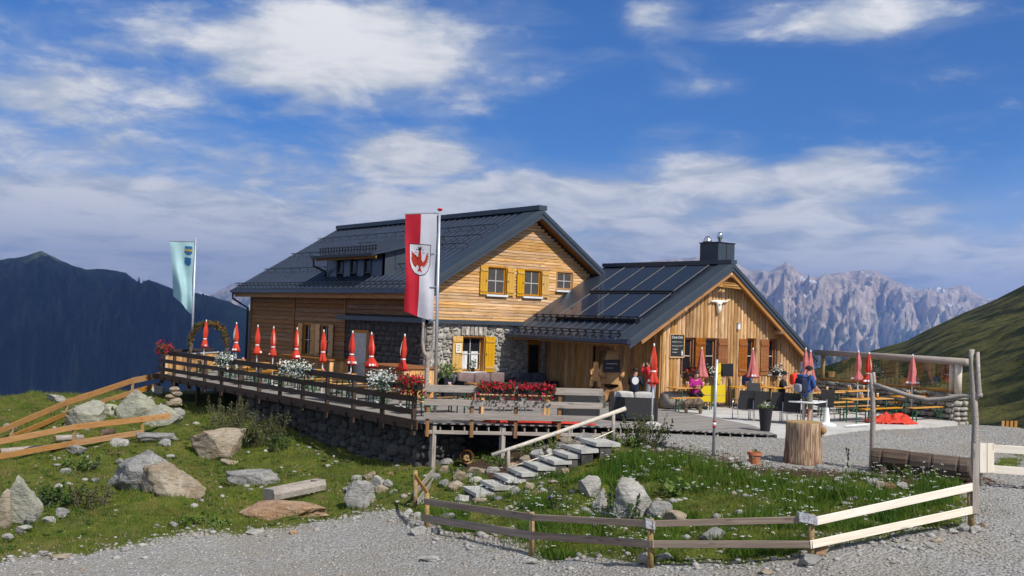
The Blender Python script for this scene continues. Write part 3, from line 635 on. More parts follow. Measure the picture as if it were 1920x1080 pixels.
# wall cores as one closed body with openings left dark behind
core = MB(); core.box(X0+.22, XR, Y0+.3, YB-.15, -.4, 3.4); core.prism([(X0+.22, Y0+.3, 3.4), (XR, Y0+.3, 3.4), (XR, Y0+.3, roofz(XR)-.35), (RX, Y0+.3, RZ-.4), (X0+.22, Y0+.3, roofz(X0+.22)-.35)], (0, 15.2, 0)); core.build('wall', M['gap'], hut)
mort = MB()
for a, b, zz0, zz1 in ((X0, win_s[0]-.05, -.3, BELT), (win_s[1]+.05, door_g[0], -.3, BELT), (win_s[0]-.05, win_s[1]+.05, -.3, win_s[2]-.1), (win_s[0]-.05, win_s[1]+.05, win_s[3]+.05, BELT), (door_g[0], door_g[1], door_g[3], BELT), (door_g[1], 28, -.3, BELT)):
    GF.box(mort, a, b, zz0, zz1, -.3, -.02)
mort.build('wall_stonework', M['mortar'], hut)
rubble(hut, GF.p(X0, .55), (1, 0, 0), (0, -1, 0), 5.8, BELT-.57, 290, M['stone'], holes=[(win_s[0]-X0-.06, win_s[1]-X0+.06, win_s[2]-.65, win_s[3]-.5), (door_g[0]-X0, door_g[1]-X0, -1, 1.6), (win_s[0]-X0-.1, win_s[1]-X0+.1, win_s[3]-.56, win_s[3]-.10)])
for k in range(6): bar('lintel_stone', GF.p(22.66+k*.2, 2.29, .01), GF.p(22.66+k*.2, 2.62, .01), .17, .12, M['stone'], hut, up=Vector((0, 1, 0)))
window(hut, GF, *win_s, deep=.24, sill=M['sillw'], shutters=M['shutter'], sw=.46, curtains=True)
GF.obj('door', door_g[0]+.04, door_g[1]-.04, .02, door_g[3]-.04, -.2, -.12, M['frame'], hut); GF.obj('door_glass', door_g[0]+.14, door_g[1]-.14, .3, door_g[3]-.2, -.115, -.1, M['glass'], hut)
nb = .118; z = BELT+.02
while z < RZ-.35:
    zc = z+nb/2
    a = max(X0-.02, RX-(RZ-.34-z-nb)/SL); b_ = min(XR, RX+(RZ-.34-z-nb)/SR)
    if b_-a > .15:
        hs = [(w[0]-.05, w[1]+.05) for w in win_g if w[2]-.06 < zc < w[3]+.06]
        for p, q in cut(a, b_, hs):
            brk = [p]
            while q-brk[-1] > 4.2: brk.append(brk[-1]+random.uniform(1.6, 3.6))
            brk.append(q)
            for s0, s1 in zip(brk[:-1], brk[1:]):
                if s1-s0 > .04: bar('plank', GF.p(s0+.002, zc, -.01), GF.p(s1-.002, zc, -.01), .05, nb-.012, M['siding'], hut)
    z += nb
bk = MB(); GF.box(bk, X0, XR, BELT, 3.9, -.29, -.05); bk.prism([GF.p(X0, 3.9, -.05), GF.p(RX+5, 3.9, -.05), GF.p(RX, RZ-.5, -.05)], (0, .2, 0)); bk.build('wall_batten', M['gap'], hut)
for i, w in enumerate(win_g): window(hut, GF, *w, deep=.10 if i < 2 else .09, sill=M['sillw'], shutters=M['shutter'] if i < 2 else None, sw=.36)
GF.obj('belt_flashing', X0-.12, 28.0, BELT-.10, BELT+.06, -.02, .16, M['fascia'], hut)
# -- left front in the shade, its stones in the shade-darkened copy
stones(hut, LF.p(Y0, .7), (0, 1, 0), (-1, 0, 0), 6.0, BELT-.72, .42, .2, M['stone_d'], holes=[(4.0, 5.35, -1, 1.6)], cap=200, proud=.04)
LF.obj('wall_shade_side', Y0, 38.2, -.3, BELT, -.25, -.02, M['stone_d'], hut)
LF.obj('door', 36.3, 37.5, 0, 2.3, -.15, .03, M['frame'], hut); LF.obj('door_leaf', 36.42, 37.38, .05, 2.18, .03, .06, M['cushion_w'], hut); LF.obj('door_shutter', 35.75, 36.28, .3, 2.2, .03, .075, M['shutter_d'], hut)
LF.obj('belt_flashing', Y0-.16, 38.55, BELT-.10, BELT+.07, -.02, .28, M['fascia'], hut)
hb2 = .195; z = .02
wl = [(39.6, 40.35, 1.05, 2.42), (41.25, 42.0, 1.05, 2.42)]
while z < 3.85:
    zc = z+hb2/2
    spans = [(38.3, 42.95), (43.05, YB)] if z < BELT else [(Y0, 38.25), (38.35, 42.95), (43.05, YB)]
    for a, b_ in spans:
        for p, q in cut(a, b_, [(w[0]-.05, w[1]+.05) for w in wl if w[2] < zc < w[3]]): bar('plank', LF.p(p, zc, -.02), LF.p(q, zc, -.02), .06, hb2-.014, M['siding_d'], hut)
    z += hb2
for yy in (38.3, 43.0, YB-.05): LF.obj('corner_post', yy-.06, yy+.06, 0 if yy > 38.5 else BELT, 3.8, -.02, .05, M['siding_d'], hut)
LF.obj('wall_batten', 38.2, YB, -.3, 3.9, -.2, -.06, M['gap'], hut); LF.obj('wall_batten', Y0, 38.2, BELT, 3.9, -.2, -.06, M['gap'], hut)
for w in wl: window(hut, LF, *w, deep=.08, shutters=M['siding'], sw=.40)
# -- roof
def roof_slope(parent, P00, P01, P11, P10, up_n, m=M['roof'], under=M['soffit'], th=.07, gap=.16, nm='roof'):
    n = Vector(up_n).normalized(); q = [Vector(p) for p in (P00, P01, P11, P10)]
    r = MB(); r.prism(q, -n*th); ro = r.build(nm, m, parent)
    ymin = min(p.y for p in q); s_ = MB(); s_.prism([(Vector((p.x, ymin+.07, p.z)) if p.y < ymin+.01 else p)-n*gap for p in q], -n*.04); s_.build('soffit', under, parent); return ro
nL = Vector((-SL, 0, 1)).normalized(); nR = Vector((SR, 0, 1)).normalized(); XER = 31.9
roofL = roof_slope(hut, (RX, YF, RZ), (RX, YBK, RZ), (XE, YBK, roofz(XE)), (XE, YF, roofz(XE)), nL)
roofR = roof_slope(hut, (RX, YF, RZ), (XER, YF, roofz(XER)), (XER, YBK, roofz(XER)), (RX, YBK, RZ), nR)
y = YF+1.0; k = 0
while y < YBK-.1:
    bar('seam', Vector((RX-.12, y, roofz(RX-.12)))+nL*.018, Vector((XE+.02, y, roofz(XE+.02)))+nL*.018, .03, .045, M['roof'], roofL, up=nL); y += .43
bar('verge_sheet', Vector((RX, YF+.48, RZ))+nL*.02, Vector((XE, YF+.48, roofz(XE)))+nL*.02, .95, .045, M['fascia'], roofL, up=nL)
for (xa, sgn, nn) in ((XE, -1, nL), (XER, 1, nR)):
    for (dn, hh, yo) in ((.07, .17, .02), (.24, .19, -.012)):
        p = Vector((RX, YF-yo, RZ))-UP*dn; q = Vector((xa, YF-yo, roofz(xa)))-UP*dn
        f = MB(); f.prism([p+UP*hh/2, q+UP*hh/2, q-UP*hh/2, p-UP*hh/2], (0, .05, 0)); f.build('fascia', M['fascia'], hut)
bar('fascia', (RX, YBK, RZ-.1), (XE, YBK, roofz(XE)-.1), .05, .26, M['fascia'], hut)
rc = MB(); rc.box(RX-.2, RX+.2, YF-.03, YBK+.02, RZ-.02, RZ+.17); rc.build('ridge_cap', M['fascia'], hut)
bar('gutter', (XE-.06, YF, roofz(XE)-.06), (XE-.06, YBK, roofz(XE)-.06), .15, .13, M['roof'], hut)
bar('eave_board', (XE+.1, YF, roofz(XE)-.22), (XE+.1, YBK-.1, roofz(XE)-.22), .05, .2, M['soffit'], hut)
dp = MB(); dp.tube([(XE-.06, YB+.4, roofz(XE)-.1), (XE-.06, YB+.4, roofz(XE)-.4), (X0-.14, YB+.06, roofz(XE)-.85), (X0-.14, YB+.06, 0)], .055, 8); dp.build('downpipe', M['black'], hut, smooth=True)
def snow_guard(parent, x, y0, y1, n, rails=1, h=.16):
    zf = lambda xx: roofz(xx); base = Vector((x, 0, zf(x))); g = MB()
    for r in range(rails): g.beam(base+n*(h*(r+1)/rails+.01)+Vector((0, y0, 0)), base+n*(h*(r+1)/rails+.01)+Vector((0, y1, 0)), .03, .035)
    yy = y0
    while yy <= y1: g.beam(base+Vector((0, yy, 0)), base+n*(h+.01)+Vector((0, yy, 0)), .022, .03); yy += .86 if rails == 1 else .43
    return g.build('snow_guard', M['black'], parent)
def xr(t): return RX+(XE-RX)*t
# dormer position on the left slope
DX = XE+1.0; DY0, DY1 = 35.9, 40.6; DZ = roofz(DX)+.95
for t_, spans in ((.22, ((YF+1.2, YBK-.2),)), (.36, ((YF+1.2, 42.5),)), (.47, ((YF+1.2, DY0-.6), (DY1+.4, YBK-.2))), (.72, ((YF+1.2, DY0-.3), (DY1+.3, YBK-.2)))):
    for a, b_ in spans: snow_guard(roofL, xr(t_), a, b_, nL)
snow_guard(roofL, xr(.965), YF+1.1, YBK-.15, nL, 2, .24)
# shed dormer with three windows
SD = .27; DXT = DX+(DZ-roofz(DX))/(SL-SD)
dr = MB(); e = DX-.55
dr.prism([(e, DY0-.25, DZ-.55*SD), (DXT+.1, DY0-.25, DZ+SD*(DXT-DX)), (DXT+.1, DY0-.25, DZ+SD*(DXT-DX)+.1), (e, DY0-.25, DZ-.55*SD+.1)], (0, DY1-DY0+.5, 0)); dorm = dr.build('dormer_roof', M['roof'], hut)
yy = DY0
while yy < DY1: bar('seam', (e, yy, DZ-.55*SD+.12), (DXT, yy, DZ+SD*(DXT-DX)+.12), .03, .045, M['roof'], dorm, up=Vector((-SD, 0, 1))); yy += .43
bar('gutter', (e-.06, DY0-.25, DZ-.55*SD+.02), (e-.06, DY1+.25, DZ-.55*SD+.02), .12, .12, M['black'], dorm)
bar('eave_board', (e+.12, DY0-.2, DZ-.55*SD-.06), (e+.12, DY1+.2, DZ-.55*SD-.06), .05, .12, M['soffit'], dorm)
g = MB()
for r in (0, 1): g.beam((e+.2, DY0-.1, DZ-.35*SD+.22+r*.12), (e+.2, DY1+.1, DZ-.35*SD+.22+r*.12), .03, .035)
for q in range(20): g.beam((e+.2, DY0+q*(DY1-DY0)/19, DZ-.1), (e+.2, DY0+q*(DY1-DY0)/19, DZ+.3), .035, .05)
g.build('snow_guard', M['black'], dorm)
DF = Face((DX, 0, 0), (0, 1, 0), (-1, 0, 0)); zd = roofz(DX)
for nm, a, b_ in (('dormer_wall', DY0, DY0+.55), ('dormer_wall', DY1-.55, DY1)): DF.obj(nm, a, b_, zd-.05, DZ-.04, -.1, 0, M['roof'], hut)
dw = [(DY0+.6+k*((DY1-DY0-1.2)/3)+.28, DY0+.6+(k+1)*((DY1-DY0-1.2)/3)-.28) for k in range(3)]
for a, b_ in cut(DY0+.55, DY1-.55, dw): DF.obj('dormer_wall', a, b_, zd-.05, DZ-.04, -.1, 0, M['roof'], hut)
for a, b_ in dw: window(hut, DF, a+.05, b_-.05, zd+.12, DZ-.12, frame=M['black'], deep=.06, cols=1, rws=1)
for ye, dy in ((DY0, .04), (DY1, -.04)):
    ck = MB(); ck.prism([(DX, ye, zd-.05), (DXT, ye, roofz(DXT)-.05), (DX, ye, DZ)], (0, dy, 0)); c_o = ck.build('dormer_cheek', M['fascia'], hut)
    for q in range(1, 5):
        xx = DX+(DXT-DX)*q/5; zt = DZ+SD*(xx-DX)
        bar('seam', (xx, ye-.012*(1 if dy > 0 else -1), roofz(xx)), (xx, ye-.012*(1 if dy > 0 else -1), zt-.02), .02, .03, M['roof'], c_o, up=Vector((0, 1, 0)))
d2 = MB(); d2.tube([(e-.06, DY1+.1, DZ-.2), (e-.04, DY1+.1, DZ-.5), (DX-.1, DY1-.05, DZ-.72), (DX-.1, DY1-.05, zd)], .05, 8); d2.build('downpipe', M['black'], hut, smooth=True)
# dormer on the far slope, its cheek just showing over the verge
fd = MB(); fd.prism([(28.2, 33.2, roofz(28.2)+.02), (31.6, 33.2, 4.75), (31.6, 33.2, 4.2), (28.2, 33.2, 4.6)], (0, 6, 0)); fd.build('dormer_roof', M['roof'], hut)

# ================================================================== annex
AX0, AX1, AY = 26.76, 34.7, 25.82; AR, AZ, AS, AT = 29.82, 5.28, .565, .665; AYF, AYB = 25.25, Y0-.02; AXE, AXR = 24.66, 35.05
def az_(x): return AZ-AS*(AR-x) if x < AR else AZ-AT*(x-AR)
ann = thing('timber_annex', (30, 28, 0), 'lower gabled annex of vertical round-edged boards with solar panels on its roof', 'building')
AF = Face((0, AY, 0), (1, 0, 0), (0, -1, 0)); BF = Face((AX0, 0, 0), (0, 1, 0), (-1, 0, 0))
cr = MB(); cr.box(AX0+.15, AX1-.1, AY+.25, Y0, -.4, 1.7); cr.prism([(AX0+.15, AY+.25, 1.7), (AX1-.1, AY+.25, 1.7), (AX1-.1, AY+.25, az_(AX1-.1)-.3), (AR, AY+.25, AZ-.35), (AX0+.15, AY+.25, az_(AX0+.15)-.3)], (0, 6.1, 0)); cr.build('wall', M['gap'], ann)
aw = [(27.84, 28.36, 1.2, 2.48), (29.02, 29.58, 1.2, 2.48), (31.36, 31.78, 1.2, 2.50), (32.62, 33.06, 1.2, 2.50)]
x = AX0+.01
while x < AX1-.05:
    w = random.uniform(.15, .2); xc = x+w/2; top = az_(xc)-.2; holes = [(q[2]-.03, q[3]+.03) for q in aw if q[0]-.06 < xc < q[1]+.06]
    for p, q in cut(-.05, top, holes):
        lb = MB(); n = 7; r = w*.5                                   # half-round slab
        ring = [(math.cos(math.pi*k/(n-1))*r, math.sin(math.pi*k/(n-1))*.085+.0) for k in range(n)]+[(-r, -.05), (r, -.05)]
        k = len(ring); L = (q-p)/2
        lb.add([(-L, a, b_) for a, b_ in ring]+[(L, a, b_) for a, b_ in ring], [tuple(range(k-1, -1, -1)), tuple(range(k, 2*k))]+[(i, (i+1) % k, k+(i+1) % k, k+i) for i in range(k)])
        o = lb.build('plank', M['log'], None, smooth=False); o.parent = ann; c = AF.p(xc, (p+q)/2, 0); 
        mm = Matrix(((0, 1, 0), (0, 0, -1), (1, 0, 0))).to_4x4(); mm = Matrix(((0, 1, 0, 0), (0, 0, -1, 0), (1, 0, 0, 0), (0, 0, 0, 1)))
        mm.translation = c-ORG[ann]; o.matrix_basis = mm
    x += w+.012
y = AY+.02
while y < Y0-.1:
    w = random.uniform(.15, .2)
    if not (28.3 < y < 29.25): bar('plank', BF.p(y+w/2, -.05, 0), BF.p(y+w/2, az_(AX0)-.2, 0), w-.006, .07, M['log'], ann, up=Vector((1, 0, 0)))
    else: bar('plank', BF.p(y+w/2, 2.05, 0), BF.p(y+w/2, az_(AX0)-.2, 0), w-.006, .07, M['log'], ann, up=Vector((1, 0, 0)))
    y += w
ad = BF.obj('door', 28.32, 29.25, 0, 2.05, -.1, .01, M['siding_d'], ann); BF.obj('door_glass', 28.55, 29.02, 1.0, 1.85, .01, .02, M['glass'], ad)
for i, q in enumerate(aw): window(ann, AF, *q, frame=M['shutter_d'], deep=.12, cols=1, rws=2, red=False, sill=M['rail_grey'])
def ashut(u0, u1):
    s_ = MB()
    for k in range(3): AF.box(s_, u0+(u1-u0)*k/3+.004, u0+(u1-u0)*(k+1)/3-.004, 1.12, 2.50, .07, .11)
    o = s_.build('shutter', M['shutter_d'], ann); [AF.box(MB(), u0+.02, u1-.02, k_, k_+.09, .11, .135).build('shutter_brace', M['shutter_d'], o) for k_ in (1.28, 2.25)]
for a, b_ in ((28.42, 28.95), (29.66, 30.2), (30.82, 31.3), (32.1, 32.58)): ashut(a, b_)
nA_ = Vector((-AS, 0, 1)).normalized(); nB_ = Vector((AT, 0, 1)).normalized()
arL = roof_slope(ann, (AR, AYF, AZ), (AR, AYB, AZ), (AXE, AYB, az_(AXE)), (AXE, AYF, az_(AXE)), nA_)
arR = roof_slope(ann, (AR, AYF, AZ), (AXR, AYF, az_(AXR)), (AXR, AYB, az_(AXR)), (AR, AYB, AZ), nB_)
for (xa, nn) in ((AXE, nA_), (AXR, nB_)):
    for (dn, hh, yo) in ((.06, .15, .02), (.20, .16, -.012)):
        p = Vector((AR, AYF-yo, AZ))-UP*dn; q = Vector((xa, AYF-yo, az_(xa)))-UP*dn
        f = MB(); f.prism([p+UP*hh/2, q+UP*hh/2, q-UP*hh/2, p-UP*hh/2], (0, .05, 0)); f.build('fascia', M['fascia'], ann)
bar('verge_sheet', Vector((AR, AYF+.3, AZ))+nA_*.02, Vector((AXE, AYF+.3, az_(AXE)))+nA_*.02, .6, .045, M['fascia'], arL, up=nA_)
rc = MB(); rc.box(AR-.15, AR+.15, AYF-.03, AYB, AZ-.02, AZ+.13); rc.build('ridge_cap', M['fascia'], ann)
bar('gutter', (AXE-.06, AYF, az_(AXE)-.05), (AXE-.06, AYB-.3, az_(AXE)-.05), .14, .13, M['roof'], ann)
bar('rafter', (AR+.05, AYF+.12, AZ-.36), (AXR-.35, AYF+.12, az_(AXR-.35)-.36), .12, .2, M['soffit'], ann); bar('rafter', (AR-.05, AYF+.12, AZ-.36), (AXE+.6, AYF+.12, az_(AXE+.6)-.36), .12, .2, M['soffit'], ann)
for xx in (AR, 32.9, 27.4):
    pb = MB(); pb.tube([(xx, AYF+.06, az_(xx)-.42), (xx, AY, az_(xx)-.42)], .1, 10); pb.build('purlin', M['log'], ann, smooth=True)
y = AYF+.8
while y < AYB-.2:
    bar('seam', Vector((AXE+.02, y, az_(AXE+.02)))+nA_*.018, Vector((AXE+1.35, y, az_(AXE+1.35)))+nA_*.018, .03, .045, M['roof'], arL, up=nA_); y += .43
for xx, rl in ((AXE+.22, 2), (AXE+1.1, 2)):
    g = MB(); B_ = Vector((xx, 0, az_(xx)))
    for r in range(rl): g.beam(B_+nA_*(.11*(r+1))+Vector((0, AYF+.6, 0)), B_+nA_*(.11*(r+1))+Vector((0, AYB-.5, 0)), .03, .035)
    yy = AYF+.7
    while yy < AYB-.5: g.beam(B_+Vector((0, yy, 0)), B_+nA_*.24+Vector((0, yy, 0)), .035, .07); yy += .43
    g.build('snow_guard', M['black'], arL)
M['pframe'] = mat('panel_alu', (.16, .16, .155), rough=.5, metal=.3, bump=0)
# solar panels, two rows of four, as seen on the slope
PA = Vector((AR, 0, AZ))+nA_*.10
def rp(x, y): return onPlane(860+x/4, 370+y/4, PA, nA_)
rowsP = [([1250, 1395, 1550, 1705, 1870], 513, [1010, 1160, 1310, 1470, 1625], 702), ([990, 1135, 1285, 1445, 1610], 716, [735, 885, 1035, 1190, 1345], 905)]
for tx, ty, bx_, by_ in rowsP:
    xt = sum(rp(q, ty).x for q in tx)/5; xb = sum(rp(q, by_).x for q in bx_)/5
    yN = (rp(tx[4], ty).y+rp(bx_[4], by_).y)/2; yFa = (rp(tx[0], ty).y+rp(bx_[0], by_).y)/2; st = (yFa-yN)/4
    for k in range(4):
        ya, yb = yN+k*st, yN+(k+1)*st; zz = lambda xx: az_(xx)
        c4 = [Vector((a, b2, az_(a)))+nA_*.11 for a, b2 in ((xt, ya+.03), (xt, yb-.03), (xb, yb-.03), (xb, ya+.03))]
        sp = MB(); sp.prism(c4, -nA_*.05); sp_o = sp.build('solar_panel', M['solar'], arL)
        for a in (ya+.015,): bar('panel_frame', Vector((xt, a, az_(xt)))+nA_*.115, Vector((xb, a, az_(xb)))+nA_*.115, .028, .03, M['pframe'], sp_o, up=nA_)
        if k == 3: bar('panel_frame', Vector((xt, yb, az_(xt)))+nA_*.115, Vector((xb, yb, az_(xb)))+nA_*.115, .028, .03, M['pframe'], sp_o, up=nA_)
    for xx in (xt, xb): bar('panel_rail', Vector((xx, yN, az_(xx)))+nA_*.10, Vector((xx, yFa, az_(xx)))+nA_*.10, .07, .1, M['black'], arL, up=nA_)
# chimney
cx0, cx1, cy0, cy1 = AR+.25, AR+1.35, 26.9, 28.1
def chimpos():
    a = onY(1346.5, 480, 27.2); b_ = onY(1377, 480, 27.2); return a.x, b_.x
cx0, cx1 = chimpos(); cy0 = 27.2; cy1 = 28.15; ctop = onY(1350, 455, 27.2).z
ch = MB(); ch.box(cx0, cx1, cy0, cy1, az_(cx1)-.3, ctop); cho = ch.build('chimney', M['fascia'], ann)
cp_ = MB(); cp_.box(cx0-.03, cx1+.03, cy0-.03, cy1+.03, ctop, ctop+.035); cp_.build('chimney_cap', M['black'], cho)
bar('chimney_seam', ((cx0+cx1)/2, cy0-.006, ctop-1.4), ((cx0+cx1)/2, cy0-.006, ctop), .02, .02, M['black'], cho)
cw = MB(); cw.lathe([(.19, 0), (.17, .08), (.11, .2), (.07, .24), (0, .25)], ((cx0+cx1)/2-.35, (cy0+cy1)/2+.2, ctop+.036), 16); cw.build('cowl', M['chrome'], cho, smooth=True)
cw = MB(); cw.lathe([(.055, 0), (.055, .1), (.1, .2), (.115, .24), (.1, .34), (.06, .42), (0, .43)], ((cx0+cx1)/2+.02, (cy0+cy1)/2-.1, ctop+.036), 16); cw.build('cowl', M['chrome'], cho, smooth=True)
# ================================================================== deck and terrace
DL0, DL1 = Vector((15.9, 24.45, 0)), Vector((15.9, 45.4, 0)); DC = Vector((20.32, 21.85, 0)); DP = Vector((23.75, 18.42, 0))
deck = thing('deck', (18, 34, 0)); tag(deck, kind='structure')
deckpoly = [(15.9, 24.45), (20.32, 21.85), (23.75, 18.42), (25.3, 20.6), (26.7, 25.3), (26.7, 32.0), (20.9, 32.2), (20.9, 47.6), (19.6, 48.6), (15.9, 45.4)]
def xspan(y):
    xs_ = []
    for i in range(len(deckpoly)):
        (x1, y1), (x2, y2) = deckpoly[i], deckpoly[(i+1) % len(deckpoly)]
        if (y1 > y) != (y2 > y): xs_.append(x1+(x2-x1)*(y-y1)/(y2-y1))
    return (min(xs_), max(xs_)) if len(xs_) > 1 else None
y = 18.5
while y < 48.5:
    s_ = xspan(y)
    if s_ and s_[1]-s_[0] > .3: bar('plank', (s_[0], y, -.02), (s_[1], y, -.02), .118, .035, M['deck'], deck)
    y += .126
under = MB()
def joist(a, b, z=-.11, w=.06, h=.15): bar('joist', (a[0], a[1], z), (b[0], b[1], z), w, h, M['rail_dark'], deck)
joist((15.96, 24.5), (15.96, 45.3)); joist((17.6, 24), (17.6, 46)); joist((19.3, 23), (19.3, 47)); joist((16.0, 45.3), (19.7, 48.4))
fr = (DC-DL0).normalized(); fr2 = (DP-DC).normalized(); fn1 = Vector((fr.y, -fr.x, 0)); fn2 = Vector((fr2.y, -fr2.x, 0))
bar('rim_board', DL0-fn1*.05-UP*.26+fr*.1, DC-fn1*.05-UP*.26, .05, .1, M['rail_grey'], deck); bar('rim_board', DC-fn2*.03-UP*.2, DP-fn2*.03-UP*.2, .05, .07, M['rail_grey'], deck)
for a, d, L, nn, zz in ((DL0, fr, (DC-DL0).length, fn1, -.2), (DC, fr2, (DP-DC).length, fn2, -.16)):
    k = .2
    while k < L: bar('joist_end', a+d*k-nn*.55-UP*(-zz-.04)*1.0, a+d*k-nn*.03-UP*(-zz-.04), .04, .12, M['rail_grey'], deck); k += .34
for p in (DL0+fr*.35-fn1*.1, DL0+fr*2.3-fn1*.1, DL0+fr*4.2-fn1*.1):
    g_ = H1(p.x, p.y); bar('deck_post', (p.x, p.y, g_-.1), (p.x, p.y, -.08), .13, .13, M['rail_grey'], deck)
for k in range(4):
    p = DL0+Vector((.35, 12.5+k*2.5, 0)); bar('deck_post', (p.x, p.y, H1(p.x, p.y)-.1), (p.x, p.y, -.2), .14, .14, M['rail_dark'], deck)
bar('edge_board', (15.80, 24.5, -.07), (15.80, 45.3, -.07), .05, .27, M['rail_dark'], deck)
for k in range(22): bar('joist_end', (15.72, 24.7+k*.95, -.15), (16.5, 24.7+k*.95, -.15), .06, .14, M['rail_dark'], deck)
# concrete terrace in front of the annex
cpoly = [(23.75, 18.38), (25.3, 18.25), (28.9, 18.55), (33.2, 18.35), (33.75, 18.7), (35.4, 25.4), (34.8, 26.2), (26.9, 26.2), (26.72, 25.3), (25.33, 20.6)]
ct = MB(); ct.prism([(x, y, -.005) for x, y in cpoly], (0, 0, -.35)); tag(ct.build('terrace', M['conc']), kind='structure')

def railing(name, label, pts, zs, hs, post_sp, m_rail, m_post, out, zlow=-.38, th=.05):
    r = thing(name, pts[0], label, 'railing')
    for a, b in zip(pts[:-1], pts[1:]):
        a = Vector(a); b = Vector(b); d = (b-a).normalized(); L = (b-a).length; nn = Vector((d.y, -d.x, 0))*out; k = .12
        while k < L: bar('post', a+d*k+UP*zlow, a+d*k+UP*(zs[0]-.02), .12, .1, m_post, r, up=Vector((d.x, d.y, 0))); k += post_sp
        for z, h in zip(zs, hs):
            brk = [0]
            while L-brk[-1] > 5.5: brk.append(brk[-1]+post_sp*3)
            brk.append(L)
            for s0, s1 in zip(brk[:-1], brk[1:]): bar('rail', a+d*(s0+.01)+nn*.085+UP*z, a+d*(s1-.01)+nn*.085+UP*(z+random.uniform(-.012, .012)), th, h, m_rail, r)
    return r
railing('deck_railing', 'long dark brown timber railing along the side of the deck', [DL0+Vector((-.05, .2, 0)), DL1+Vector((-.05, 0, 0))], (1.0, .64, .28), (.19, .16, .16), 1.72, M['rail_dark'], M['rail_dark'], -1)
railing('front_railing', 'weathered grey three-board railing on the front edge of the deck', [DL0-fn1*.02+fr*.05, DC-fn1*.02], (.96, .58, .20), (.2, .18, .17), 1.24, M['rail_grey'], M['siding_d'], 1)
railing('end_railing', 'dark railing across the far end of the deck behind the leaf arch', [DL1+Vector((0, .1, 0)), Vector((19.6, 48.55, 0))], (1.0, .6), (.12, .14), 1.3, M['rail_dark'], M['rail_dark'], -1)
et = thing('bench_screen', (17.5, 47, 0), 'low light wooden screen boards at the far end of the deck', 'screen')
for k in range(24):
    a = DL1+Vector((.12, -.15, 0)); b = Vector((19.6, 48.3, 0)); p = a+(b-a)*(k+.5)/24; d = (b-a).normalized()
    bar('board', p+UP*.03, p+UP*.82, .19, .03, M['log'] if k % 5 else M['siding'], et, up=Vector((d.y, -d.x, 0)))
bar('cap_rail', DL1+Vector((.1, -.15, .86)), Vector((19.6, 48.3, .86)), .1, .06, M['cushion_w'], et)
for (px, py, w) in ((441, 676, 'by the first white flower box'), (587, 695, 'beside the middle white flower box'), (786, 724, 'at the near corner of the deck')):
    p = onX(px, py, 15.76); b = MB(); b.box(p.x-.012, p.x, p.y-.09, p.y+.09, p.z-.09, p.z+.09)
    o = thing('small_sign', p, 'blue square plate with white mark on the railing '+w, 'sign'); b.build('plate', M['blue_s'], o)
    q = MB(); q.prism([(p.x-.013, p.y+.05, p.z-.045), (p.x-.013, p.y-.03, p.z-.045), (p.x-.013, p.y-.05, p.z+.05), (p.x-.013, p.y+.0, p.z+.0)], (-.003, 0, 0)); q.build('mark', M['white'], o)

# stone walls under the deck
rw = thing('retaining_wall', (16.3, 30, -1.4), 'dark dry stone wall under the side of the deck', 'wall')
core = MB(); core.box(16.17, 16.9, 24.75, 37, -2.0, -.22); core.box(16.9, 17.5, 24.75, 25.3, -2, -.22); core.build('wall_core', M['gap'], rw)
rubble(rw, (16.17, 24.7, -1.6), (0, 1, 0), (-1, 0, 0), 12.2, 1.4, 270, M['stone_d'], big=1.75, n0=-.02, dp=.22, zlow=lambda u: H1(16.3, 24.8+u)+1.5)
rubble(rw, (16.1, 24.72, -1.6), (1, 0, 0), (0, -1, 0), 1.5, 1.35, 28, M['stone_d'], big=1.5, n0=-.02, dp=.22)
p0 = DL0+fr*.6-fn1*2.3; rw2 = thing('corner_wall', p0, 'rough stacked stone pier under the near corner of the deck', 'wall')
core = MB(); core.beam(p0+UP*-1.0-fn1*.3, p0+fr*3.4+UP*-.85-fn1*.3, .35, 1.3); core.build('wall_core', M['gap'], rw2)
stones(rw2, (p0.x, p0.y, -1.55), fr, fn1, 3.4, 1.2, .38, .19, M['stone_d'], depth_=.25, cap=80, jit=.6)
for k, (px, py, n) in enumerate(((203, 0, 0),)): pass

# ------------------------------------------------------------------ windbreak with glass panes
GA, GB = Vector((35.55, 25.5, 0)), Vector((33.95, 18.75, 0)); gd = (GB-GA).normalized(); gl = (GB-GA).length; gn = Vector((gd.y, -gd.x, 0))
if gn.dot(Vector((-1, 0, 0))) < 0: gn = -gn
wb = thing('glass_windbreak', GB, 'glass windbreak on a low stone wall with a grey log top rail', 'windbreak')
core = MB(); core.beam(GA+UP*.2-gn*.05, GB+UP*.2-gn*.05, .38, 1.2); core.build('wall_core', M['gap'], wb)
stones(wb, GA+gn*.16-UP*.1, gd, gn, gl, .95, .42, .19, M['stone'], depth_=.22, cap=110, jit=.6, proud=.08); stones(wb, GB-gd*(-.02)+gn*.2-UP*.35, -gn, gd, .62, 1.2, .36, .19, M['stone'], depth_=.3, cap=20, proud=.1)
for k in range(14): 
    o = bpy.data.objects.new('stone', random.choice(stone_meshes(M['stone']))); link(o, wb); o.location = GA+gd*(.3+k*(gl-.5)/13)+UP*.86-ORG[wb]; o.scale = (.5, .45, .12); o.rotation_euler = (0, 0, math.atan2(gd.y, gd.x)+random.uniform(-.1, .1))
TOPR = 2.02
for k, f_ in enumerate((.02, .36, .70, .955, .995)):
    p = GA+gd*gl*f_-gn*.02; b = MB(); b.tube([p+UP*.9, p+UP*(TOPR-.04)], .09 if k != 4 else .12, 10); b.build('post', M['birch'] if k > 2 else M['post'], wb, smooth=True)
lr = MB(); lr.tube([GA+UP*TOPR-gd*.3, GA+gd*gl*.5+UP*(TOPR+.02), GB+gd*.35+UP*TOPR], [.12, .12, .13], 12); lr.build('top_rail', M['grey_log'], wb, smooth=True)
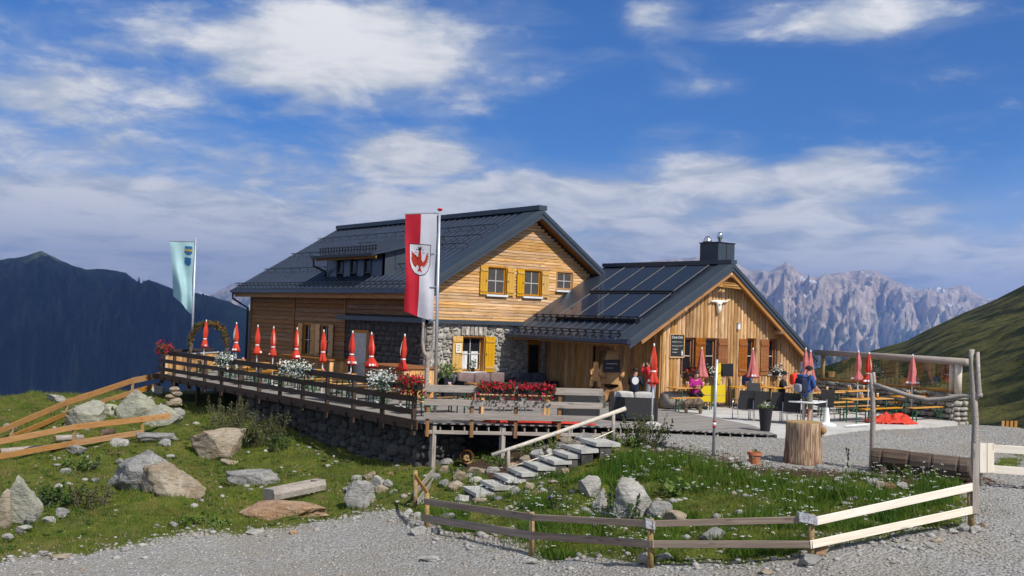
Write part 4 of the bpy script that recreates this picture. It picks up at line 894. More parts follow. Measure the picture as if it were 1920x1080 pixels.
bar('sill_rail', GA+UP*.98, GB+UP*.98, .12, .07, M['soffit'], wb)
for k in range(3):
    a, b = (.03, .35, .71)[k], (.35, .69, .95)[k]; q = MB(); q.beam(GA+gd*gl*(a+.012)+UP*1.46, GA+gd*gl*(b-.012)+UP*1.46, .012, .86); q.build('pane', M['clear'], wb)
# ------------------------------------------------------------------ parasols, closed
def parasol(kind):
    m = {'r': M['red'], 'o': M['orange'], 'p': M['pink']}[kind]
    r = bpy.data.objects.new('parasol', None); link(r)
    pl = MB(); pl.tube([(0, 0, .05), (0, 0, 2.32)], .022, 8); pl.build('pole', M['white'], r, smooth=True)
    ph = random.uniform(0, 6); n = 28
    def wob(t, z):
        k = max(0, min(1, (1.62-z)/.3)) if z < 1.62 else 0
        return 1+.16*math.sin(5*t+ph)+.08*math.sin(9*t+2*ph)+k*.22*math.sin(7*t+ph*3)
    c = MB(); fl = random.uniform(.11, .19)
    prof = [(.012, 2.40), (.03, 2.33), (.06, 2.15), (.09, 1.95), (.095, 1.80), (.075, 1.66), (.055, 1.61), (.075, 1.55), (fl*.8, 1.42), (fl, 1.30), (fl*.93, 1.22), (.05, 1.34)] if kind != 'p' or random.random() < .5 else \
           [(.012, 2.42), (.04, 2.25), (.075, 2.0), (.105, 1.75), (.14, 1.5), (.17, 1.3), (.18, 1.22), (.05, 1.3)]
    c.lathe(prof, (0, 0, 0), n, wob); co = c.build('canopy', m, r, smooth=True, fix=False)
    tp = MB(); tp.lathe([(.0, 2.45), (.022, 2.43), (.022, 2.385), (.03, 2.35)], (0, 0, 0), 8); tp.build('tip', M['white'], r, smooth=True)
    if kind != 'p':
        st = MB(); st.lathe([(.075, 1.63), (.08, 1.6), (.075, 1.585)], (0, 0, 0), 14); st.build('strap', M['white'], co)
    for k in range(4 if kind != 'p' else 2):      # pale print on the folds, lettering on the hem
        t0 = random.uniform(0, 6.28); pp = MB(); vs = []; steps = 5
        zz = (2.22, 1.72) if k < 2 and kind != 'p' else (1.36, 1.29)
        wd = .35 if k < 2 and kind != 'p' else 1.0
        for s_ in range(steps+1):
            z_ = zz[0]+(zz[1]-zz[0])*s_/steps; rr = float(np.interp(z_, [q[1] for q in prof[::-1]][1:], [q[0] for q in prof[::-1]][1:]))+.004
            for a in range(7):
                t_ = t0+wd*(a/6-.5)*(1 if k >= 2 or kind == 'p' else math.sin(math.pi*(s_+.5)/(steps+1))); rw_ = rr*wob(t_, z_); vs.append((rw_*math.cos(t_), rw_*math.sin(t_), z_))
        pp.add(vs, [(i*7+j, i*7+j+1, (i+1)*7+j+1, (i+1)*7+j) for i in range(steps) for j in range(6)]); pp.build('print', M['cream'] if k < 2 and kind != 'p' else M['white'], co, fix=False)
    b = MB(); b.lathe([(.26, .0), (.26, .05), (.2, .085), (.04, .1), (.04, .3), (0, .3)], (0, 0, 0), 20); b.build('base', M['cushion_w'] if kind != 'p' else M['black'], r)
    return r
def tip_place(px, py, ztip): 
    d = ray(px, py); return EYEP+d*((ztip-EYE)/d.z)
ORDW = ['nearest the leaf arch', 'second after the leaf arch', 'before the corner of the plank wall', 'with its skirt flared out', 'beside the shuttered windows', 'between the shuttered windows and the stonework', 'beside the shaded stonework', 'by the shaded door', 'closest to the red and white flag']
for i, (px, py) in enumerate(((383, 600), (446, 605), (484, 610), (514, 613), (557, 615), (607, 619), (660, 621), (700, 624), (755, 627))):
    p = onX(px, py, 17.6 if i > 1 else 17.3)
    o = parasol('o' if i < 6 else 'r'); o.scale = (1.05, 1.05, p.z/2.42); tag(o, 'closed red deck parasol '+ORDW[i], 'parasol', 'closed parasols on the deck'); put(o, (p.x, p.y, 0), random.uniform(0, 6)); o.rotation_euler = (random.gauss(0, .025), random.gauss(0, .025), random.uniform(0, 6))
for px, py, by, kd, lb in ((1222, 645, 797, 'o', 'closed orange red parasol on a white base in front of the black wicker armchair'), (1313, 652, 765, 'p', 'faded pink parasol over the woman in magenta'), (1409, 653, 765, 'p', 'faded pink parasol behind the blue rucksack'), (1508, 653, 775, 'p', 'faded pink parasol at the corner of the annex'), (1517, 657, 772, 'p', 'slim faded pink parasol touching the one at the annex corner'), (1607, 658, 772, 'p', 'faded pink parasol in front of the glass windbreak'), (1627, 661, 778, 'r', 'bright red parasol in front of the glass windbreak'), (1709, 665, 780, 'p', 'pink parasol standing by the far glass pane')):
    p = onZ(px, by, 0); o = parasol(kd); tag(o, lb, 'parasol', 'closed parasols on the terrace')
    hh = EYE+(HORIZON+TILT*(px-960)-py)/FPX*depth(p); put(o, (p.x, p.y, 0), random.uniform(0, 6)); o.scale = (1.1, 1.1, hh/2.42)
# ------------------------------------------------------------------ beer tables and benches
def beer_table(L=2.2, h=.77, w=.5, nm='beer_table', pl=3):
    r = bpy.data.objects.new(nm, None); link(r)
    for k in range(pl): bar('board', (-L/2, -w/2+w*(k+.5)/pl, h-.015), (L/2, -w/2+w*(k+.5)/pl, h-.015), w/pl-.006, .03, M['table'], r)
    for s_ in (-1, 1):
        for q in (-1, 1): bar('leg', (s_*(L/2-.32), q*(w/2-.06), 0), (s_*(L/2-.32), q*(w/2-.06), h-.03), .035, .035, M['greenleg'], r)
        bar('brace', (s_*(L/2-.32), -w/2+.06, h*.4), (s_*(L/2-.32), w/2-.06, h*.4), .025, .025, M['greenleg'], r); bar('strut', (s_*(L/2-.32), 0, h*.4), (s_*(L/2-.85), 0, h-.04), .02, .02, M['greenleg'], r)
    return r
bt = beer_table(); bb = beer_table(2.2, .46, .26, 'beer_bench', 1); bt_used = bb_used = False
def place(proto, used, loc, rz, label, cat, group):
    o = copy_tree(proto) if used else proto
    tag(o, label, cat, group); put(o, loc, rz); return o
def basket(p, lb):
    r = thing('table_caddy', p, lb, 'caddy', 'caddies on the tables'); b = MB(); b.lathe([(.075, 0), (.085, .13), (.075, .13), (.065, .02), (0, .02)], p, 12); b.build('bucket', M['carve'], r)
    for k in range(3): q = MB(); q.tube([Vector(p)+Vector((.03*math.cos(k*2.1), .03*math.sin(k*2.1), .03)), Vector(p)+Vector((.045*math.cos(k*2.1), .045*math.sin(k*2.1), .2))], .02, 6); q.build('bottle', M['white'] if k else M['c_red'], r)
k = 0
for i in range(8):
    yy = 26.3+i*2.45; cx = 17.75
    place(bt, bt_used, (cx, yy, 0), 0, f'orange beer table on the deck, {NTH[i]} in the row counted from the near corner', 'table', 'beer tables on the deck'); bt_used = True
    for s_ in (-1, 1):
        place(bb, bb_used, (cx, yy+s_*.58, 0), 0, f'orange bench on the {"near" if s_ < 0 else "far"} side of the {NTH[i]} beer table from the deck corner', 'bench', 'benches on the deck'); bb_used = True
    basket((cx+random.uniform(-.6, .6), yy, .772), f'small wooden caddy on the {NTH[i]} deck table from the near corner')
TT = [(1300, 726, 'in front of the magenta top'), (1411, 725, 'below the annex windows with the blue rucksack'), (1475, 726, 'where the capped man sits'), (1540, 735, 'behind the man with the rucksack'), (1602, 732, 'under the faded parasol by the windbreak'), (1625, 747, 'in the open near the fallen parasol'), (1712, 742, 'next to the end of the windbreak')]
for i, (px, py, lb) in enumerate(TT):
    p = onZ(px, py, .77); place(bt, True, (p.x, p.y, 0), random.uniform(-.04, .04), 'orange beer table '+lb, 'table', 'beer tables on the terrace')
    basket((p.x-.3, p.y, .772), 'small wooden caddy on the beer table '+lb)
    gq = Vector((p.x+random.uniform(.1, .8), p.y+random.uniform(-.15, .15), .772)); gt_ = thing('drink_glass', gq, 'amber drink on the table '+lb, 'glass', 'drinks on the terrace tables'); b = MB(); b.lathe([(.03, 0), (.038, .12), (0, .12)], gq, 10); b.build('drink', M['table'], gt_, smooth=True); b = MB(); b.lathe([(.038, .12), (.04, .16), (0, .16)], gq, 10); b.build('froth', M['white'], gt_, smooth=True)
for i, (px, py, lb) in enumerate([(1300, 745, 'behind the dog'), (1562, 754, 'left of the red parasol'), (1606, 761, 'between two beer tables near the windbreak'), (1652, 765, 'behind the heap of red canvas'), (1738, 763, 'nearest the end of the stone wall'), (1702, 752, 'under the last pink parasol')]):
    p = onZ(px, py, .46); place(bb, True, (p.x, p.y, 0), random.uniform(-.04, .04), 'orange beer bench '+lb, 'bench', 'beer benches on the terrace')
# ------------------------------------------------------------------ wicker chairs and sofas
def wchair():
    r = bpy.data.objects.new('wicker_chair', None); link(r)
    s_ = MB(); s_.box(-.25, .25, -.24, .25, .40, .46); s_.build('seat', M['wicker'], r)
    b = MB(); b.hexa([(-.26, -.27, .36), (.26, -.27, .36), (.26, -.22, .36), (-.26, -.22, .36), (-.24, -.38, .96), (.24, -.38, .96), (.24, -.33, .96), (-.24, -.33, .96)]); b.build('backrest', M['wicker'], r)
    for x in (-.27, .27):
        for y, t_ in ((-.24, -.1), (.24, .0)): q = MB(); q.tube([(x, y+t_, 0), (x, y, .42), (x, y, .63)], .014, 6); q.build('leg', M['chrome'], r, smooth=True)
        q = MB(); q.box(x-.025, x+.025, -.26, .26, .63, .66); q.build('armrest', M['chrome'], r)
    return r
wc = wchair(); used = False
for i, (px, py, rz, lb) in enumerate([(1393, 787, -.55, 'behind the tall black planter, closest to the signs'), (1425, 789, -.7, 'second from the signs in the row'), (1454, 791, -.6, 'third from the signs in the row'), (1481, 793, -.75, 'next to the man with the rucksack'), (1541, 783, -.4, 'on the far side of the white table'), (1418, 770, 2.6, 'facing the row, in front of the annex table')]):
    p = onZ(px, py, 0); o = copy_tree(wc) if used else wc; used = True; tag(o, 'black wicker chair with chrome legs '+lb, 'chair', 'wicker chairs on the terrace'); put(o, (p.x, p.y, 0), rz)
for i, (px, py, rz, lb) in enumerate([(920, 770, -.6, 'closest to the flag pole'), (960, 771, -.6, 'in the middle'), (1000, 771, -.6, 'furthest from the flag pole')]):
    p = onZ(px, py, 0); o = copy_tree(wc); tag(o, 'dark wicker chair behind the front railing, '+lb, 'chair', 'chairs behind the front railing'); put(o, (p.x, p.y, 0), rz)
p = onZ(965, 738, .74); lt_ = thing('lounge_table', (p.x, p.y, 0), 'pale wooden table behind the red flower boxes', 'table', None, -.55)
for k in range(4): bar('board', Vector((-1.1, -.36+.24*k, .72)), Vector((1.1, -.36+.24*k, .72)), .23, .04, M['siding'], None).parent = lt_
for sx in (-1, 1):
    for sy in (-1, 1): bar('leg', (sx*.98, sy*.36, 0), (sx*.98, sy*.36, .7), .09, .09, M['siding'], None).parent = lt_
p = onZ(1515, 752, .73); wt = thing('white_table', (p.x, p.y, 0), 'white square terrace table between the wicker chairs', 'table', None, .3)
q = MB(); q.box(-.6, .6, -.4, .4, .70, .73); q.build('table_top', M['white'], None).parent = wt
for sx in (-1, 1): q = MB(); q.tube([(sx*.4, 0, 0), (sx*.4, 0, .7)], .03, 8); q.build('leg', M['chrome'], None).parent = wt
p = onZ(1549, 798, 0); ub = thing('parasol_stand', p, 'empty white parasol stand beside the stump', 'stand'); q = MB(); q.lathe([(.30, 0), (.30, .06), (.12, .1), (.11, .12), (.07, .55), (0, .55)], p, 18); q.build('base', M['white'], ub); q = MB(); q.tube([p+UP*.5, p+UP*.8], .02, 6); q.build('tube', M['galv'], ub)

def soft(mb, x0, x1, y0, y1, z0, z1, k=5):
    """pillowy box"""
    bm = bmesh.new(); bmesh.ops.create_cube(bm, size=1); bmesh.ops.subdivide_edges(bm, edges=bm.edges[:], cuts=k, use_grid_fill=True)
    vs = []
    for v in bm.verts:
        c = v.co*2; s_ = Vector((c.x*math.sqrt(max(0, 1-.16*(c.y**2+c.z**2)/1)), c.y*math.sqrt(max(0, 1-.16*(c.x**2+c.z**2))), c.z*math.sqrt(max(0, 1-.22*(c.x**2+c.y**2)))))
        vs.append(((x0+x1)/2+s_.x*(x1-x0)/2, (y0+y1)/2+s_.y*(y1-y0)/2, (z0+z1)/2+s_.z*(z1-z0)/2))
    bm.verts.index_update(); fs = [tuple(q.index for q in f.verts) for f in bm.faces]; bm.free(); mb.add(vs, fs)
def sofa(L, label, loc, rz, cm, n, mcol=None, arms=True):
    r = thing('wicker_sofa', loc, label, 'sofa', None, rz); loc0 = ORG[r]; ORG[r] = Vector((0, 0, 0))
    b = MB(); b.box(-L/2, L/2, -.4, .4, .06, .3); b.build('base', M['wicker'], r)
    b = MB(); b.box(-L/2, L/2, -.42, -.32, .06, .72); b.build('backrest', M['wicker'], r)
    if arms:
        for s_ in (-1, 1): b = MB(); b.box(s_*L/2-.05, s_*L/2+.05, -.42, .4, .0, .6); b.build('arm', M['wicker'], r)
    for k in range(n):
        a = -L/2+.06+(L-.12)*k/n; bq = -L/2+.06+(L-.12)*(k+1)/n
        q = MB(); soft(q, a, bq, -.30, .38, .28, .46); q.build('seat_cushion', cm[0], r, smooth=True)
        q = MB(); soft(q, a, bq, -.36, -.16, .44, .90); q.build('back_cushion', cm[k % len(cm)], r, smooth=True)
    return r
p = onZ(1197, 790, 0); sofa(1.35, 'black wicker armchair seen from behind with pale cushions, beside the orange parasol', (p.x+.1, p.y+.35, 0), -.72, [M['cushion_w']], 2)
p = onZ(1108, 787, 0); sofa(1.0, 'black wicker seat behind the end of the front railing', (p.x, p.y+.5, 0), -.62, [M['cushion_b']], 1)
GW = Y0-.55
sofa(2.4, 'lounge sofa with mauve cushions below the honey-shuttered window', (23.4, GW, 0), math.pi, [M['cushion_m'], M['cushion_m'], M['cushion_m']], 3)
sofa(1.6, 'lounge sofa with slate blue cushions by the dark glazed door', (25.5, GW-.4, 0), math.pi, [M['cushion_b'], M['cushion_b']], 2)
sofa(1.3, 'short lounge sofa with slate cushions by the corner of the stone wall', (21.6, GW, 0), math.pi, [M['cushion_b']], 1)
lt2 = thing('side_table', (22.0, 29.9, 0), 'small low wooden table in front of the lounge sofas', 'table')
for k in range(3): bar('board', (21.4, 29.7+.2*k, .62), (22.6, 29.7+.2*k, .62), .19, .05, M['soffit'], lt2)
for x in (21.5, 22.5):
    for y in (29.7, 30.1): bar('leg', (x, y, 0), (x, y, .6), .07, .07, M['soffit'], lt2)
# counters on the deck
def counter(nm, label, x0, x1, y0, y1, h, top):
    r = thing(nm, ((x0+x1)/2, (y0+y1)/2, 0), label, 'counter'); n = int((y1-y0)/.2); 
    for k in range(n): bar('board', (x0, y0+(k+.5)*(y1-y0)/n, .03), (x0, y0+(k+.5)*(y1-y0)/n, h-.05), (y1-y0)/n-.01, .03, M['siding_d'], r, up=Vector((1, 0, 0)))
    n = max(2, int((x1-x0)/.2))
    for k in range(n): bar('board', (x0+(k+.5)*(x1-x0)/n, y0, .03), (x0+(k+.5)*(x1-x0)/n, y0, h-.05), (x1-x0)/n-.01, .03, M['siding'], r, up=Vector((0, 1, 0)))  # sunny end in lighter boards than the side: sunlight put into the wood colour
    b = MB(); b.box(x0-.08, x1+.05, y0-.08, y1+.05, h-.05, h); b.build('counter_top', top, r); b = MB(); b.box(x0+.02, x1, y0+.02, y1, .0, h-.06); b.build('carcass', M['gap'], r)
counter('serving_counter', 'wooden serving counter below the shuttered windows in the shade', 19.75, 20.6, 37.2, 41.6, 1.1, M['siding_d'])
counter('drinks_counter', 'wooden drinks counter with a brown top by the stone corner', 19.3, 20.7, 30.9, 33.6, 1.15, M['shutter_d'])
# ================================================================== poles, flags
def skinned(name, pts, edges, rad, sub=2, root=0, loc=(0, 0, 0)):
    """one continuous surface grown over a joint skeleton"""
    me = bpy.data.meshes.new(name); me.from_pydata([tuple(p) for p in pts], edges, []); ob = bpy.data.objects.new(name, me); COL.objects.link(ob)
    md = ob.modifiers.new('skin', 'SKIN'); md.use_smooth_shade = True
    for i, v in enumerate(me.skin_vertices[0].data):
        r = rad[i]; v.radius = r if hasattr(r, '__len__') else (r, r); v.use_root = (i == root)
    sm = ob.modifiers.new('sub', 'SUBSURF'); sm.levels = sub; sm.render_levels = sub
    dg = bpy.context.evaluated_depsgraph_get(); dg.update(); m2 = bpy.data.meshes.new_from_object(ob.evaluated_get(dg)); bpy.data.objects.remove(ob); bpy.data.meshes.remove(me)
    m2.name = name; return m2
base = onZ(815, 776, 0); PD = depth(base); s1 = PD/FPX
def P_(x, y): return onD(x, y, PD)
fp = thing('flag_pole', base, 'tall galvanised pole carrying the red and white flag at the deck corner', 'pole')
b = MB(); b.tube([base, P_(824, 400)], [.055, .04], 10); b.build('shaft', M['galv'], fp, smooth=True)
b = MB(); tp = P_(825, 394); b.lathe([(.03, -.03), (.08, .0), (.085, .03), (.04, .06), (0, .065)], tp, 14); b.build('finial', M['c_red'], fp, smooth=True)
for (xa, ya, xb, yb) in ((823, 400, 812, 400), (820, 476, 809, 475), (818, 538, 806, 538), (817, 600, 804, 598)): q = MB(); q.tube([P_(xa, ya), P_(xb, yb)], .014, 6); q.build('bracket', M['galv'], fp)
q = MB(); q.tube([P_(818, 399), P_(758, 401)], .014, 6); q.build('cross_arm', M['galv'], fp)
def flag_surface(c, amp, seed, nrm):
    """c: photo corners top-right, top-left, bottom-left, bottom-right on the pole plane"""
    TR, TL, BL, BR = [Vector(q) for q in c]
    def f(u, v):
        p = (TR*(1-u)+TL*u)*(1-v)+(BR*(1-u)+BL*u)*v
        w = amp*(v**.8)*(math.sin(u*5.5+seed+v*2.2)*.6+.5*math.sin(u*10+v*3.1+seed*2)+.4*math.sin(v*9+u*3))
        return p+nrm*w
    return f
def flag_patch(f, poly, m, name, parent, off, nrm, cuts=4):
    bm = bmesh.new(); vs = [bm.verts.new((x, y, 0)) for x, y in poly]; fc = bm.faces.new(vs); bmesh.ops.triangulate(bm, faces=[fc])
    bmesh.ops.subdivide_edges(bm, edges=bm.edges[:], cuts=cuts, use_grid_fill=True)
    out = MB(); bm.verts.index_update(); out.add([f(v.co.x, v.co.y)+nrm*off for v in bm.verts], [tuple(q.index for q in fc.verts) for fc in bm.faces]); bm.free()
    return out.build(name, m, parent, smooth=True, fix=False)
def flag_cloth(f, u0, u1, m, name, parent, nu=16, nv=44):
    b = MB(); b.add([f(u0+(u1-u0)*i/nu, j/nv) for j in range(nv+1) for i in range(nu+1)], [(j*(nu+1)+i, j*(nu+1)+i+1, (j+1)*(nu+1)+i+1, (j+1)*(nu+1)+i) for j in range(nv) for i in range(nu)])
    return b.build(name, m, parent, smooth=True, fix=False)
FN = -FH*.88+R0*(.47)
FN.normalize()
fl = thing('flag', P_(790, 500), 'long hanging flag in red and white with an eagle shield', 'flag')
def clothm(n, c):
    m = mat(n, c, rough=.8, var=.04, scale=3, bump=.15, bscale=80, trans=.3); M[n] = m
clothm('f_red', (.55, .01, .03)); clothm('f_white', (.76, .76, .82)); clothm('f_teal', (.50, .76, .78)); clothm('f_blue', (.03, .17, .40)); clothm('f_yel', (.62, .42, .06)); clothm('f_eagle', (.50, .035, .012)); clothm('f_dark', (.03, .03, .035))
ff = flag_surface([P_(819, 400), P_(760, 402), P_(757, 584), P_(813, 603)], .12, 1.2, FN)
flag_cloth(ff, 0, .5, M['f_white'], 'white_half', fl); flag_cloth(ff, .5, 1, M['f_red'], 'red_half', fl)
sh = lambda k: [(.5+k*x, .445+k*y*.92) for x, y in ((-.33, -.155), (.33, -.155), (.33, .04), (.27, .10), (.16, .145), (0, .165), (-.16, .145), (-.27, .10), (-.33, .04))]
flag_patch(ff, sh(1.06), M['f_dark'], 'shield_border', fl, .006, FN); flag_patch(ff, sh(1.0), M['f_white'], 'shield', fl, .012, FN)
wing = [(.03, -.01), (.10, .035), (.17, -.0), (.22, -.07), (.29, -.085), (.25, -.055), (.29, -.045), (.25, -.03), (.285, -.01), (.24, -.002), (.27, .03), (.215, .025), (.235, .06), (.18, .045), (.19, .085), (.13, .065), (.12, .1), (.08, .07), (.04, .08), (.02, .05)]
for sx in (1, -1): flag_patch(ff, [(.5+sx*x, .44+y*.85) for x, y in wing][::sx], M['f_eagle'], 'eagle_wing', fl, .018, FN, 2)
flag_patch(ff, [(.5+x, .44+y*.85) for x, y in ((-.03, -.1), (.03, -.1), (.05, -.04), (.05, .05), (.025, .1), (.07, .15), (0, .135), (-.07, .15), (-.025, .1), (-.05, .05), (-.05, -.04))], M['f_eagle'], 'eagle_body', fl, .019, FN, 2)
flag_patch(ff, [(.5+x, .44+y*.85) for x, y in ((-.02, -.135), (.035, -.13), (.075, -.105), (.03, -.1), (-.02, -.095), (-.045, -.115))], M['f_dark'], 'eagle_head', fl, .019, FN, 2)
for a in range(7):
    t_ = math.pi*(.1+.8*a/6); q = .13; flag_patch(ff, [(.5+q*math.cos(t_)*1.0+dx, .44-.085*math.sin(t_)-.035+dy) for dx, dy in ((-.016, 0), (0, -.008), (.016, 0), (0, .008))], M['f_dark'], 'laurel_leaf', fl, .018, FN, 1)
# second flag, far end of the deck
b2 = onD(359, 672, 49.5); D2 = 49.5
def Q_(x, y): return onD(x, y, D2)
fp2 = thing('flag_pole', (b2.x, b2.y, 0), 'slim steel pole carrying the pale teal flag behind the leaf arch', 'pole')
b = MB(); b.tube([(b2.x, b2.y, -.9), Q_(367, 450)], [.06, .045], 10); b.build('shaft', M['galv'], fp2, smooth=True); b = MB(); b.lathe([(0, -.06), (.06, 0), (0, .06)], Q_(367, 449), 12); b.build('finial', M['galv'], fp2, smooth=True)
q = MB(); q.tube([Q_(366, 453), Q_(317, 452)], .02, 6); q.build('cross_arm', M['galv'], fp2)
f2 = thing('flag', Q_(345, 500), 'pale teal flag with two small blue shields, billowing at its hem', 'flag')
f2s = flag_surface([Q_(365, 453), Q_(318, 452), Q_(327, 555), Q_(359, 590)], .22, 2.6, FN)
flag_cloth(f2s, 0, 1, M['f_teal'], 'cloth', f2, 24, 44)
s2 = lambda cx, cy, w, h: [(cx-w, cy-h), (cx+w, cy-h), (cx+w, cy+h*.5), (cx+w*.5, cy+h), (cx-w*.5, cy+h), (cx-w, cy+h*.5)]
flag_patch(f2s, s2(.24, .13, .15, .06), M['f_blue'], 'shield', f2, .03, FN, 3); flag_patch(f2s, s2(.26, .29, .13, .055), M['f_blue'], 'shield', f2, .03, FN, 3)
flag_patch(f2s, [(.08, .125), (.13, .105), (.18, .125), (.24, .105), (.3, .125), (.35, .105), (.4, .125), (.4, .155), (.35, .135), (.3, .155), (.24, .135), (.18, .155), (.13, .135), (.08, .155)], M['f_yel'], 'wave_band', f2, .045, FN, 2)
# forked bare trunk beside the flag pole
tb = onZ(806, 772, 0); TD = depth(tb); T_ = lambda x, y: onD(x, y, TD)
ft = thing('forked_trunk', tb, 'bare grey forked trunk standing upright beside the flag pole', 'trunk')
me = skinned('trunk_body', [T_(800, 772), T_(800, 720), T_(801, 685), T_(804, 668), T_(795, 662), T_(792, 640), T_(794, 604), T_(811, 655), T_(813, 625), T_(814, 602), T_(808, 660)], [(0, 1), (1, 2), (2, 3), (3, 4), (4, 5), (5, 6), (3, 7), (7, 8), (8, 9)], [.09, .085, .08, .085, .055, .045, .04, .05, .045, .04, .03], 2)
me.materials.append(M['grey_log']); o = bpy.data.objects.new('trunk_body', me); link(o, ft); o.location = -Vector(tb)
# ================================================================== plants
def leaves(mb, pts, size, flat=.5, nrm=None):
    """scatter single leaf-sized faces"""
    for p in pts:
        s_ = size*random.uniform(.6, 1.35); a = Vector((random.gauss(0, 1), random.gauss(0, 1), random.gauss(0, flat))).normalized(); c = a.orthogonal().normalized()
        c.rotate(Matrix.Rotation(random.uniform(0, 6.3), 3, a)); p = Vector(p); w = a.cross(c)*s_*.32
        mb.add([p-c*s_*.5, p+w, p+c*s_*.5, p-w], [(0, 1, 2, 3)])
def flower_box(loc, along, L, petal, label, h=.28, n=260, drop=.25, box=True, group=None, dense=.66):
    along = Vector(along).normalized(); loc = Vector(loc); nn = Vector((along.y, -along.x, 0)); r = thing('flower_box', loc, label, 'flower box', group)
    if box: bar('trough', loc-along*L/2+UP*.08, loc+along*L/2+UP*.08, .18, .16, M['black'], r)
    f = MB(); pl = MB(); fp_, pp_ = [], []
    for k in range(n):
        u = random.uniform(-.5, .5)*L*1.06; v = random.gauss(0, .1); hgt_ = .14+abs(random.gauss(0, 1))*h*.45; 
        if random.random() < drop: hgt_ = random.uniform(-.14, .12); v = (.13+random.random()*.08)*random.choice((1, -1))
        p = loc+along*u+nn*v+UP*hgt_; (pp_ if random.random() < dense else fp_).append(p)
    leaves(f, fp_+[p-UP*.04 for p in pp_[::2]], .075); leaves(pl, pp_, .085, 1.0)
    tag(f.build('foliage', M['leaf'], r, fix=False), kind='stuff'); tag(pl.build('blossom', petal, r, fix=False), kind='stuff'); return r
def rail_pt(px, py): return onX(px, py, 15.72)
for (px, py, L, pt, lb, n) in ((310, 655, 1.6, 'petal_r', 'red flower box on the far corner of the deck railing', 170), (424, 676, 1.3, 'petal_w', 'white flower box on the dark railing closest to the leaf arch', 260), (556, 693, 1.9, 'petal_w', 'wide white flower box on the middle of the dark railing', 420), (720, 716, 1.2, 'petal_w', 'white flower box on the dark railing nearest the deck corner', 420)):
    p = rail_pt(px, py); flower_box((p.x-.02, p.y, p.z-.12), (0, 1, 0), L, M[pt], lb, n=int(n*2.2), drop=.35, dense=.75)
p = rail_pt(770, 719); flower_box((p.x, p.y, p.z-.16), (0, 1, 0), 1.0, M['petal_r'], 'red flower box beside the blue plate at the deck corner', n=800, dense=.75)
for f_, lb in ((.40, 'dark red flower box on the grey front railing, closer to the flag'), (.625, 'dark red flower box on the grey front railing, farther from the flag')):
    p = DL0+fr*((DC-DL0).length*f_)+fn1*.14+UP*.86
    flower_box(p, fr, 1.0, M['petal_r'], lb, n=900, drop=.12, h=.17, dense=.74)
for u, z_, pt, lb in ((28.12, 1.06, 'petal_r', 'red flower box under the first annex window'), (29.3, 1.1, 'petal_w', 'white flower box under the second annex window'), (33.0, 1.12, 'petal_w', 'small white flower pot on the last annex window sill')):
    flower_box((u, AY-.22, z_), (1, 0, 0), .62 if u < 32 else .4, M[pt], lb, n=190)
# leaf arch
ac = onD(392, 700, 47.2); aD = 47.2; ar = thing('leaf_arch', (ac.x, ac.y, 0), 'arch of dried orange and green leaves at the far end of the deck', 'arch')
b = MB(); apts = []; tubep = []
for k in range(25):
    t_ = math.pi*k/24; c = onD(391-34*math.cos(t_), 648-42*math.sin(t_)**.8, aD); tubep.append(c)
tubep = [onD(357, 690, aD)]+tubep+[onD(426, 690, aD)]
b.tube(tubep, .07, 6); b.build('hoop', M['bark'], ar)
for k in range(1500):
    i = random.randrange(len(tubep)-1); q = tubep[i].lerp(tubep[i+1], random.random()); apts.append(q+Vector((random.gauss(0, .07), random.gauss(0, .07), random.gauss(0, .07))))
f = MB(); leaves(f, apts[:900], .11, 1); tag(f.build('foliage', M['autumn'], ar, fix=False), kind='stuff'); f = MB(); leaves(f, apts[900:], .1, 1); tag(f.build('foliage_green', M['scrub'], ar, fix=False), kind='stuff')

def weed(px, py, w, h, n, m, label, stems=16, leaf=.07, name='shrub', cat='shrub', loc=None, m2=None, group=None, spread=1.0):
    g = Vector(loc) if loc else gpx(px, py); r = thing(name, g, label, cat, group); st = MB(); pts = []
    for k in range(stems):
        a = random.uniform(0, 6.28); rr = w/2*math.sqrt(random.random()); b0 = g+Vector((math.cos(a)*rr*.7, math.sin(a)*rr*.7, -.04)); hh = h*random.uniform(.55, 1.05)
        t1 = b0+Vector((math.cos(a)*rr*.5*spread+random.gauss(0, .05), math.sin(a)*rr*.5*spread+random.gauss(0, .05), hh)); mid_ = (b0+t1)/2+Vector((random.gauss(0, .04), random.gauss(0, .04), 0))
        st.tube([b0, mid_, t1], [.012, .009, .004], 4, caps=False)
        for q in range(n//stems):
            u = random.random()**.7; c = b0.lerp(mid_, u*2) if u < .5 else mid_.lerp(t1, u*2-1); sp = .09*(1.15-u)*w
            pts.append(c+Vector((random.gauss(0, sp), random.gauss(0, sp), random.gauss(0, .03))))
    tag(st.build('stem', MAT['bark'], r, fix=False), kind='stuff'); f = MB(); leaves(f, pts, leaf, .8); tag(f.build('foliage', m, r, fix=False), kind='stuff')
    if m2: f = MB(); leaves(f, random.sample(pts, len(pts)//5), leaf*.8, 1); tag(f.build('blossom', m2, r, fix=False), kind='stuff')
    return r
weed(425, 812, 1.6, 1.25, 1500, M['scrub'], 'tall olive weeds against the stone wall behind the tan boulder', 34, .07)
weed(490, 830, 1.7, 1.15, 1500, M['scrub'], 'tall olive weeds growing at the foot of the dark stone wall', 34, .07)
weed(452, 836, 1.2, .7, 700, M['leaf'], 'low leafy bush between the tall weeds and the boulder', 20, .08)
weed(523, 842, .9, .6, 400, M['leaf'], 'leafy plant creeping up the dark wall', 14, .08)
weed(140, 880, .9, .45, 420, M['leaf_l'], 'bright green fern tuft on the grassy slope', 18, .1, 'fern', 'fern', spread=2.5)
weed(112, 945, 1.0, .5, 600, M['leaf'], 'dark green bush beside the lichen boulder', 18, .09)
weed(172, 945, 1.0, .5, 600, M['scrub'], 'purplish thistle bush at the foot of the tilted slab', 20, .06)
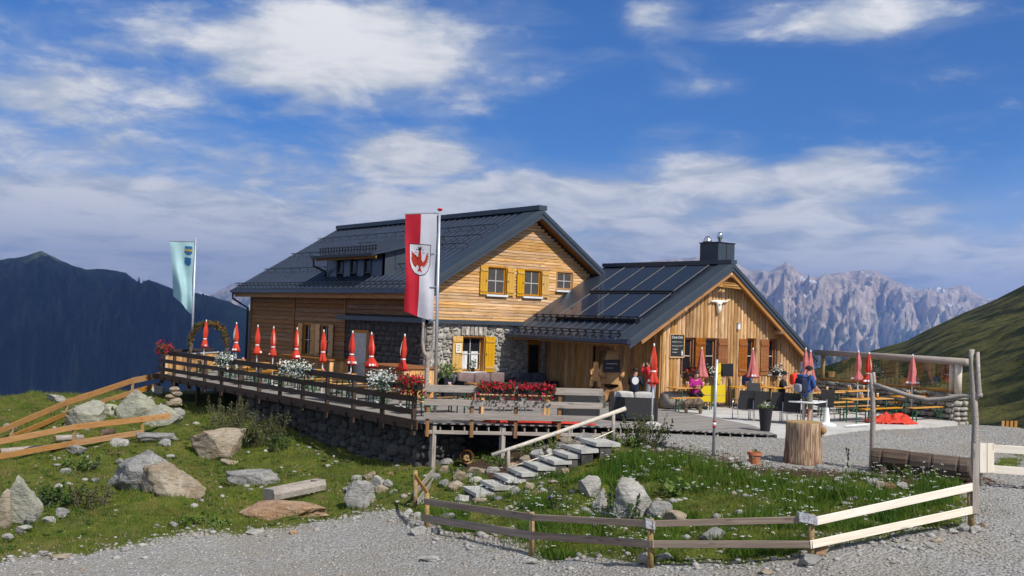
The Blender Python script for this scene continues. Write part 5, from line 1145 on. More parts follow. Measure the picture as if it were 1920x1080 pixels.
weed(222, 778, .9, .5, 300, M['leaf_l'], 'fern growing between the pale slabs by the upper fence', 14, .1, 'fern', 'fern', spread=2.2)
weed(385, 985, .7, .22, 220, M['leaf_l'], 'dock plant with broad leaves low on the lawn', 12, .13, spread=2)
weed(1205, 838, 1.0, .85, 1500, M['conifer'], 'small yellowish dwarf conifer at the edge of the platform', 30, .055, 'dwarf_conifer', 'conifer', spread=1.6)
weed(1168, 838, .7, .45, 170, M['leaf_l'], 'clump of broad bright leaves at the top of the steps', 12, .17, spread=2.2)
weed(1262, 925, .5, .35, 90, M['leaf_l'], 'broad leaved plant in the middle of the garden', 8, .17, spread=2)
weed(1660, 888, .4, .5, 200, M['leaf'], 'upright leafy sapling in front of the split log', 6, .08)
weed(1722, 905, .7, .4, 320, M['leaf_l'], 'green bush below the split log', 14, .07)
weed(1590, 878, .15, .55, 40, M['leaf'], 'single thin seedling in front of the gravel yard', 2, .06)
weed(990, 850, .5, .35, 240, M['leaf_l'], 'yellow green cushion plant under the handrail', 14, .06, m2=M['petal_y'])
weed(1032, 842, .5, .4, 260, M['leaf_l'], 'golden yellow flowering plant under the handrail', 14, .06, m2=M['petal_y'])
weed(935, 870, .7, .25, 260, M['leaf_l'], 'leafy green plant at the foot of the handrail', 14, .08, spread=2)
weed(853, 888, .6, .22, 260, M['leaf'], 'white flowering cushion by the deck post', 14, .07, m2=M['petal_w'])
weed(1680, 900, .5, .2, 120, M['scrub'], 'white bell flowers on the rock edge below the log', 10, .06, m2=M['petal_w'])
for px, py, lb in ((1148, 962, 'beside the pale stone'), (1188, 985, 'in front of the upright boulder'), (1040, 965, 'behind the middle of the garden fence')): weed(px, py, .35, .6, 150, M['leaf'], 'purple lupin '+lb, 6, .07, 'lupin', 'flower', m2=M['petal_p'])

# ================================================================== grass, flowers, gravel
def visible(p, pad=40):
    d = p-np.array(EYEP); z = d@np.array(FW); x = 960+FPX*(d@np.array(CR))/z; y = 540-FPX*(d@np.array(CU))/z
    return (z > 6) & (x > -pad) & (x < 1920+pad) & (y > 560) & (y < 1080+pad)
def sample(n, x0, x1, y0, y1):
    x = rng.uniform(x0, x1, n); y = rng.uniform(y0, y1, n); return x, y
gridlook = lambda arr, x, y: arr.reshape(ny, nx)[np.clip(((y+12)/90*(ny-1)).astype(int), 0, ny-1), np.clip(((x+14)/76*(nx-1)).astype(int), 0, nx-1)]
def ground_z(x, y):
    fxg = (x+14)/76*(nx-1); fyg = (y+12)/90*(ny-1); i = np.clip(fxg.astype(int), 0, nx-2); j = np.clip(fyg.astype(int), 0, ny-2); a = fxg-i; c = fyg-j; Z = hz2.reshape(ny, nx)
    return Z[j, i]*(1-a)*(1-c)+Z[j, i+1]*a*(1-c)+Z[j+1, i]*(1-a)*c+Z[j+1, i+1]*a*c
def built(x, y): return poly_in(x, y, deckpoly) | poly_in(x, y, cpoly) | ((x > 20.5) & (y > 25)) | poly_in(x, y, [(15.9, 24.2), (20.4, 21.6), (20.4, 25), (15.9, 27)])
def blades(name, x, y, h0, h1, w, m, lean=.5):
    n = len(x); z = ground_z(x, y)-.02; a = rng.uniform(0, 6.283, n); h = h0+(h1-h0)*rng.random(n)**1.5
    bx = np.cos(a)*w; by = np.sin(a)*w; la = rng.uniform(0, 6.283, n); ll = h*lean*rng.random(n)
    v = np.empty((n, 3, 3)); v[:, 0] = np.stack([x-bx, y-by, z], 1); v[:, 1] = np.stack([x+bx, y+by, z], 1); v[:, 2] = np.stack([x+np.cos(la)*ll, y+np.sin(la)*ll, z+h], 1)
    me = bpy.data.meshes.new(name); me.vertices.add(3*n); me.vertices.foreach_set('co', v.ravel().astype(np.float32)); me.loops.add(3*n); me.loops.foreach_set('vertex_index', np.arange(3*n, dtype=np.int32))
    me.polygons.add(n); me.polygons.foreach_set('loop_start', np.arange(0, 3*n, 3, dtype=np.int32)); me.update(calc_edges=True); me.materials.append(m)
    o = bpy.data.objects.new(name, me); link(o); return o
GARD = FEN+[(17.3, 9.4), (22.4, 12.3)]+garden_top[::-1]+[(18.3, 19.9), (15.0, 20.6), (12.9, 20.5)]
x, y = sample(420000, -6, 21, 8, 62); gv = gridlook(grav, x, y)
keep = (gv+rng.normal(0, .12, len(x)) < .45) & (gridlook(soil, x, y) < .6) & ~built(x, y) & visible(np.stack([x, y, ground_z(x, y)], 1)); ing = poly_in(x, y, GARD)
lx, ly = x[keep & ~ing], y[keep & ~ing]; pn = vnoise(lx[:150000], ly[:150000], .8, 5); lx, ly = lx[:150000], ly[:150000]
p2_ = vnoise(lx, ly, 2.3, 6); sel = (rng.random(len(lx)) < .6+pn*.8) & (p2_ < .28)
ex, ey = sample(60000, -2, 26, 7, 24); ed = poly_dist(ex, ey, ROAD_EDGE+FEN+[(17.4, 9.4), (19, 10.3)], False); en = vnoise(ex, ey, 1.6, 31); ek = (ed < .25+.9*np.clip(en, 0, 1)) & (en > .08) & visible(np.stack([ex, ey, ground_z(ex, ey)], 1)); tag(blades('track_grass', ex[ek], ey[ek], .03, .11, .01, M['grass'], .9), 'sparse grass tufts creeping onto the gravel track', 'grass', kind='stuff')
tag(blades('lawn_grass', lx[sel], ly[sel], .04, .13, .011, M['grass'], .8), 'short alpine grass on the slopes around the hut', 'grass', kind='stuff')
dk = (rng.random(len(lx)) < .5) & (vnoise(lx, ly, 1.4, 44) > .22); tag(blades('dark_grass', lx[dk], ly[dk], .06, .2, .012, M['grass_d'], .9), 'darker weedy tufts in the meadow', 'grass', kind='stuff')
sel2 = (rng.random(len(lx)) < .05+.3*np.clip(-pn, 0, 1)+.25*(p2_ > .2)); tag(blades('dry_grass', lx[sel2], ly[sel2], .06, .2, .009, M['dry'], .7), 'dry straw-coloured grass among the green', 'grass', kind='stuff')
x, y = sample(330000, 11, 23, 8.5, 21); ing = poly_in(x, y, GARD); x, y = x[ing], y[ing]; so_v = gridlook(soil, x, y); pn = vnoise(x, y, 1.1, 8)
keep = (so_v+rng.normal(0, .15, len(x)) < .5) & ~poly_in(x, y, STEPS) & (rng.random(len(x)) < .55+pn*.9) & (vnoise(x, y, 2.0, 61) < .3); x, y, pn = x[keep], y[keep], pn[keep]
hi = pn > .16
tag(blades('garden_grass', x[~hi], y[~hi], .03, .13, .008, M['grass'], .9), 'mixed garden grass behind the low fence', 'grass', kind='stuff'); tag(blades('garden_grass', x[hi], y[hi], .06, .26, .010, M['grass_d'], .8), 'long dark garden grass behind the low fence', 'grass', kind='stuff')
tus = [(1448, 905), (1545, 925), (1180, 880), (1260, 872), (1600, 930), (1380, 900), (1330, 885), (1490, 930), (1010, 1010), (1110, 990), (1420, 980), (1660, 960)]; tx_, ty_ = [], []
for q in tus:
    g_ = gpx(*q); n__ = 500; tx_.append(g_.x+rng.normal(0, .32, n__)); ty_.append(g_.y+rng.normal(0, .32, n__))
tag(blades('long_grass', np.concatenate(tx_), np.concatenate(ty_), .12, .4, .011, M['grass_d'], .8), 'tussocks of long dark grass standing above the garden', 'grass', kind='stuff')
# white umbels
x, y = sample(2600, 11.5, 22.5, 9.5, 20.5); ing = poly_in(x, y, GARD); x, y = x[ing], y[ing]; pn = vnoise(x, y, .9, 21); k_ = (pn > .02) & (gridlook(soil, x, y) < .9); x, y = x[k_][:420], y[k_][:420]; z = ground_z(x, y)
st = MB(); fl_ = MB()
for a, b_, c in zip(x, y, z):
    h = random.uniform(.16, .46); t_ = Vector((a+random.gauss(0, .04), b_+random.gauss(0, .04), c+h)); st.tube([(a, b_, c), t_], .004, 3, caps=False)
    for q in range(random.randint(3, 8)):
        p = t_+Vector((random.gauss(0, .022), random.gauss(0, .022), random.gauss(0, .008))); r_ = random.uniform(.010, .021); fl_.add([p+Vector((r_*math.cos(i*1.05), r_*math.sin(i*1.05), random.uniform(-.004, .004))) for i in range(6)], [tuple(range(6))])
wf_ = thing('wildflowers', (17, 15, -.6)); tag(wf_, 'white umbel flowers scattered through the garden', 'flowers', kind='stuff'); st.build('stem', M['leaf'], wf_, fix=False); fl_.build('blossom', M['petal_w'], wf_, fix=False)
x, y = sample(2500, 2, 16, 15, 40); k_ = (gridlook(grav, x, y) < .3) & ~built(x, y); x, y = x[k_][:500], y[k_][:500]; z = ground_z(x, y); fl_ = MB()
for a, b_, c in zip(x, y, z): r_ = random.uniform(.008, .02); fl_.add([(a+r_*math.cos(i*1.05), b_+r_*math.sin(i*1.05), c+.09+random.uniform(-.005, .005)) for i in range(6)], [tuple(range(6))])
tag(fl_.build('lawn_daisies', M['petal_w'], fix=False), 'tiny white daisies in the lawn', 'flowers', kind='stuff')
# low broad-leaved weeds and dead stalks
x, y = sample(9000, 0, 22.5, 9, 42); k_ = (gridlook(grav, x, y) < .35) & ~built(x, y) & ~poly_in(x, y, STEPS) & (vnoise(x, y, .9, 71) > .12) & visible(np.stack([x, y, ground_z(x, y)], 1)); x, y = x[k_][:620], y[k_][:620]; z = ground_z(x, y); f = MB()
for a, b_, c in zip(x, y, z):
    for q in range(7):
        t_ = q*.9+random.random(); L = random.uniform(.06, .14); d = Vector((math.cos(t_), math.sin(t_), .5)).normalized(); s_ = d.cross(UP).normalized()*L*.22; p = Vector((a, b_, c)); f.add([p, p+d*L*.55+s_, p+d*L-UP*.01, p+d*L*.55-s_], [(0, 1, 2, 3)])
tag(f.build('meadow_weeds', M['leaf'], fix=False), 'low rosettes of broad-leaved weeds among the grass', 'weeds', kind='stuff')
# loose stones on the gravel
def pebbles(name, x, y, s0, s1, m, label):
    ico = bmesh.new(); bmesh.ops.create_icosphere(ico, subdivisions=1, radius=1); V = np.array([v.co[:] for v in ico.verts]); Fc = np.array([[v.index for v in f.verts] for f in ico.faces]); ico.free()
    n = len(x); s_ = s0+(s1-s0)*rng.random(n)**4; z = ground_z(x, y); sc = s_[:, None, None]*np.stack([rng.uniform(.7, 1.4, n), rng.uniform(.7, 1.4, n), rng.uniform(.35, .8, n)], 1)[:, None]
    v = V[None]*(1+rng.normal(0, .12, (n, len(V), 1)))*sc; an = rng.uniform(0, 6.28, n); c, s2_ = np.cos(an)[:, None], np.sin(an)[:, None]
    vx = v[..., 0]*c-v[..., 1]*s2_+x[:, None]; vy = v[..., 0]*s2_+v[..., 1]*c+y[:, None]; vz = v[..., 2]+z[:, None]+s_[:, None]*.15
    vv = np.stack([vx, vy, vz], -1).reshape(-1, 3); ff_ = (Fc[None]+(np.arange(n)*len(V))[:, None, None]).reshape(-1, 3)
    me = bpy.data.meshes.new(name); me.vertices.add(len(vv)); me.vertices.foreach_set('co', vv.ravel().astype(np.float32)); me.loops.add(3*len(ff_)); me.loops.foreach_set('vertex_index', ff_.ravel().astype(np.int32)); me.polygons.add(len(ff_)); me.polygons.foreach_set('loop_start', np.arange(0, 3*len(ff_), 3, dtype=np.int32)); me.update(calc_edges=True); me.materials.append(m)
    o = bpy.data.objects.new(name, me); link(o); return tag(o, label, 'gravel', kind='stuff')
def pebm(n, cols):
    m = bpy.data.materials.new(n); m.use_nodes = True; t = NT(m.node_tree); b = t.n['Principled BSDF']; g = t.node('ShaderNodeNewGeometry')
    t.put(b.inputs['Base Color'], t.ramp(g.outputs['Random Per Island'], [(i/(len(cols)-1), c) for i, c in enumerate(cols)])); b.inputs['Roughness'].default_value = .9; M[n] = m; return m
pebm('pebble', [(.20, .195, .185), (.29, .28, .265), (.34, .33, .31), (.27, .225, .17), (.40, .39, .375), (.23, .22, .21)])
x, y = sample(110000, -4, 34, 7, 25); gv = gridlook(grav, x, y); k_ = (gv > .35) & ~built(x, y) & visible(np.stack([x, y, ground_z(x, y)], 1), 10); x, y = x[k_][:36000], y[k_][:36000]
pebbles('gravel', x, y, .006, .035, M['pebble'], 'loose grey gravel and pebbles on the track and yard')
edge = np.abs(poly_dist(fx, fy, road)); x, y = sample(90000, -2, 24, 7, 24); dd = poly_dist(x, y, ROAD_EDGE+FEN, False); k_ = (dd < np.abs(rng.normal(0, .5, len(x)))) & visible(np.stack([x, y, ground_z(x, y)], 1), 10); x, y = x[k_][:1500], y[k_][:1500]
pebbles('gravel', x, y, .01, .075, M['pebble'], 'coarser loose stones along the edge of the track')
x, y = sample(40000, 12, 23, 9, 21); dd = poly_dist(x, y, garden_top, False); k_ = dd < np.abs(rng.normal(0, .55, len(x))); x, y = x[k_][:6000], y[k_][:6000]; pebbles('bark_mulch', x, y, .012, .05, M['soilchip'], 'dark bark mulch along the top edge of the garden')

x, y = sample(30000, 11.5, 22.5, 9, 20.5); k_ = poly_in(x, y, GARD) & (vnoise(x, y, 1.3, 51) > .1); x, y = x[k_][:420], y[k_][:420]; pebbles('scree', x, y, .02, .12, M['pebble'], 'small stones lying in the garden growth')
x, y = sample(60000, -2, 16, 15, 45); k_ = (gridlook(grav, x, y) < .4) & ~built(x, y) & (vnoise(x, y, .7, 52) > .1) & visible(np.stack([x, y, ground_z(x, y)], 1)); x, y = x[k_][:480], y[k_][:480]; pebbles('scree', x, y, .02, .12, M['pebble'], 'small stones lying in the meadow grass')
# ================================================================== rocks
def rock_mesh(seed, planes=11, sub=3, rough=.10, box=.0):
    rs = random.Random(seed); bm = bmesh.new(); bmesh.ops.create_icosphere(bm, subdivisions=sub, radius=1)
    cuts = []
    for _ in range(planes):
        d = Vector((rs.gauss(0, 1), rs.gauss(0, 1), rs.gauss(0, .8))).normalized(); cuts.append((d, rs.uniform(.45, .82)))
    for v in bm.verts:
        c = v.co.copy()
        for d, k in cuts:
            e_ = c.dot(d)-k
            if e_ > 0: c -= d*e_
        nz = mnoise.noise(c*1.7+Vector((seed*3.1, 0, 0)))*.6+(.25-abs(mnoise.noise(c*3.1+Vector((0, seed*1.7, 0)))))*.7+mnoise.noise(c*9+Vector((0, seed*1.7, 4)))*.22+(.2-abs(mnoise.noise(Vector((c.x*3, c.y*3, c.z*11))+Vector((seed, 1, 4)))))*.28
        v.co = c*(1+rough*nz)
    me = bpy.data.meshes.new('rock'); bm.to_mesh(me); bm.free()
    co = np.array([v.co[:] for v in me.vertices]); mn, mx = co.min(0), co.max(0); co = (co-(mn+mx)/2)/(mx-mn); me.vertices.foreach_set('co', co.ravel()); me.update()
    return me
def rockm(name, c1, c2, c3):
    m = bpy.data.materials.new(name); m.use_nodes = True; t = NT(m.node_tree); b = t.n['Principled BSDF']; pos = t.node('ShaderNodeNewGeometry').outputs['Position']; inf = t.node('ShaderNodeObjectInfo').outputs['Random']
    of = t.vmath('ADD', pos, t.vmath('MULTIPLY', (31., 17., 7.), inf)); a = t.noise(of, 1.8, 6, .65); c = t.noise(of, 11, 5, .7); l = t.noise(t.vmath('MULTIPLY', of, (2., 2., 9.)), 2.2, 4, .6, .8)
    col = t.mix(t.smooth(a, .35, .65), c1, c2); col = t.mix(t.math('MULTIPLY', t.smooth(l, .5, .66), .55), col, tuple(q*.55 for q in c1)); col = t.mix(t.math('MULTIPLY', t.smooth(c, .54, .7), .6), col, c3)
    t.put(b.inputs['Base Color'], col); b.inputs['Roughness'].default_value = .92; b.inputs['Specular IOR Level'].default_value = .2
    bp = t.node('ShaderNodeBump'); bp.inputs['Strength'].default_value = .9; bp.inputs['Distance'].default_value = .05; t.put(bp.inputs['Height'], t.math('ADD', t.math('MULTIPLY', l, .8), c)); t.l.new(bp.outputs[0], b.inputs['Normal']); M[name] = m
rockm('rk_grey', (.22, .215, .205), (.34, .33, .31), (.44, .425, .39)); rockm('rk_tan', (.26, .20, .135), (.36, .31, .24), (.42, .38, .33)); rockm('rk_lich', (.30, .29, .25), (.36, .36, .27), (.42, .44, .28)); rockm('rk_pale', (.31, .295, .265), (.43, .415, .38), (.52, .50, .46)); rockm('rk_rust', (.31, .18, .10), (.40, .285, .19), (.44, .38, .31))
_seed = [100]; GROUPED = {}; ROCKS = []
def rock(px, py, w, h, m, label, dep=.75, tilt=0.0, sink=.30, group=None, seed=None, name='boulder', cat='rock', roll=0.0):
    _seed[0] += 1; s_ = seed or _seed[0]; p = gpx(px, py); k = 1/ppm(p); W_, H_ = w*k, h*k; dpt = W_*dep
    p2 = p+FH*dpt*.42; z0 = min(H1(p2.x, p2.y), p.z+.05)
    me = rock_mesh(s_, sub=5 if w > 45 else 3, rough=.19 if w > 45 else .17, planes=14); me.materials.append(M[m]); me.polygons.foreach_set('use_smooth', [False]*len(me.polygons))
    if w > 45: me.polygons.foreach_set('use_smooth', [True]*len(me.polygons))
    o = bpy.data.objects.new(name, me); link(o); tag(o, label, cat, group)
    ROCKS.append((p2.x, p2.y, W_*.5, dpt*.5))
    if group: GROUPED.setdefault(group, []).append((px, o, w, m))
    hh = H_*(1+sink)*1.05; o.scale = (W_*1.06, dpt, hh); o.location = (p2.x, p2.y, z0+hh*(.5-sink)); o.rotation_euler = (roll, tilt, -YAW+random.uniform(-.15, .15)); return o
rock(248, 928, 125, 78, 'rk_grey', 'large grey streaked slab tilted up out of the grass', tilt=-.25, dep=.6)
rock(309, 938, 128, 66, 'rk_tan', 'large tan block leaning in front of the grey streaked slab', dep=.6, tilt=.1)
rock(405, 858, 102, 52, 'rk_tan', 'rounded tan boulder below the weeds on the slope', dep=.6, tilt=-.2)
rock(465, 914, 102, 36, 'rk_grey', 'long grey slab behind the hollow log trough', dep=.45, tilt=.12)
rock(526, 970, 158, 30, 'rk_rust', 'flat rust-coloured slab under the hollow log trough', dep=.55, sink=.5, seed=141)
rock(434, 876, 46, 13, 'rk_tan', 'small flat tan stone above the long grey slab', dep=.6)
rock(30, 975, 72, 84, 'rk_lich', 'lichen covered boulder at the edge of the track slope', dep=.8); rock(3, 985, 26, 70, 'rk_tan', 'narrow brown rock against the lichen boulder', dep=1)
rock(150, 802, 76, 52, 'rk_lich', 'greenish lichen rock between the two orange fences', dep=.7)
rock(248, 788, 70, 58, 'rk_lich', 'grey cleft rock under the upper orange fence', dep=.7, tilt=-.2); rock(200, 782, 34, 24, 'rk_lich', 'pale slab next to the cleft rock', dep=.7, tilt=-.3)
rock(298, 800, 72, 44, 'rk_lich', 'sloping flat rock beside the stacked stones', dep=.7, tilt=-.25); rock(330, 785, 26, 20, 'rk_grey', 'small grey rock below the stacked stones')
rock(290, 832, 78, 18, 'rk_grey', 'thin flat slab lying in the grass below the fence', dep=.5); rock(306, 842, 24, 18, 'rk_grey', 'small upright stone on the slope below the thin slab')
rock(218, 838, 36, 14, 'rk_pale', 'pale stone at the end of the lower fence'); rock(138, 850, 36, 14, 'rk_grey', 'grey stone at the foot of the lower fence post'); rock(290, 740, 26, 20, 'rk_pale', 'pale rock at the foot of the far deck corner')
rock(98, 752, 34, 12, 'rk_pale', 'pale rock on the skyline of the meadow'); rock(12, 815, 26, 22, 'rk_grey', 'grey rock below the end of the upper fence'); rock(165, 880, 40, 14, 'rk_grey', 'low slab beside the fern tuft', dep=.5, tilt=-.2); rock(120, 893, 22, 14, 'rk_grey', 'little grey stone below the fern tuft')
for k, (px, py, w, h, c) in enumerate(((108, 920, 16, 12, 'rk_pale'), (82, 945, 24, 14, 'rk_grey'), (62, 952, 22, 18, 'rk_grey'), (112, 968, 30, 14, 'rk_grey'), (88, 985, 28, 14, 'rk_pale'), (38, 1000, 30, 14, 'rk_pale'), (55, 980, 20, 12, 'rk_grey'), (12, 1012, 20, 10, 'rk_grey'))): rock(px, py, w, h, c, 'small loose stone scattered below the lichen boulder', group='stones below the lichen boulder', name='stone', cat='stone')
for k, (px, py, w, h, c) in enumerate(((75, 1046, 22, 10, 'rk_pale'), (108, 1052, 36, 10, 'rk_tan'), (325, 987, 18, 8, 'rk_grey'), (344, 982, 16, 7, 'rk_pale'), (478, 1003, 38, 8, 'rk_pale'), (550, 1004, 16, 9, 'rk_rust'), (562, 932, 14, 6, 'rk_pale'), (175, 905, 16, 8, 'rk_grey'), (222, 870, 14, 10, 'rk_grey'), (318, 860, 16, 7, 'rk_pale'))): rock(px, py, w, h, c, 'small stone in the lawn or track edge', group='stones in the lawn', name='stone', cat='stone')
rock(672, 952, 56, 50, 'rk_grey', 'grey pointed rock leading the heap beside the track', dep=.6, tilt=-.1); rock(695, 948, 22, 12, 'rk_tan', 'tan chip at the foot of the pointed rock')
for px, py, w, h, c in ((690, 905, 32, 20, 'rk_tan'), (708, 912, 28, 20, 'rk_pale'), (715, 925, 24, 16, 'rk_tan'), (730, 900, 22, 14, 'rk_rust'), (727, 912, 18, 12, 'rk_grey'), (737, 932, 22, 14, 'rk_pale'), (668, 908, 20, 16, 'rk_grey'), (656, 925, 22, 12, 'rk_grey')): rock(px, py, w, h, c, 'loose rock in the heap near the garden fence', group='rock heap near the fence', name='rock')
rock(784, 1007, 34, 18, 'rk_pale', 'squared pale block lying on the gravel track', dep=.8, sink=.1)
for px, py, w, h, c in ((765, 968, 16, 14, 'rk_pale'), (782, 972, 16, 12, 'rk_pale'), (806, 1000, 12, 10, 'rk_pale'), (818, 1003, 14, 12, 'rk_grey'), (838, 980, 34, 18, 'rk_grey'), (792, 945, 18, 14, 'rk_grey')): rock(px, py, w, h, c, 'small stone at the corner posts of the garden fence', group='stones at the fence corner', name='stone', cat='stone')
for px, py, w, h, c in ((812, 905, 30, 16, 'rk_grey'), (828, 893, 24, 20, 'rk_tan'), (862, 905, 26, 22, 'rk_tan'), (855, 920, 32, 16, 'rk_tan'), (880, 900, 16, 12, 'rk_grey'), (895, 896, 40, 16, 'rk_tan'), (893, 908, 28, 12, 'rk_pale'), (832, 915, 20, 16, 'rk_grey'), (925, 892, 26, 16, 'rk_pale'), (838, 872, 26, 12, 'rk_grey'), (826, 860, 24, 12, 'rk_tan')): rock(px, py, w, h, c, 'rough border stone below the deck corner', group='border stones below the deck', name='stone', cat='stone')
for px, py, w, h, c in ((870, 942, 34, 12, 'rk_pale'), (900, 950, 32, 14, 'rk_tan'), (868, 958, 34, 14, 'rk_pale'), (925, 940, 22, 12, 'rk_tan'), (980, 905, 22, 10, 'rk_pale'), (995, 920, 26, 14, 'rk_tan'), (1005, 932, 22, 12, 'rk_rust'), (1055, 895, 24, 16, 'rk_tan'), (1010, 905, 26, 9, 'rk_pale'), (1078, 880, 14, 12, 'rk_grey'), (845, 965, 24, 12, 'rk_grey')): rock(px, py, w, h, c, 'loose stone beside the garden steps', group='stones beside the steps', name='stone', cat='stone')
rock(967, 935, 24, 20, 'rk_grey', 'rounded blue grey cobble at the foot of the lower handrail post', sink=.1)
for px, py, w, h, c in ((1008, 862, 28, 18, 'rk_grey'), (1030, 855, 20, 14, 'rk_pale'), (1055, 842, 24, 10, 'rk_grey'), (1078, 838, 26, 12, 'rk_tan'), (1095, 826, 34, 14, 'rk_grey'), (1065, 832, 30, 14, 'rk_tan'), (985, 868, 22, 14, 'rk_tan'), (960, 880, 20, 12, 'rk_rust')): rock(px, py, w, h, c, 'rock in the planted bank above the steps', group='rocks above the steps', name='rock')
rock(1186, 980, 72, 84, 'rk_pale', 'tall upright pale boulder in the middle of the garden', dep=.55, tilt=.08); rock(1105, 932, 42, 40, 'rk_pale', 'pale boulder behind the whitish rock in the garden'); rock(1126, 958, 32, 42, 'rk_pale', 'whitish block between the lupin and the pale boulder'); rock(1238, 972, 50, 34, 'rk_grey', 'tilted grey slab right beside the tall upright boulder', tilt=-.45, dep=.5); rock(1268, 982, 42, 24, 'rk_tan', 'lumpy brownish rock behind the taped fence post')
rock(1342, 1016, 44, 24, 'rk_grey', 'grey rock seen between the fence rails'); rock(1376, 1000, 16, 10, 'rk_pale', 'small pale rock behind the upper rail'); rock(1128, 975, 40, 14, 'rk_pale', 'flat pale stones below the whitish block')
rock(1211, 1062, 28, 24, 'rk_pale', 'smooth white stone at the foot of the taped post', sink=.08); rock(1248, 1056, 36, 18, 'rk_grey', 'grey slab leaning behind the white stone'); rock(1524, 1068, 36, 22, 'rk_grey', 'blue grey stone at the foot of the corner fence post', sink=.1); rock(1541, 1050, 30, 24, 'rk_rust', 'rusty brown stone behind the corner fence post', sink=.1); rock(1502, 1062, 18, 12, 'rk_tan', 'small tan stone beside the corner fence post')
for px, py, w, h, c in ((1574, 908, 18, 14, 'rk_pale'), (1590, 905, 16, 14, 'rk_grey'), (1607, 905, 18, 12, 'rk_pale'), (1625, 908, 22, 14, 'rk_tan'), (1640, 912, 30, 14, 'rk_grey'), (1655, 918, 24, 14, 'rk_tan'), (1672, 920, 24, 14, 'rk_rust'), (1696, 920, 28, 14, 'rk_pale'), (1540, 885, 26, 14, 'rk_grey'), (1555, 925, 30, 12, 'rk_pale'), (1575, 926, 26, 10, 'rk_pale'), (1756, 895, 22, 12, 'rk_pale'), (1775, 905, 24, 14, 'rk_tan'), (1400, 878, 24, 10, 'rk_grey'), (1370, 866, 18, 8, 'rk_pale')): rock(px, py, w, h, c, 'border stone along the top edge of the garden', group='border stones of the garden', name='stone', cat='stone')
for px, py, w, h, c in ((1812, 1000, 22, 14, 'rk_grey'), (1832, 1002, 22, 14, 'rk_pale'), (1790, 1003, 20, 10, 'rk_pale'), (1846, 992, 18, 10, 'rk_tan'), (1745, 1030, 22, 10, 'rk_grey'), (1760, 1018, 26, 9, 'rk_tan'), (1680, 1058, 18, 8, 'rk_pale'), (1440, 1078, 26, 8, 'rk_tan'), (805, 1054, 36, 9, 'rk_pale'), (70, 1078, 20, 6, 'rk_pale'), (1000, 1058, 18, 8, 'rk_pale')): rock(px, py, w, h, c, 'stray stone on the gravel in front of the fence', group='stray stones on the gravel', name='stone', cat='stone')
rx_, ry_ = [], []
for (a, b_, r1, r2) in ROCKS:          # grass growing up round the foot of every rock
    n__ = int(40+150*r1); t_ = rng.uniform(0, 6.283, n__); k_ = rng.uniform(.88, 1.25, n__); u_, v_ = np.cos(t_)*r1*k_, np.sin(t_)*r2*k_
    rx_.append(a+u_*math.cos(-YAW)-v_*math.sin(-YAW)); ry_.append(b_+u_*math.sin(-YAW)+v_*math.cos(-YAW))
rx_, ry_ = np.concatenate(rx_), np.concatenate(ry_); k_ = (gridlook(grav, rx_, ry_) < .6) & (gridlook(soil, rx_, ry_) < .8)
tag(blades('rock_foot_grass', rx_[k_], ry_[k_], .06, .22, .011, M['grass_d'], .7), 'longer grass round the feet of the rocks', 'grass', kind='stuff')
TONE = {'rk_grey': 'grey', 'rk_tan': 'tan', 'rk_lich': 'greenish', 'rk_pale': 'pale', 'rk_rust': 'rusty'}
for g_, lst in GROUPED.items():
    for m_ in {q[3] for q in lst}:
        sel_ = sorted((q for q in lst if q[3] == m_), key=lambda q: q[0])
        for i, q in enumerate(sel_): q[1]['label'] = TONE[m_]+' '+q[1]['label']+(f', {NTH[i]} from the left' if len(sel_) > 1 else '')
ca = thing('stone_stack', gpx(328, 762), 'sunlit stack of flat stones at the far end of the deck', 'stones')
for k, (px, py, w, h) in enumerate(((327, 757, 34, 9), (330, 750, 26, 8), (322, 743, 24, 8), (333, 738, 18, 8), (328, 731, 20, 11), (321, 750, 12, 8))):
    D = depth(ORG[ca]); c = onD(px, py, D); s_ = D/FPX; me = rock_mesh(400+k, sub=2); me.materials.append(M['rk_tan']); o = bpy.data.objects.new('stone', me); link(o, ca); o.location = c-ORG[ca]; o.scale = (w*s_, w*s_*.8, h*s_*1.15); o.rotation_euler = (0, 0, -YAW)
# ================================================================== fences
def ground_post(px, py): p = gpx(px, py); return p, depth(p)
def fence(name, label, bases, tops, rails, m_post, m_rail, r_post=.05, square=False, rail_h=None, cat='fence'):
    g = [ground_post(*q) for q in bases]; r = thing(name, g[0][0], label, cat)
    for (p, D), tpx in zip(g, tops):
        if tpx is None: continue
        t_ = onD(*tpx, D)
        if square: bar('post', p-UP*.1, t_, .1, .1, m_post, r, up=FH)
        else: b = MB(); b.tube([p-UP*.1, t_], [r_post, r_post*.92], 9); b.build('post', m_post, r, smooth=True)
    for pts, ms, hpx in rails:
        for i in range(len(pts)-1):
            Da, Db = [x[1] if isinstance(x, tuple) and len(x) == 2 and isinstance(x[0], Vector) else x for x in (g[pts[i][2]], g[pts[i+1][2]])]
            Da -= .09; Db -= .09; a = onD(pts[i][0], pts[i][1], Da); b = onD(pts[i+1][0], pts[i+1][1], Db); mm = ms[i] if isinstance(ms, list) else ms
            hh = (hpx[i] if isinstance(hpx, list) else hpx)*(Da+Db)/2/FPX; d = (b-a).normalized(); bar('rail', a-d*.03, b+d*.03-(FH*.012 if i % 2 else FH*0), .03, round(hh, 3), mm, r)
    return r, g
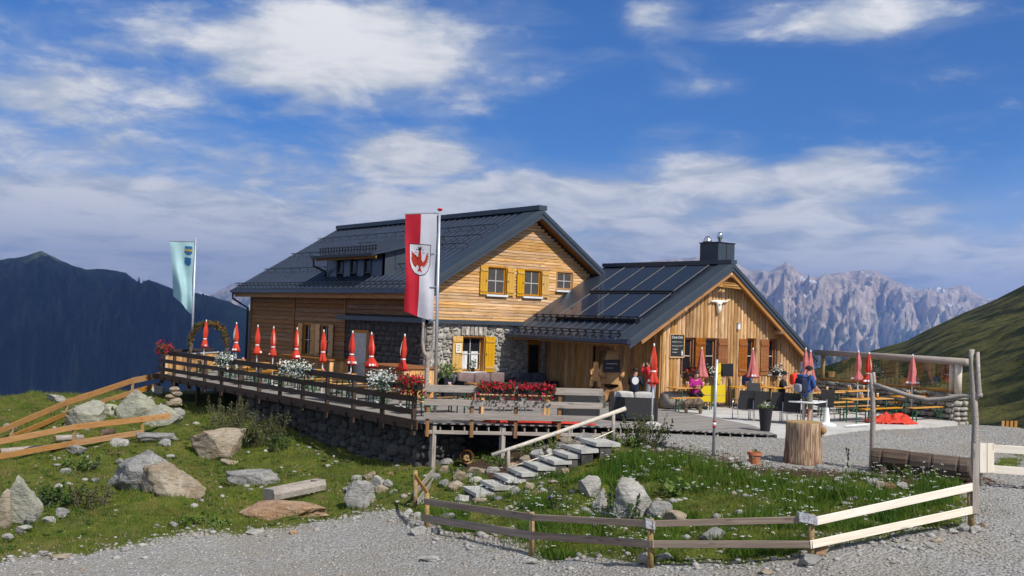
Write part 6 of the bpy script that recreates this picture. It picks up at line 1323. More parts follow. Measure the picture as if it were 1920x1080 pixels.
gf, gg = fence('garden_fence', 'low two-board garden fence with new white boards at one end', [(800, 990), (997, 1040), (1220, 1064), (1520, 1052), (1822, 992)], [(801, 925), (997, 960), (1220, 973), (1522, 964), (1818, 905)],
   [([(797, 940, 0), (999, 970, 1), (1222, 982, 2), (1516, 974, 3)], M['rail_brown'], 12.5), ([(792, 971, 0), (999, 1004, 1), (1222, 1020, 2), (1520, 1021, 3)], M['rail_brown'], 14), ([(1530, 977, 3), (1824, 913, 4)], M['rail_white'], 15.5), ([(1522, 1021, 3), (1824, 956, 4)], M['rail_white'], 15)], M['post'], None, .055)
for px, py, i in ((1220, 984, 2), (1524, 975, 3), (1508, 972, 3)):
    D = gg[i][1]-.12; c = onD(px, py, D); s_ = D/FPX; b = MB(); vs = []
    a = onD(px-10, py-13, D); 
    for t_ in (-1, 1):
        for q in (-1, 1): vs.append(onD(px+t_*9, py+q*8+t_*2, D))
    b.prism([vs[0], vs[2], vs[3], vs[1]], FH*.16); b.build('tape', M['tape'], gf)
D = gg[4][1]-.1; bar('upright_board', onD(1829, 962, D), onD(1830, 832, D), .11, .03, M['grey_log'], gf, up=FH)
cf, cg = fence('fence_return', 'short slanting fence piece between the garden fence and the deck post', [(779, 958), (803, 985), (818, 892)], [(779, 882), None, None], [([(779, 893, 0), (802, 926, 1)], M['rail_orange'], 9), ([(778, 925, 0), (815, 880, 2)], M['rail_grey'], 11), ([(784, 940, 0), (818, 893, 2)], M['rail_grey'], 10)], M['post'], None, .055)
fence('meadow_fence', 'orange-brown fence climbing the meadow to the far deck corner', [(-10, 838), (22, 826), (125, 782), (248, 743), (299, 738)], [None, (22, 800), (125, 748), (249, 709), None], [([(-12, 812, 0), (22, 799, 1), (125, 755, 2), (248, 714, 3), (299, 704, 4)], M['rail_orange'], 11), ([(25, 818, 1), (122, 777, 2), (248, 736, 3), (299, 722, 4)], M['rail_orange'], 10)], M['post'], None, .06, True)
fence('lower_fence', 'orange-brown two-rail fence lower on the meadow ending at the flat rock', [(-12, 868), (139, 840), (267, 818), (318, 806)], [None, (139, 796), (267, 788), None], [([(-12, 830, 0), (139, 801, 1), (267, 786, 2), (318, 780, 3)], M['rail_orange'], 11), ([(-12, 858, 0), (139, 831, 1), (267, 811, 2)], M['rail_orange'], 11)], M['post'], None, .06, True)
gt, g2_ = fence('field_gate', 'pale wooden gate of wide boards across the gravel track', [(1838, 912), (1990, 925)], [(1838, 832), None], [([(1863, 841, 0), (1990, 849, 1)], M['rail_white'], 15), ([(1863, 880, 0), (1990, 889, 1)], M['rail_white'], 15)], M['grey_log'], None, .05)
for px in (1843, 1857): D = g2_[0][1]-.11; bar('board', onD(px, 886, D), onD(px, 831, D), round(13*D/FPX, 3), .03, M['rail_white'], gt, up=FH)
# logs on the meadow
def log(px0, py0, px1, py1, rpx, m, label, up=.0):
    a, b = gpx(px0, py0), gpx(px1, py1); r = rpx/ppm(a); o = thing('log', a, label, 'log'); q = MB(); q.tube([a+UP*r*.8, a.lerp(b, .5)+UP*r*.85, b+UP*r*.8], [r, r*1.04, r*.95], 10); q.build('bark', m, o, smooth=True)
    for p, s_ in ((a, -1), (b, 1)): d = (b-a).normalized()*s_; q = MB(); q.tube([p+UP*r*.8+d*.001, p+UP*r*.8+d*.006], r*.86 if s_ < 0 else r*.8, 10); q.build('cut_end', M['post'], o)
log(163, 786, 198, 788, 7, M['grey_log'], 'short cut log in front of the lichen rock'); log(103, 828, 155, 826, 6, M['grey_log'], 'grey log lying behind the lower fence'); log(190, 818, 212, 816, 7, M['oldlog'], 'dark stub of log by the lower fence'); log(0, 852, 130, 842, 6, M['grey_log'], 'long bleached beam lying along the lower fence')
# ================================================================== steps with handrail
sp_px = [(897, 925), (930, 913), (955, 900), (981, 888), (1010, 877), (1040, 866), (1066, 855), (1090, 845), (1124, 833)]
stt = thing('garden_steps', gpx(897, 925), 'flight of pale slab steps climbing from the lawn to the terrace', 'steps')
A_, B_ = gpx(897, 925), onZ(1124, 833, -.12); cd = (B_-A_); cd.z = 0; cd.normalize(); cn = Vector((cd.y, -cd.x, 0))
for k, q in enumerate(sp_px):
    z_ = A_.z+.06+(B_.z-A_.z)*(k/8); p = onZ(*q, z_); bar('slab', p-cn*.52+UP*.05, p+cn*.52+UP*.05, .46 if k < 8 else .65, .09, M['slab'], stt, up=UP+Vector((random.gauss(0, .04), random.gauss(0, .04), 0))); bar('riser', p-cn*.48-cd*.05-UP*.16, p+cn*.48-cd*.05-UP*.16, .3, .32, M['stone_d'], stt)
hr = thing('handrail', gpx(953, 905), 'pale peeled pole handrail with rope beside the garden steps', 'handrail')
Dl, Dh = depth(gpx(953, 905)), depth(onZ(1150, 832, -.1)); hD = lambda x: Dl+(Dh-Dl)*(x-953)/(1150-953)
b = MB(); b.tube([onD(x, y, hD(x)) for x, y in ((922, 853), (985, 832), (1060, 806), (1120, 785), (1173, 766))], [.045, .048, .05, .053, .055], 10); b.build('pole', M['birch'], hr, smooth=True)
for x, y0, y1 in ((953, 908, 842), (1150, 835, 776)): b = MB(); b.tube([onD(x, y0, hD(x)), onD(x, y1, hD(x))], .045, 8); b.build('post', M['grey_log'], hr, smooth=True)
b = MB(); b.tube([onD(x, y, hD(x)-.05) for x, y in ((955, 876), (1000, 862), (1060, 842), (1110, 825), (1150, 808))], .014, 6); b.build('rope', M['cream'], hr, smooth=True)
# ================================================================== garden and yard objects
def trough_():
    a, b = gpx(503, 942), gpx(600, 924); a = a+UP*.19; b = b+UP*.21; d = (b-a).normalized(); sd = d.cross(UP).normalized(); up = sd.cross(d); r = thing('log_trough', a, 'hollowed grey log trough resting on the rust-coloured slab', 'trough'); w, h = .22, .2
    def pt(p, x, y): return p+sd*x+up*y
    prof = [(-.20, .13), (-.245, .02), (-.215, -.12), (-.10, -.2), (.10, -.2), (.215, -.12), (.245, .02), (.20, .15), (.155, .15), (.13, -.05), (-.13, -.05), (-.155, .13)]
    e = d*.2; q = MB(); n = len(prof); q.add([pt(a+e, *c) for c in prof]+[pt(b-e, *c) for c in prof], [(i, (i+1) % n, n+(i+1) % n, n+i) for i in range(n)]); q.build('hollow', M['grey_log'], r)
    for p, s_ in ((a, 1), (b, -1)): q = MB(); q.prism([pt(p, *c) for c in prof[:8]], e*s_*1.0); q.build('end_block', M['grey_log'], r)
trough_()
sp = gpx(1514, 874)+FH*.35; k = 1/ppm(sp); st_ = thing('tree_stump', sp, 'thick peeled tree stump standing at the edge of the yard', 'stump')
b = MB(); wv = lambda t, z: 1+.04*math.sin(3*t+1)+.03*math.sin(7*t+z*2); b.lathe([(36*k, -.15), (35*k, .1), (33.5*k, .4), (33*k, .75), (33.5*k, 78*k-.02), (32.5*k, 78*k)], sp, 40, wv)
def vert_wood(mb, name, m, par):       # lay the trunk's grain along its height
    o = mb.build(name, m, None, smooth=True); me = o.data; org = ORG[par]
    co = np.array([v.co[:] for v in me.vertices])-np.array(org); me.vertices.foreach_set('co', co[:, [2, 0, 1]].ravel()); me.update(); o.parent = par; o.matrix_basis = Matrix(((0, 1, 0, 0), (0, 0, 1, 0), (1, 0, 0, 0), (0, 0, 0, 1))); return o
vert_wood(b, 'trunk', M['stump'], st_)
b = MB(); b.lathe([(0, 78*k+.003), (31.5*k, 78*k+.004), (31.5*k, 78*k+.002)], sp, 40, wv); b.build('cut_face', M['post'], st_)
b = MB(); kn = onD(1543, 808, depth(sp)-.2); b.lathe([(0, -.1), (.08, -.04), (.09, .03), (.05, .09), (0, .1)], kn, 10); b.build('knot', M['stump'], st_, smooth=True)
pp = gpx(1417, 874)+FH*.14; k = 1/ppm(pp); pot = thing('flower_pot', pp, 'terracotta flower pot standing by the stump', 'pot'); b = MB(); b.lathe([(9*k, 0), (11.5*k, 19*k), (13.8*k, 19*k), (13.8*k, 25*k), (12.3*k, 25*k), (11*k, 20*k), (0, 20*k)], pp, 22); b.build('pot_body', M['terra'], pot, smooth=False); b = MB(); leaves(b, [pp+Vector((random.gauss(0, .05), random.gauss(0, .05), 25*k+random.uniform(-.03, .06))) for _ in range(24)], .05); b.build('seedling', M['leaf'], pot, fix=False)
pl = onZ(1437, 809, 0)+FH*.15; k = 1/ppm(pl); pt_ = thing('tall_planter', pl, 'tall tapered black planter with small white flowers', 'planter'); b = MB(); b.lathe([(9*k, 0), (13*k, 43*k), (12*k, 43*k), (11.5*k, 40*k), (0, 40*k)], pl, 4+16); b.build('planter_body', M['black'], pt_); b = MB(); leaves(b, [pl+Vector((random.gauss(0, .11), random.gauss(0, .11), 43*k+abs(random.gauss(0, .06)))) for _ in range(90)], .06); tag(b.build('foliage', M['leaf_l'], pt_, fix=False), kind='stuff'); b = MB(); leaves(b, [pl+Vector((random.gauss(0, .1), random.gauss(0, .1), 46*k+abs(random.gauss(0, .05)))) for _ in range(40)], .06, 1); tag(b.build('blossom', M['petal_w'], pt_, fix=False), kind='stuff')
# trail sign post
sb = gpx(1337, 857); SD_ = depth(sb); S_ = lambda x, y, dd=0: onD(x, y, SD_+dd)
sg = thing('trail_sign', sb, 'steel post with yellow arrow-shaped trail signs', 'sign'); b = MB(); b.tube([S_(1337, 862), S_(1344, 674)], .037, 10); b.build('post', M['galv'], sg, smooth=True)
for nm, y0, y1, m in (('red_band', 788, 792, M['c_red']), ('white_band', 792, 798, M['white']), ('red_band', 798, 802, M['c_red'])):
    xx = lambda y: 1337+(862-y)/188*7; b = MB(); b.tube([S_(xx(y0), y0), S_(xx(y1), y1)], .042, 12); b.build(nm, m, sg, smooth=True)
for y0, y1, yl0, yl1 in ((721, 740, 724, 739), (742, 753, 742, 752)):
    b = MB(); b.prism([S_(1360, y0, .06), S_(1360, y1+1, .06), S_(1320, yl1+1, .06), S_(1314, (yl0+yl1)/2, .06), S_(1320, yl0, .06)], FH*.012); b.build('arrow_plate', M['yellow'], sg)
for y0, y1 in ((682, 700), (702, 720)): b = MB(); a = S_(1346, y0); c = S_(1346, y1); dd = (R0*.22+FH*.75); b.prism([a, c, c+dd*.85, (a+c)/2+dd, a+dd*.85], R0*.012); b.build('arrow_plate', M['yellow'], sg)
# swing frame of bare posts with hanging branch and split log
p1, p2 = gpx(1636, 884), gpx(1826, 910); Da, Db = depth(p1), depth(p2); swD = lambda x: Da+(Db-Da)*(x-1636)/190
fr_ = thing('branch_frame', p1, 'rustic frame of crooked grey posts with a sagging branch between them', 'frame')
def limb(nm, pts, rad): 
    b = MB(); b.tube([onD(x, y, swD(x)) for x, y in pts], rad, 9); b.build(nm, M['grey_log'], fr_, smooth=True)
limb('post', [(1634, 890), (1636, 840), (1637, 780), (1636, 735), (1633, 700)], [.07, .065, .06, .055, .045]); limb('fork', [(1637, 735), (1640, 720), (1638, 698)], [.045, .04, .035])
limb('post', [(1824, 912), (1827, 850), (1829, 790), (1826, 750), (1824, 720), (1821, 680), (1822, 655)], [.085, .075, .07, .075, .055, .05, .06]); limb('fork', [(1828, 750), (1836, 735), (1834, 700), (1833, 660)], [.06, .055, .045, .04])
limb('branch', [(1638, 720), (1665, 729), (1700, 741), (1740, 750), (1770, 748), (1805, 742), (1842, 741)], [.045, .05, .055, .055, .055, .05, .045])
lg = thing('split_log', gpx(1730, 895), 'long dark log cut into notched seat sections', 'log bench')
for i, (x0, x1, y0, y1) in enumerate(((1637, 1656, 858, 860), (1657, 1706, 859, 865), (1708, 1749, 866, 870), (1751, 1799, 871, 876), (1801, 1822, 877, 878))):
    b = MB(); n = 12; vs = []; A0 = onD(x0, y0, swD(x0)-.1); B0 = onD(x1, y1, swD(x1)-.1); r = .23; d = (B0-A0).normalized(); sd = d.cross(UP).normalized(); up = sd.cross(d); L = (B0-A0).length
    q = MB(); ring = [(r*math.cos(2*math.pi*t_/n+.26), r*math.sin(2*math.pi*t_/n+.26)) for t_ in range(n)]; q.add([(0, a*.9, c) for a, c in ring]+[(.04, a, c) for a, c in ring]+[(L-.04, a, c) for a, c in ring]+[(L, a*.9, c) for a, c in ring], [tuple(range(n-1, -1, -1)), tuple(range(3*n, 4*n))]+[(s_*n+j, s_*n+(j+1) % n, (s_+1)*n+(j+1) % n, (s_+1)*n+j) for s_ in range(3) for j in range(n)])
    o = q.build('log_section', M['oldlog'], None, smooth=False); o.parent = lg; mm = Matrix((d, -sd, up)).transposed().to_4x4(); mm.translation = A0-ORG[lg]; o.matrix_basis = mm
q = MB(); q.tube([onD(1640, 872, swD(1640)-.05), onD(1822, 890, swD(1822)-.05)], .17, 10); q.build('log_core', M['oldlog'], lg, smooth=True)
for x, y in ((1655, 890), (1790, 905)): g_ = gpx(x, y); bar('support', g_-UP*.1, onD(x, 875 if x < 1700 else 888, depth(g_)), .14, .14, M['oldlog'], lg, up=FH)
# fallen parasol canvas and folded canvas
def crumple(name, label, c, L, W_, H_, rz, m, seed, cat='parasol'):
    r = thing(name, c, label, cat); b = MB(); n, k = 46, 24; vs = []
    for i in range(n+1):
        for j in range(k+1):
            u, v = i/n*2-1, j/k*2-1; e_ = max(0, 1-(u*u+v*v*.9)); w = 1+.18*mnoise.noise((u*2+seed, v*2, 1)); x, y = u*L/2*w, v*W_/2*w
            z = H_*(e_**.5)*(.45+.5*abs(mnoise.noise((u*3.5+seed, v*2.6, 0)))*2+.3*abs(mnoise.noise((u*9, v*7+seed, 3)))); vs.append((c[0]+x*math.cos(rz)-y*math.sin(rz), c[1]+x*math.sin(rz)+y*math.cos(rz), c[2]+z*1.0+.004))
    b.add(vs, [(i*(k+1)+j, (i+1)*(k+1)+j, (i+1)*(k+1)+j+1, i*(k+1)+j+1) for i in range(n) for j in range(k) if abs(i/n*2-1)**2+abs(j/k*2-1)**2*.9 < 1.05]); b.build('canvas', m, r, smooth=True, fix=False); return r
c = onZ(1668, 793, 0.0); fpz = crumple('fallen_parasol', 'bright red parasol canvas lying crumpled on the terrace edge', (c.x, c.y, -.02), 1.75, .95, .34, -.55, M['orange'], 4.2)
b = MB(); b.tube([onZ(1585, 799, .05), onZ(1632, 795, .08)], .03, 8); b.build('pole', M['white'], fpz, smooth=True)
c = DL0+fr*((DC-DL0).length*.66)-fn1*.35; crumple('folded_canvas', 'long folded red canvas lying on the deck behind the front railing', (c.x, c.y, 0), 3.3, .42, .22, math.atan2(fr.y, fr.x), M['red'], 9.1, 'canvas')
# barrel with firewood
bp_ = gpx(876, 872); D = depth(bp_); k = D/FPX; br = thing('barrel_tub', bp_, 'tipped wooden tub filled with split firewood under the deck', 'tub'); c = onD(876, 856, D); ax = (-FH*.95+R0*.2+UP*.15).normalized()
b = MB(); b.tube([c+ax*.0, c-ax*.3], [13*k, 11*k], 18, caps=False); b.build('tub_wall', M['siding'], br, smooth=True); b = MB(); b.tube([c-ax*.28, c-ax*.3], 11*k, 18); b.build('tub_bottom', M['oldlog'], br)
for i in range(7): a = i*.9; q = c+(CR*math.cos(a)*.6+CU*(math.sin(a)*.6-.25))*9*k*(.3+.1*i); bar('firewood', q-ax*.25, q-ax*.03, .07, .06, M['post'], br)
# ================================================================== carvings, boards, fittings
def carving(name, label, p, h, prof_pts, edges, rad, m, cat='carving', plinth=None):
    r = thing(name, p, label, cat); me = skinned('carved_body', [Vector((x, y, z))*h for x, y, z in prof_pts], edges, [q*h for q in rad], 2); me.materials.append(m); o = bpy.data.objects.new('carved_body', me); link(o, r); o.rotation_euler = (0, 0, -YAW)
    if plinth: o.location = (0, 0, plinth)
    return r
p = onX(1146, 720, 25.5); p.z = 0
BEAR = [(0, 0, .42), (0, -.02, .62), (0, -.03, .76), (0, -.05, .88), (0, -.17, .86), (-.13, 0, .3), (-.14, -.02, .05), (.13, 0, .3), (.14, -.02, .05), (-.17, -.06, .66), (-.16, -.16, .5), (.17, -.06, .66), (.16, -.16, .5), (-.08, -.02, .97), (.08, -.02, .97), (0, 0, .32)]
BE = [(0, 1), (1, 2), (2, 3), (3, 4), (0, 5), (5, 6), (0, 7), (7, 8), (1, 9), (9, 10), (1, 11), (11, 12), (3, 13), (3, 14), (0, 15)]
bear = carving('bear_carving', 'carved wooden bear holding a small blackboard by the annex door', p, onX(1146, 654, 25.5).z, BEAR, BE, [.19, .19, .13, .11, .06, .1, .09, .1, .09, .07, .05, .07, .05, .03, .03, .17], M['carve'])
q = MB(); D = depth(p)-.35; q.prism([onD(1131, 675, D), onD(1163, 674, D), onD(1163, 698, D), onD(1131, 698, D)], FH*.03); sbd = q.build('blackboard', M['slate'], bear)
def scribble(F3, x0, x1, y, amp, m, parent, n=26, seed=0, wth=.006):
    rs = random.Random(seed); b = MB(); pts = [F3(x0+(x1-x0)*i/n, y+amp*math.sin(i*1.7+rs.random()*1.5)*rs.uniform(.4, 1)) for i in range(n+1)]; b.tube(pts, wth, 4); return b.build('chalk_line', m, parent)
scribble(lambda x, y: onD(x, y, D-.02), 1136, 1157, 682, 1.6, M['chalk'], bear, seed=3); scribble(lambda x, y: onD(x, y, D-.02), 1136, 1150, 690, 1.2, M['chalk'], bear, seed=5, wth=.004)
p = onX(1116, 720, 24.6); p.z = 0; mar = carving('marmot_carving', 'small carved marmot standing on a round stone plinth', p, onX(1116, 677, 24.6).z-.62, BEAR, BE, [.13, .14, .11, .1, .05, .09, .08, .09, .08, .045, .035, .045, .035, .025, .025, .13], M['carve'], plinth=.62)
b = MB(); b.lathe([(.40, 0), (.40, .2), (.36, .22), (.36, .42), (.29, .44), (.29, .61), (0, .62)], p, 20); b.build('plinth', M['stone_d'], mar)
def on_gable(u, z, n=.0): return AF.p(u, z, n)
cb = thing('menu_board', AF.p(27.44, 2.2, .08), 'tall chalk menu board in a pale frame on the annex wall', 'board')
AF.obj('slate', 27.10, 27.78, 1.82, 2.60, .075, .10, M['slate'], cb)
for a in ((27.06, 27.10, 1.78, 2.64), (27.78, 27.82, 1.78, 2.64), (27.10, 27.78, 1.78, 1.82), (27.10, 27.78, 2.60, 2.64)): AF.obj('frame_strip', *a, .07, .12, M['siding'], cb)
tcu = bpy.data.curves.new('lettering_curve', 'FONT'); tcu.body = 'Coca-Cola'; tcu.size = .13; tcu.shear = .35; tcu.extrude = .002; tcu.align_x = 'CENTER'; tmp = bpy.data.objects.new('lettering_curve', tcu); COL.objects.link(tmp); dg_ = bpy.context.evaluated_depsgraph_get(); dg_.update(); tme = bpy.data.meshes.new_from_object(tmp.evaluated_get(dg_)); bpy.data.objects.remove(tmp); tme.materials.clear(); tme.materials.append(M['white']); to_ = bpy.data.objects.new('lettering', tme); link(to_, cb); to_.location = AF.p(27.44, 2.47, .104)-ORG[cb]; to_.rotation_euler = (math.pi/2, 0, 0)
for i, (a, c, z_) in enumerate(((27.18, 27.7, 2.34), (27.16, 27.72, 2.2), (27.2, 27.5, 2.08), (27.22, 27.45, 1.97))): scribble(lambda x, y: AF.p(x, y, .105), a, c, z_, .022, M['chalk'], cb, seed=i+20, wth=.006)
b = MB(); b.lathe([(.03, 0), (.033, .1), (.014, .16), (.014, .2), (0, .2)], AF.p(27.7, 1.86, .11), 10); b.build('bottle_picture', M['white'], cb)
sk = AF.p(29.56, 3.68, .12); sk_t = thing('cattle_skull', sk, 'bleached cattle skull with horns hung under the annex gable', 'skull')
me = skinned('skull_body', [sk+Vector(q) for q in ((0, 0, .0), (0, -.06, .14), (0, -.05, -.14), (0, -.03, -.28), (-.2, 0, .19), (-.42, -.04, .17), (-.52, -.07, .24), (.2, 0, .19), (.42, -.04, .2), (.55, -.07, .3))], [(0, 1), (0, 2), (2, 3), (1, 4), (4, 5), (5, 6), (1, 7), (7, 8), (8, 9)], [.11, .12, .085, .06, .055, .035, .015, .055, .035, .015], 2); me.materials.append(M['bone']); o = bpy.data.objects.new('skull_body', me); link(o, sk_t); o.location = -sk
for s_ in (-1, 1): b = MB(); b.lathe([(0, -.03), (.03, 0), (0, .03)], sk+Vector((s_*.07, -.14, .07)), 8); b.build('eye_socket', M['black'], sk_t)
ns = thing('name_sign', AF.p(29.88, 4.52, .3), 'long carved wooden sign board under the annex roof peak', 'sign'); bar('board', AF.p(29.15, 4.5, .42), AF.p(30.65, 4.44, .42), .06, .2, M['carve'], ns)
for i, z_ in enumerate((4.53, 4.44)): scribble(lambda x, y: AF.p(x, y, .455), 29.4, 30.4, z_, .02, M['black'], ns, seed=40+i, wth=.012)
lp = thing('wall_lamp', AF.p(30.72, 2.95, .1), 'small white bulkhead lamp between the annex windows', 'lamp'); AF.obj('lamp_glass', 30.66, 30.78, 2.86, 3.06, .06, .17, M['white'], lp); AF.obj('lamp_cap', 30.65, 30.79, 3.06, 3.1, .05, .18, M['galv'], lp)
ls = thing('loudspeaker', AF.p(32.0, 1.6, .6), 'black box on a thin stand in front of the annex', 'loudspeaker'); p = onZ(1368, 765, 0); D = depth(p); b = MB(); b.prism([onD(1355, 683, D), onD(1375, 682, D), onD(1375, 706, D), onD(1355, 706, D)], FH*.3); b.build('cabinet', M['black'], ls); b = MB(); b.tube([p, onD(1365, 706, D)], .02, 6); b.build('stand', M['black'], ls)
nt = thing('shutter_notice', GF.p(22.4, 1.85, .1), 'paper notice pinned on the honey-coloured shutter', 'notice'); GF.obj('paper', 22.29, 22.55, 1.62, 1.98, .12, .125, M['cream'], nt)
for i in range(3): scribble(lambda x, y: GF.p(x, y, .13), 22.35, 22.48, 1.9-.09*i, .02, M['black'], nt, seed=60+i, wth=.006, n=8)
wpn = thing('window_plant', GF.p(23.16, .92, .05), 'small potted plant on the stone window sill', 'plant'); b = MB(); b.lathe([(.06, 0), (.08, .14), (0, .14)], GF.p(23.16, .91, .04), 12); b.build('pot', M['black'], wpn); b = MB(); leaves(b, [GF.p(23.16, 1.2, .06)+Vector((random.gauss(0, .1), random.gauss(0, .06), random.gauss(0, .1))) for _ in range(110)], .06); tag(b.build('foliage', M['leaf'], wpn, fix=False), kind='stuff')
sp2 = Vector((21.35, 31.3, 0)); pln = thing('corner_planter', sp2, 'dark planter with green shrub at the stone house corner', 'planter'); b = MB(); b.box(21.15, 21.55, 31.1, 31.5, 0, .75); b.build('planter_box', M['black'], pln); b = MB(); leaves(b, [sp2+Vector((random.gauss(0, .16), random.gauss(0, .16), 1.0+random.gauss(0, .17))) for _ in range(260)], .1); tag(b.build('foliage', M['leaf_l'], pln, fix=False), kind='stuff')
for px, py, lb in ((1561, 707, 'on the stone wall next to the first glass pane'), (1700, 720, 'on the stone wall behind the last pink parasol')):
    p = onPlane(px, py, GA+UP*.95, gn); b = MB(); pot_ = thing('wall_pot', p, 'yellow flower pot '+lb, 'pot'); b.lathe([(.1, 0), (.14, .22), (0, .22)], p+gn*.05, 14); b.build('pot_body', M['table'], pot_); b = MB(); leaves(b, [p+gn*.05+Vector((random.gauss(0, .08), random.gauss(0, .08), .3+random.gauss(0, .05))) for _ in range(70)], .06); tag(b.build('foliage', M['leaf'], pot_, fix=False), kind='stuff')
lb_ = onZ(1262, 767, 0); lg2 = thing('bench_log', lb_, 'thick cut log used as a seat against the annex wall', 'log'); b = MB(); b.tube([Vector((lb_.x-.3, lb_.y+.1, .32)), Vector((lb_.x+1.4, lb_.y+.1, .32))], .3, 14); b.build('trunk', M['grey_log'], lg2, smooth=True)
# fence on the far side of the terrace
ff_ = thing('slat_fence', onD(1890, 800, 44), 'short orange slat fence beyond the terrace edge', 'fence')
for i in range(4): bar('slat', onD(1880+i*8, 806, 44), onD(1881+i*8, 789, 44), .12, .03, M['rail_orange'], ff_, up=FH)
bar('rail', onD(1840, 801, 44.05), onD(1912, 804, 44.05), .03, .1, M['rail_orange'], ff_)
# ================================================================== people and dog
HUM = dict(hip=(0, 0, .95), waist=(0, 0, 1.12), chest=(0, 0, 1.33), neck=(0, 0, 1.5), head=(0, -.01, 1.60), crown=(0, 0, 1.72), nose=(0, -.1, 1.61), shl=(-.18, 0, 1.44), ell=(-.24, .02, 1.16), wrl=(-.23, -.1, .95), hal=(-.22, -.14, .87), shr=(.18, 0, 1.44), elr=(.24, .02, 1.16), wrr=(.23, -.1, .95), har=(.22, -.14, .87), hpl=(-.1, 0, .90), knl=(-.11, -.02, .50), anl=(-.11, .03, .09), tol=(-.12, -.16, .04), hpr=(.1, 0, .90), knr=(.11, -.02, .50), anr=(.11, .03, .09), tor=(.12, -.16, .04))
HE = [('hip', 'waist'), ('waist', 'chest'), ('chest', 'neck'), ('neck', 'head'), ('head', 'crown'), ('head', 'nose'), ('chest', 'shl'), ('shl', 'ell'), ('ell', 'wrl'), ('wrl', 'hal'), ('chest', 'shr'), ('shr', 'elr'), ('elr', 'wrr'), ('wrr', 'har'), ('hip', 'hpl'), ('hpl', 'knl'), ('knl', 'anl'), ('anl', 'tol'), ('hip', 'hpr'), ('hpr', 'knr'), ('knr', 'anr'), ('anr', 'tor')]
HR = dict(hip=.16, waist=.145, chest=.165, neck=.062, head=.098, crown=.08, nose=.025, shl=.085, ell=.052, wrl=.037, hal=.04, shr=.085, elr=.052, wrr=.037, har=.04, hpl=.1, knl=.068, anl=.048, tol=.042, hpr=.1, knr=.068, anr=.048, tor=.042)
def finger_hand(b, w, h, s_=1):
    d = (Vector(h)-Vector(w)).normalized(); sd = d.orthogonal().normalized(); c = Vector(h)
    for i in range(4):
        o = sd*(.026*(i-1.5)); L = (.07, .08, .075, .06)[i]; k1 = c+o+d*L*.55; k2 = k1+d*L*.4+d.cross(sd)*.02*s_; b.tube([c+o*.9, k1, k2], [.011, .010, .008], 5)
    b.tube([c-sd*.03-d*.03, c-sd*.06+d*.01, c-sd*.055+d*.045], [.012, .011, .008], 5)
def person(loc, rz, label, pose, mats, hat=None, hair=True, scale=1.0):
    J = {k: Vector(v) for k, v in HUM.items()}; J.update({k: Vector(v) for k, v in pose.items()})
    keys = list(J); r = thing('person', loc, label, 'person', None, rz); ORG[r] = Vector((0, 0, 0)); r.scale = (scale,)*3
    me = skinned('body', [J[k] for k in keys], [(keys.index(a), keys.index(b)) for a, b in HE], [HR[k] for k in keys], 2, keys.index('hip'))
    names = ['skin', 'top', 'trouser', 'shoe', 'sleeve_low', 'shin']; 
    for nm in names: me.materials.append(mats.get(nm) or {'sleeve_low': mats['top'], 'shin': mats['trouser'], 'skin': M['skin'], 'shoe': M['c_black']}[nm])
    seg = {('hip', 'waist'): 1, ('waist', 'chest'): 1, ('chest', 'neck'): 1, ('neck', 'head'): 0, ('head', 'crown'): 0, ('head', 'nose'): 0, ('chest', 'shl'): 1, ('shl', 'ell'): 1, ('ell', 'wrl'): 4, ('wrl', 'hal'): 0, ('chest', 'shr'): 1, ('shr', 'elr'): 1, ('elr', 'wrr'): 4, ('wrr', 'har'): 0, ('hip', 'hpl'): 2, ('hpl', 'knl'): 2, ('knl', 'anl'): 5, ('anl', 'tol'): 3, ('hip', 'hpr'): 2, ('hpr', 'knr'): 2, ('knr', 'anr'): 5, ('anr', 'tor'): 3}
    for pg in me.polygons:
        c = pg.center; best = None
        for (a, b), k in seg.items():
            A, B = J[a], J[b]; t_ = max(0, min(1, (c-A).dot(B-A)/max(1e-9, (B-A).length_squared))); d = (c-A-(B-A)*t_).length-(HR[a]*(1-t_)+HR[b]*t_)
            if best is None or d < best[0]: best = (d, k, t_)
        k = best[1]
        if k == 1 and (c-J['neck']).length < .075: k = 0
        pg.material_index = k; pg.use_smooth = True
    o = bpy.data.objects.new('body', me); link(o, r)
    hb = MB(); finger_hand(hb, J['wrl'], J['hal']); finger_hand(hb, J['wrr'], J['har'], -1); hb.build('fingers', mats.get('skin') or M['skin'], r, smooth=True)
    fd = (J['nose']-J['head']); fd.z = 0; fd = fd.normalized() if fd.length > .01 else Vector((0, -1, 0)); sd = fd.cross(UP)
    fc = MB()
    for s_ in (-1, 1): fc.lathe([(0, -.012), (.012, 0), (0, .012)], J['head']+fd*.088+sd*s_*.035+UP*.03, 6)
    fc.build('eyes', M['black'], r); mo = MB(); mo.beam(J['head']+fd*.09-sd*.028-UP*.045, J['head']+fd*.09+sd*.028-UP*.045, .01, .012); mo.build('mouth', M['c_purple'], r)
    hd = MB(); cc = (J['head']+J['crown'])/2-fd*.014+UP*.005; n, kk = 16, 8; vs = []
    for i in range(kk+1):
        ph = math.pi*.5*i/kk*1.15
        for q in range(n): t_ = 2*math.pi*q/n; vs.append(cc+Vector((math.cos(t_)*.112*math.sin(ph), math.sin(t_)*.118*math.sin(ph), .045+.095*math.cos(ph)-(0 if not hair else 0))))
    hd.add(vs, [(i*n+q, i*n+(q+1) % n, (i+1)*n+(q+1) % n, (i+1)*n+q) for i in range(kk) for q in range(n)]); hd.build('cap' if hat else 'hair', hat or M['hair'], r, smooth=True)
    if hat: br_ = MB(); c0 = cc+UP*.035; br_.prism([c0+fd*.09-sd*.085, c0+fd*.19-sd*.05, c0+fd*.19+sd*.05, c0+fd*.09+sd*.085], (0, 0, .012)); br_.build('cap_peak', hat, r)
    return r, J
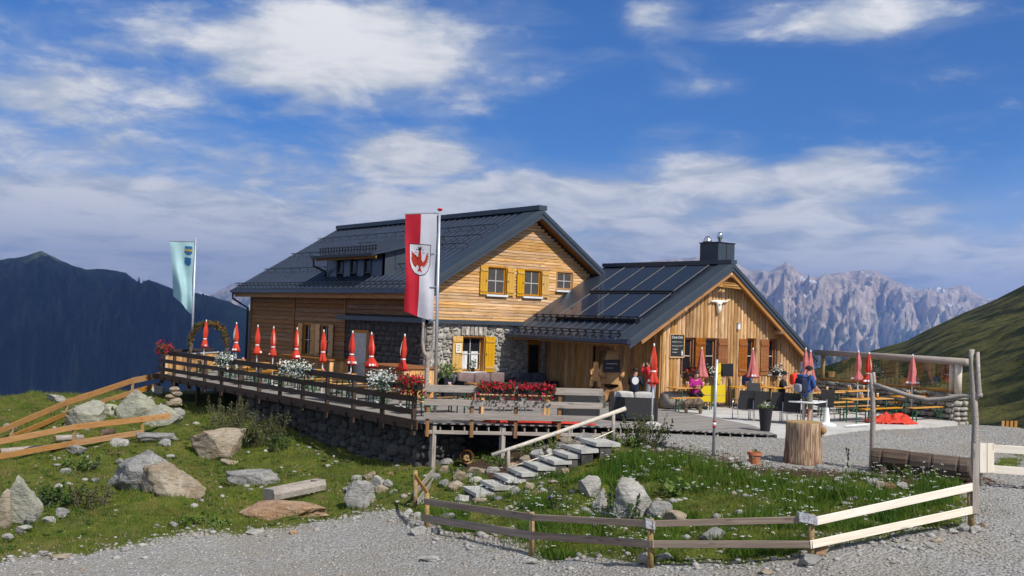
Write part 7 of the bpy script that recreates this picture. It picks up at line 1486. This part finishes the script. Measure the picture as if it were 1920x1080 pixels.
face = lambda d: math.atan2(d.y, d.x)+math.pi/2           # local -Y looks along d
# standing hiker with rucksack, reading something on the table, seen from behind and the side
p = onZ(1512, 797, 0); hk, J = person(p, face(R0*.85+FH*.5), 'hiker in blue shirt and khaki shorts with a blue rucksack standing at a table', dict(head=(0, -.07, 1.58), crown=(0, -.06, 1.70), nose=(0, -.17, 1.53), chest=(0, -.02, 1.33), elr=(.23, -.06, 1.16), wrr=(.18, -.3, 1.05), har=(.16, -.37, 1.02), ell=(-.23, -.06, 1.16), wrl=(-.16, -.3, 1.06), hal=(-.13, -.37, 1.04)), dict(top=M['c_blue'], trouser=M['c_khaki'], sleeve_low=M['skin'], shin=M['skin']), hat=M['c_black'], scale=1.03)
rs = thing('rucksack', p, 'blue and grey hiking rucksack on the back of the standing hiker', 'rucksack', None, hk.rotation_euler.z); ORG[rs] = Vector((0, 0, 0)); b = MB(); soft(b, -.17, .17, .13, .38, .98, 1.5); b.build('pack', M['c_navy'], rs, smooth=True); b = MB(); soft(b, -.14, .14, .36, .46, 1.02, 1.28); b.build('front_pocket', M['c_grey'], rs, smooth=True); b = MB(); soft(b, -.15, .15, .14, .34, 1.47, 1.57); b.build('lid', M['c_blue'], rs, smooth=True)
for s_ in (-1, 1): b = MB(); b.tube([(s_*.1, .14, 1.46), (s_*.12, .02, 1.54), (s_*.12, -.15, 1.4), (s_*.13, -.14, 1.2), (s_*.15, .1, 1.05)], .022, 6); b.build('strap', M['c_navy'], rs, smooth=True)
ps = thing('walking_pole', onZ(1538, 800, 0), 'thin walking pole held by the hiker in blue', 'pole'); b = MB(); b.tube([onZ(1540, 798, 0), onD(1534, 736, depth(onZ(1540, 798, 0)))], .012, 6); b.build('shaft', M['black'], ps)
SIT = dict(hip=(0, .0, .50), waist=(0, .0, .66), chest=(0, -.04, .9), neck=(0, -.06, 1.07), head=(0, -.09, 1.18), crown=(0, -.08, 1.30), nose=(0, -.19, 1.15), shl=(-.18, -.05, 1.0), ell=(-.24, -.12, .76), wrl=(-.14, -.36, .82), hal=(-.09, -.43, .84), shr=(.18, -.05, 1.0), elr=(.24, -.12, .76), wrr=(.14, -.36, .82), har=(.09, -.43, .84), hpl=(-.1, -.02, .49), knl=(-.13, -.44, .50), anl=(-.13, -.40, .1), tol=(-.14, -.57, .05), hpr=(.1, -.02, .49), knr=(.13, -.44, .50), anr=(.13, -.40, .1), tor=(.14, -.57, .05))
def sitter(px, py, zc, d, label, mats, hat=None, hair=True, pose=None):
    p = onZ(px, py, zc); q = dict(SIT); q.update(pose or {}); return person((p.x, p.y, 0), face(d), label, q, mats, hat, hair)
sitter(1466, 722, .85, R0*.9-FH*.45, 'seated man in black waistcoat, grey sleeves and dark cap at a table', dict(top=M['c_black'], trouser=M['c_black'], sleeve_low=M['skin']), hat=M['c_black'])
sitter(1303, 722, .85, -FH*.9+R0*.3, 'seated woman in a magenta top below the pink parasol', dict(top=M['c_magenta'], trouser=M['c_black'], sleeve_low=M['c_purple']))
sitter(1190, 722, .75, FH*.9+R0*.4, 'seated person in a navy jacket with a white back patch', dict(top=M['c_navy'], trouser=M['c_black']))
p = onZ(1190, 713, .95)-FH*.2; bp2 = thing('back_patch', p, 'round white emblem on the back of the navy jacket', 'patch'); b = MB(); b.prism([p+R0*(.12*math.cos(t_*.42))+UP*(.14*math.sin(t_*.42)) for t_ in range(15)], FH*.02); b.build('emblem', M['white'], bp2)
p = onZ(1219, 772, 0); ph_, J = person(p, face(-R0*.45+FH*.9), 'person in a red jacket and grey trousers holding up a phone', dict(elr=(.27, -.16, 1.3), wrr=(.13, -.3, 1.5), har=(.09, -.33, 1.56), ell=(-.27, -.16, 1.3), wrl=(-.11, -.3, 1.5), hal=(-.07, -.33, 1.56)), dict(top=M['c_red'], trouser=M['c_grey']))
tel = thing('phone', p, 'dark phone held up by the person in red', 'phone', None, ph_.rotation_euler.z); ORG[tel] = Vector((0, 0, 0)); b = MB(); b.box(-.04, .04, -.37, -.355, 1.54, 1.69); b.build('case', M['black'], tel)
def bag(px, py, z, m, label, w=.36, h=.42):
    p = onZ(px, py, z); r = thing('rucksack', p, label, 'rucksack'); b = MB(); soft(b, p.x-w/2, p.x+w/2, p.y-.12, p.y+.12, z, z+h); b.build('pack', m, r, smooth=True); b = MB(); soft(b, p.x-w*.35, p.x+w*.35, p.y-.2, p.y-.1, z+.03, z+h*.55); b.build('front_pocket', M['c_grey'] if m != M['c_orangered'] else m, r, smooth=True); b = MB(); b.tube([(p.x-.06, p.y+.02, z+h-.02), (p.x, p.y+.02, z+h+.06), (p.x+.06, p.y+.02, z+h-.02)], .012, 6); b.build('loop', M['c_black'], r)
bag(1400, 724, .77, M['c_blue'], 'blue and white rucksack standing on the table below the annex windows'); bag(1490, 722, .77, M['c_orangered'], 'bright orange red rucksack on the table beside the capped man', .42, .46)
# dog
p = onZ(1300, 775, 0); dg = thing('dog', p, 'shaggy grey brown dog standing beside the bench', 'dog', None, face(R0*.9-FH*.2)); 
DJ = [(0, .22, .36), (0, 0, .37), (0, -.2, .38), (0, -.32, .47), (0, -.42, .52), (0, -.53, .48), (-.09, -.22, .3), (-.09, -.21, .17), (-.09, -.24, .03), (.09, -.22, .3), (.09, -.21, .17), (.09, -.24, .03), (-.09, .22, .28), (-.09, .27, .17), (-.09, .23, .03), (.09, .22, .28), (.09, .27, .17), (.09, .23, .03), (0, .35, .36), (0, .46, .27), (-.075, -.41, .50), (.075, -.41, .50)]
DE = [(0, 1), (1, 2), (2, 3), (3, 4), (4, 5), (2, 6), (6, 7), (7, 8), (2, 9), (9, 10), (10, 11), (0, 12), (12, 13), (13, 14), (0, 15), (15, 16), (16, 17), (0, 18), (18, 19), (4, 20), (4, 21)]
me = skinned('body', DJ, DE, [.13, .125, .145, .1, .095, .045, .07, .05, .045, .07, .05, .045, .08, .05, .045, .08, .05, .045, .06, .045, .035, .035], 2, 1)
M['fur'] = mat('shaggy_fur', (.27, .20, .135), rough=.95, var=.35, scale=12, bump=1, bscale=70); me.materials.append(M['fur']); o = bpy.data.objects.new('body', me); link(o, dg); ORG[dg] = Vector((0, 0, 0))
f = MB()
for _ in range(900):
    v = random.choice(me.vertices); n_ = v.normal; c = Vector(v.co); t_ = c+n_*.035+Vector((random.gauss(0, .012), random.gauss(0, .012), -.03)); s_ = n_.orthogonal().normalized()*.008; f.add([c-s_, c+s_, t_], [(0, 1, 2)])
tag(f.build('fur', M['fur'], dg, fix=False), kind='stuff')
b = MB()
b.lathe([(0, -.02), (.02, 0), (0, .02)], (0, -.575, .49), 8); b.build('nose', M['black'], dg, smooth=True)
for s_ in (-1, 1): b = MB(); b.lathe([(0, -.013), (.013, 0), (0, .013)], (s_*.04, -.495, .545), 6); b.build('eye', M['black'], dg)
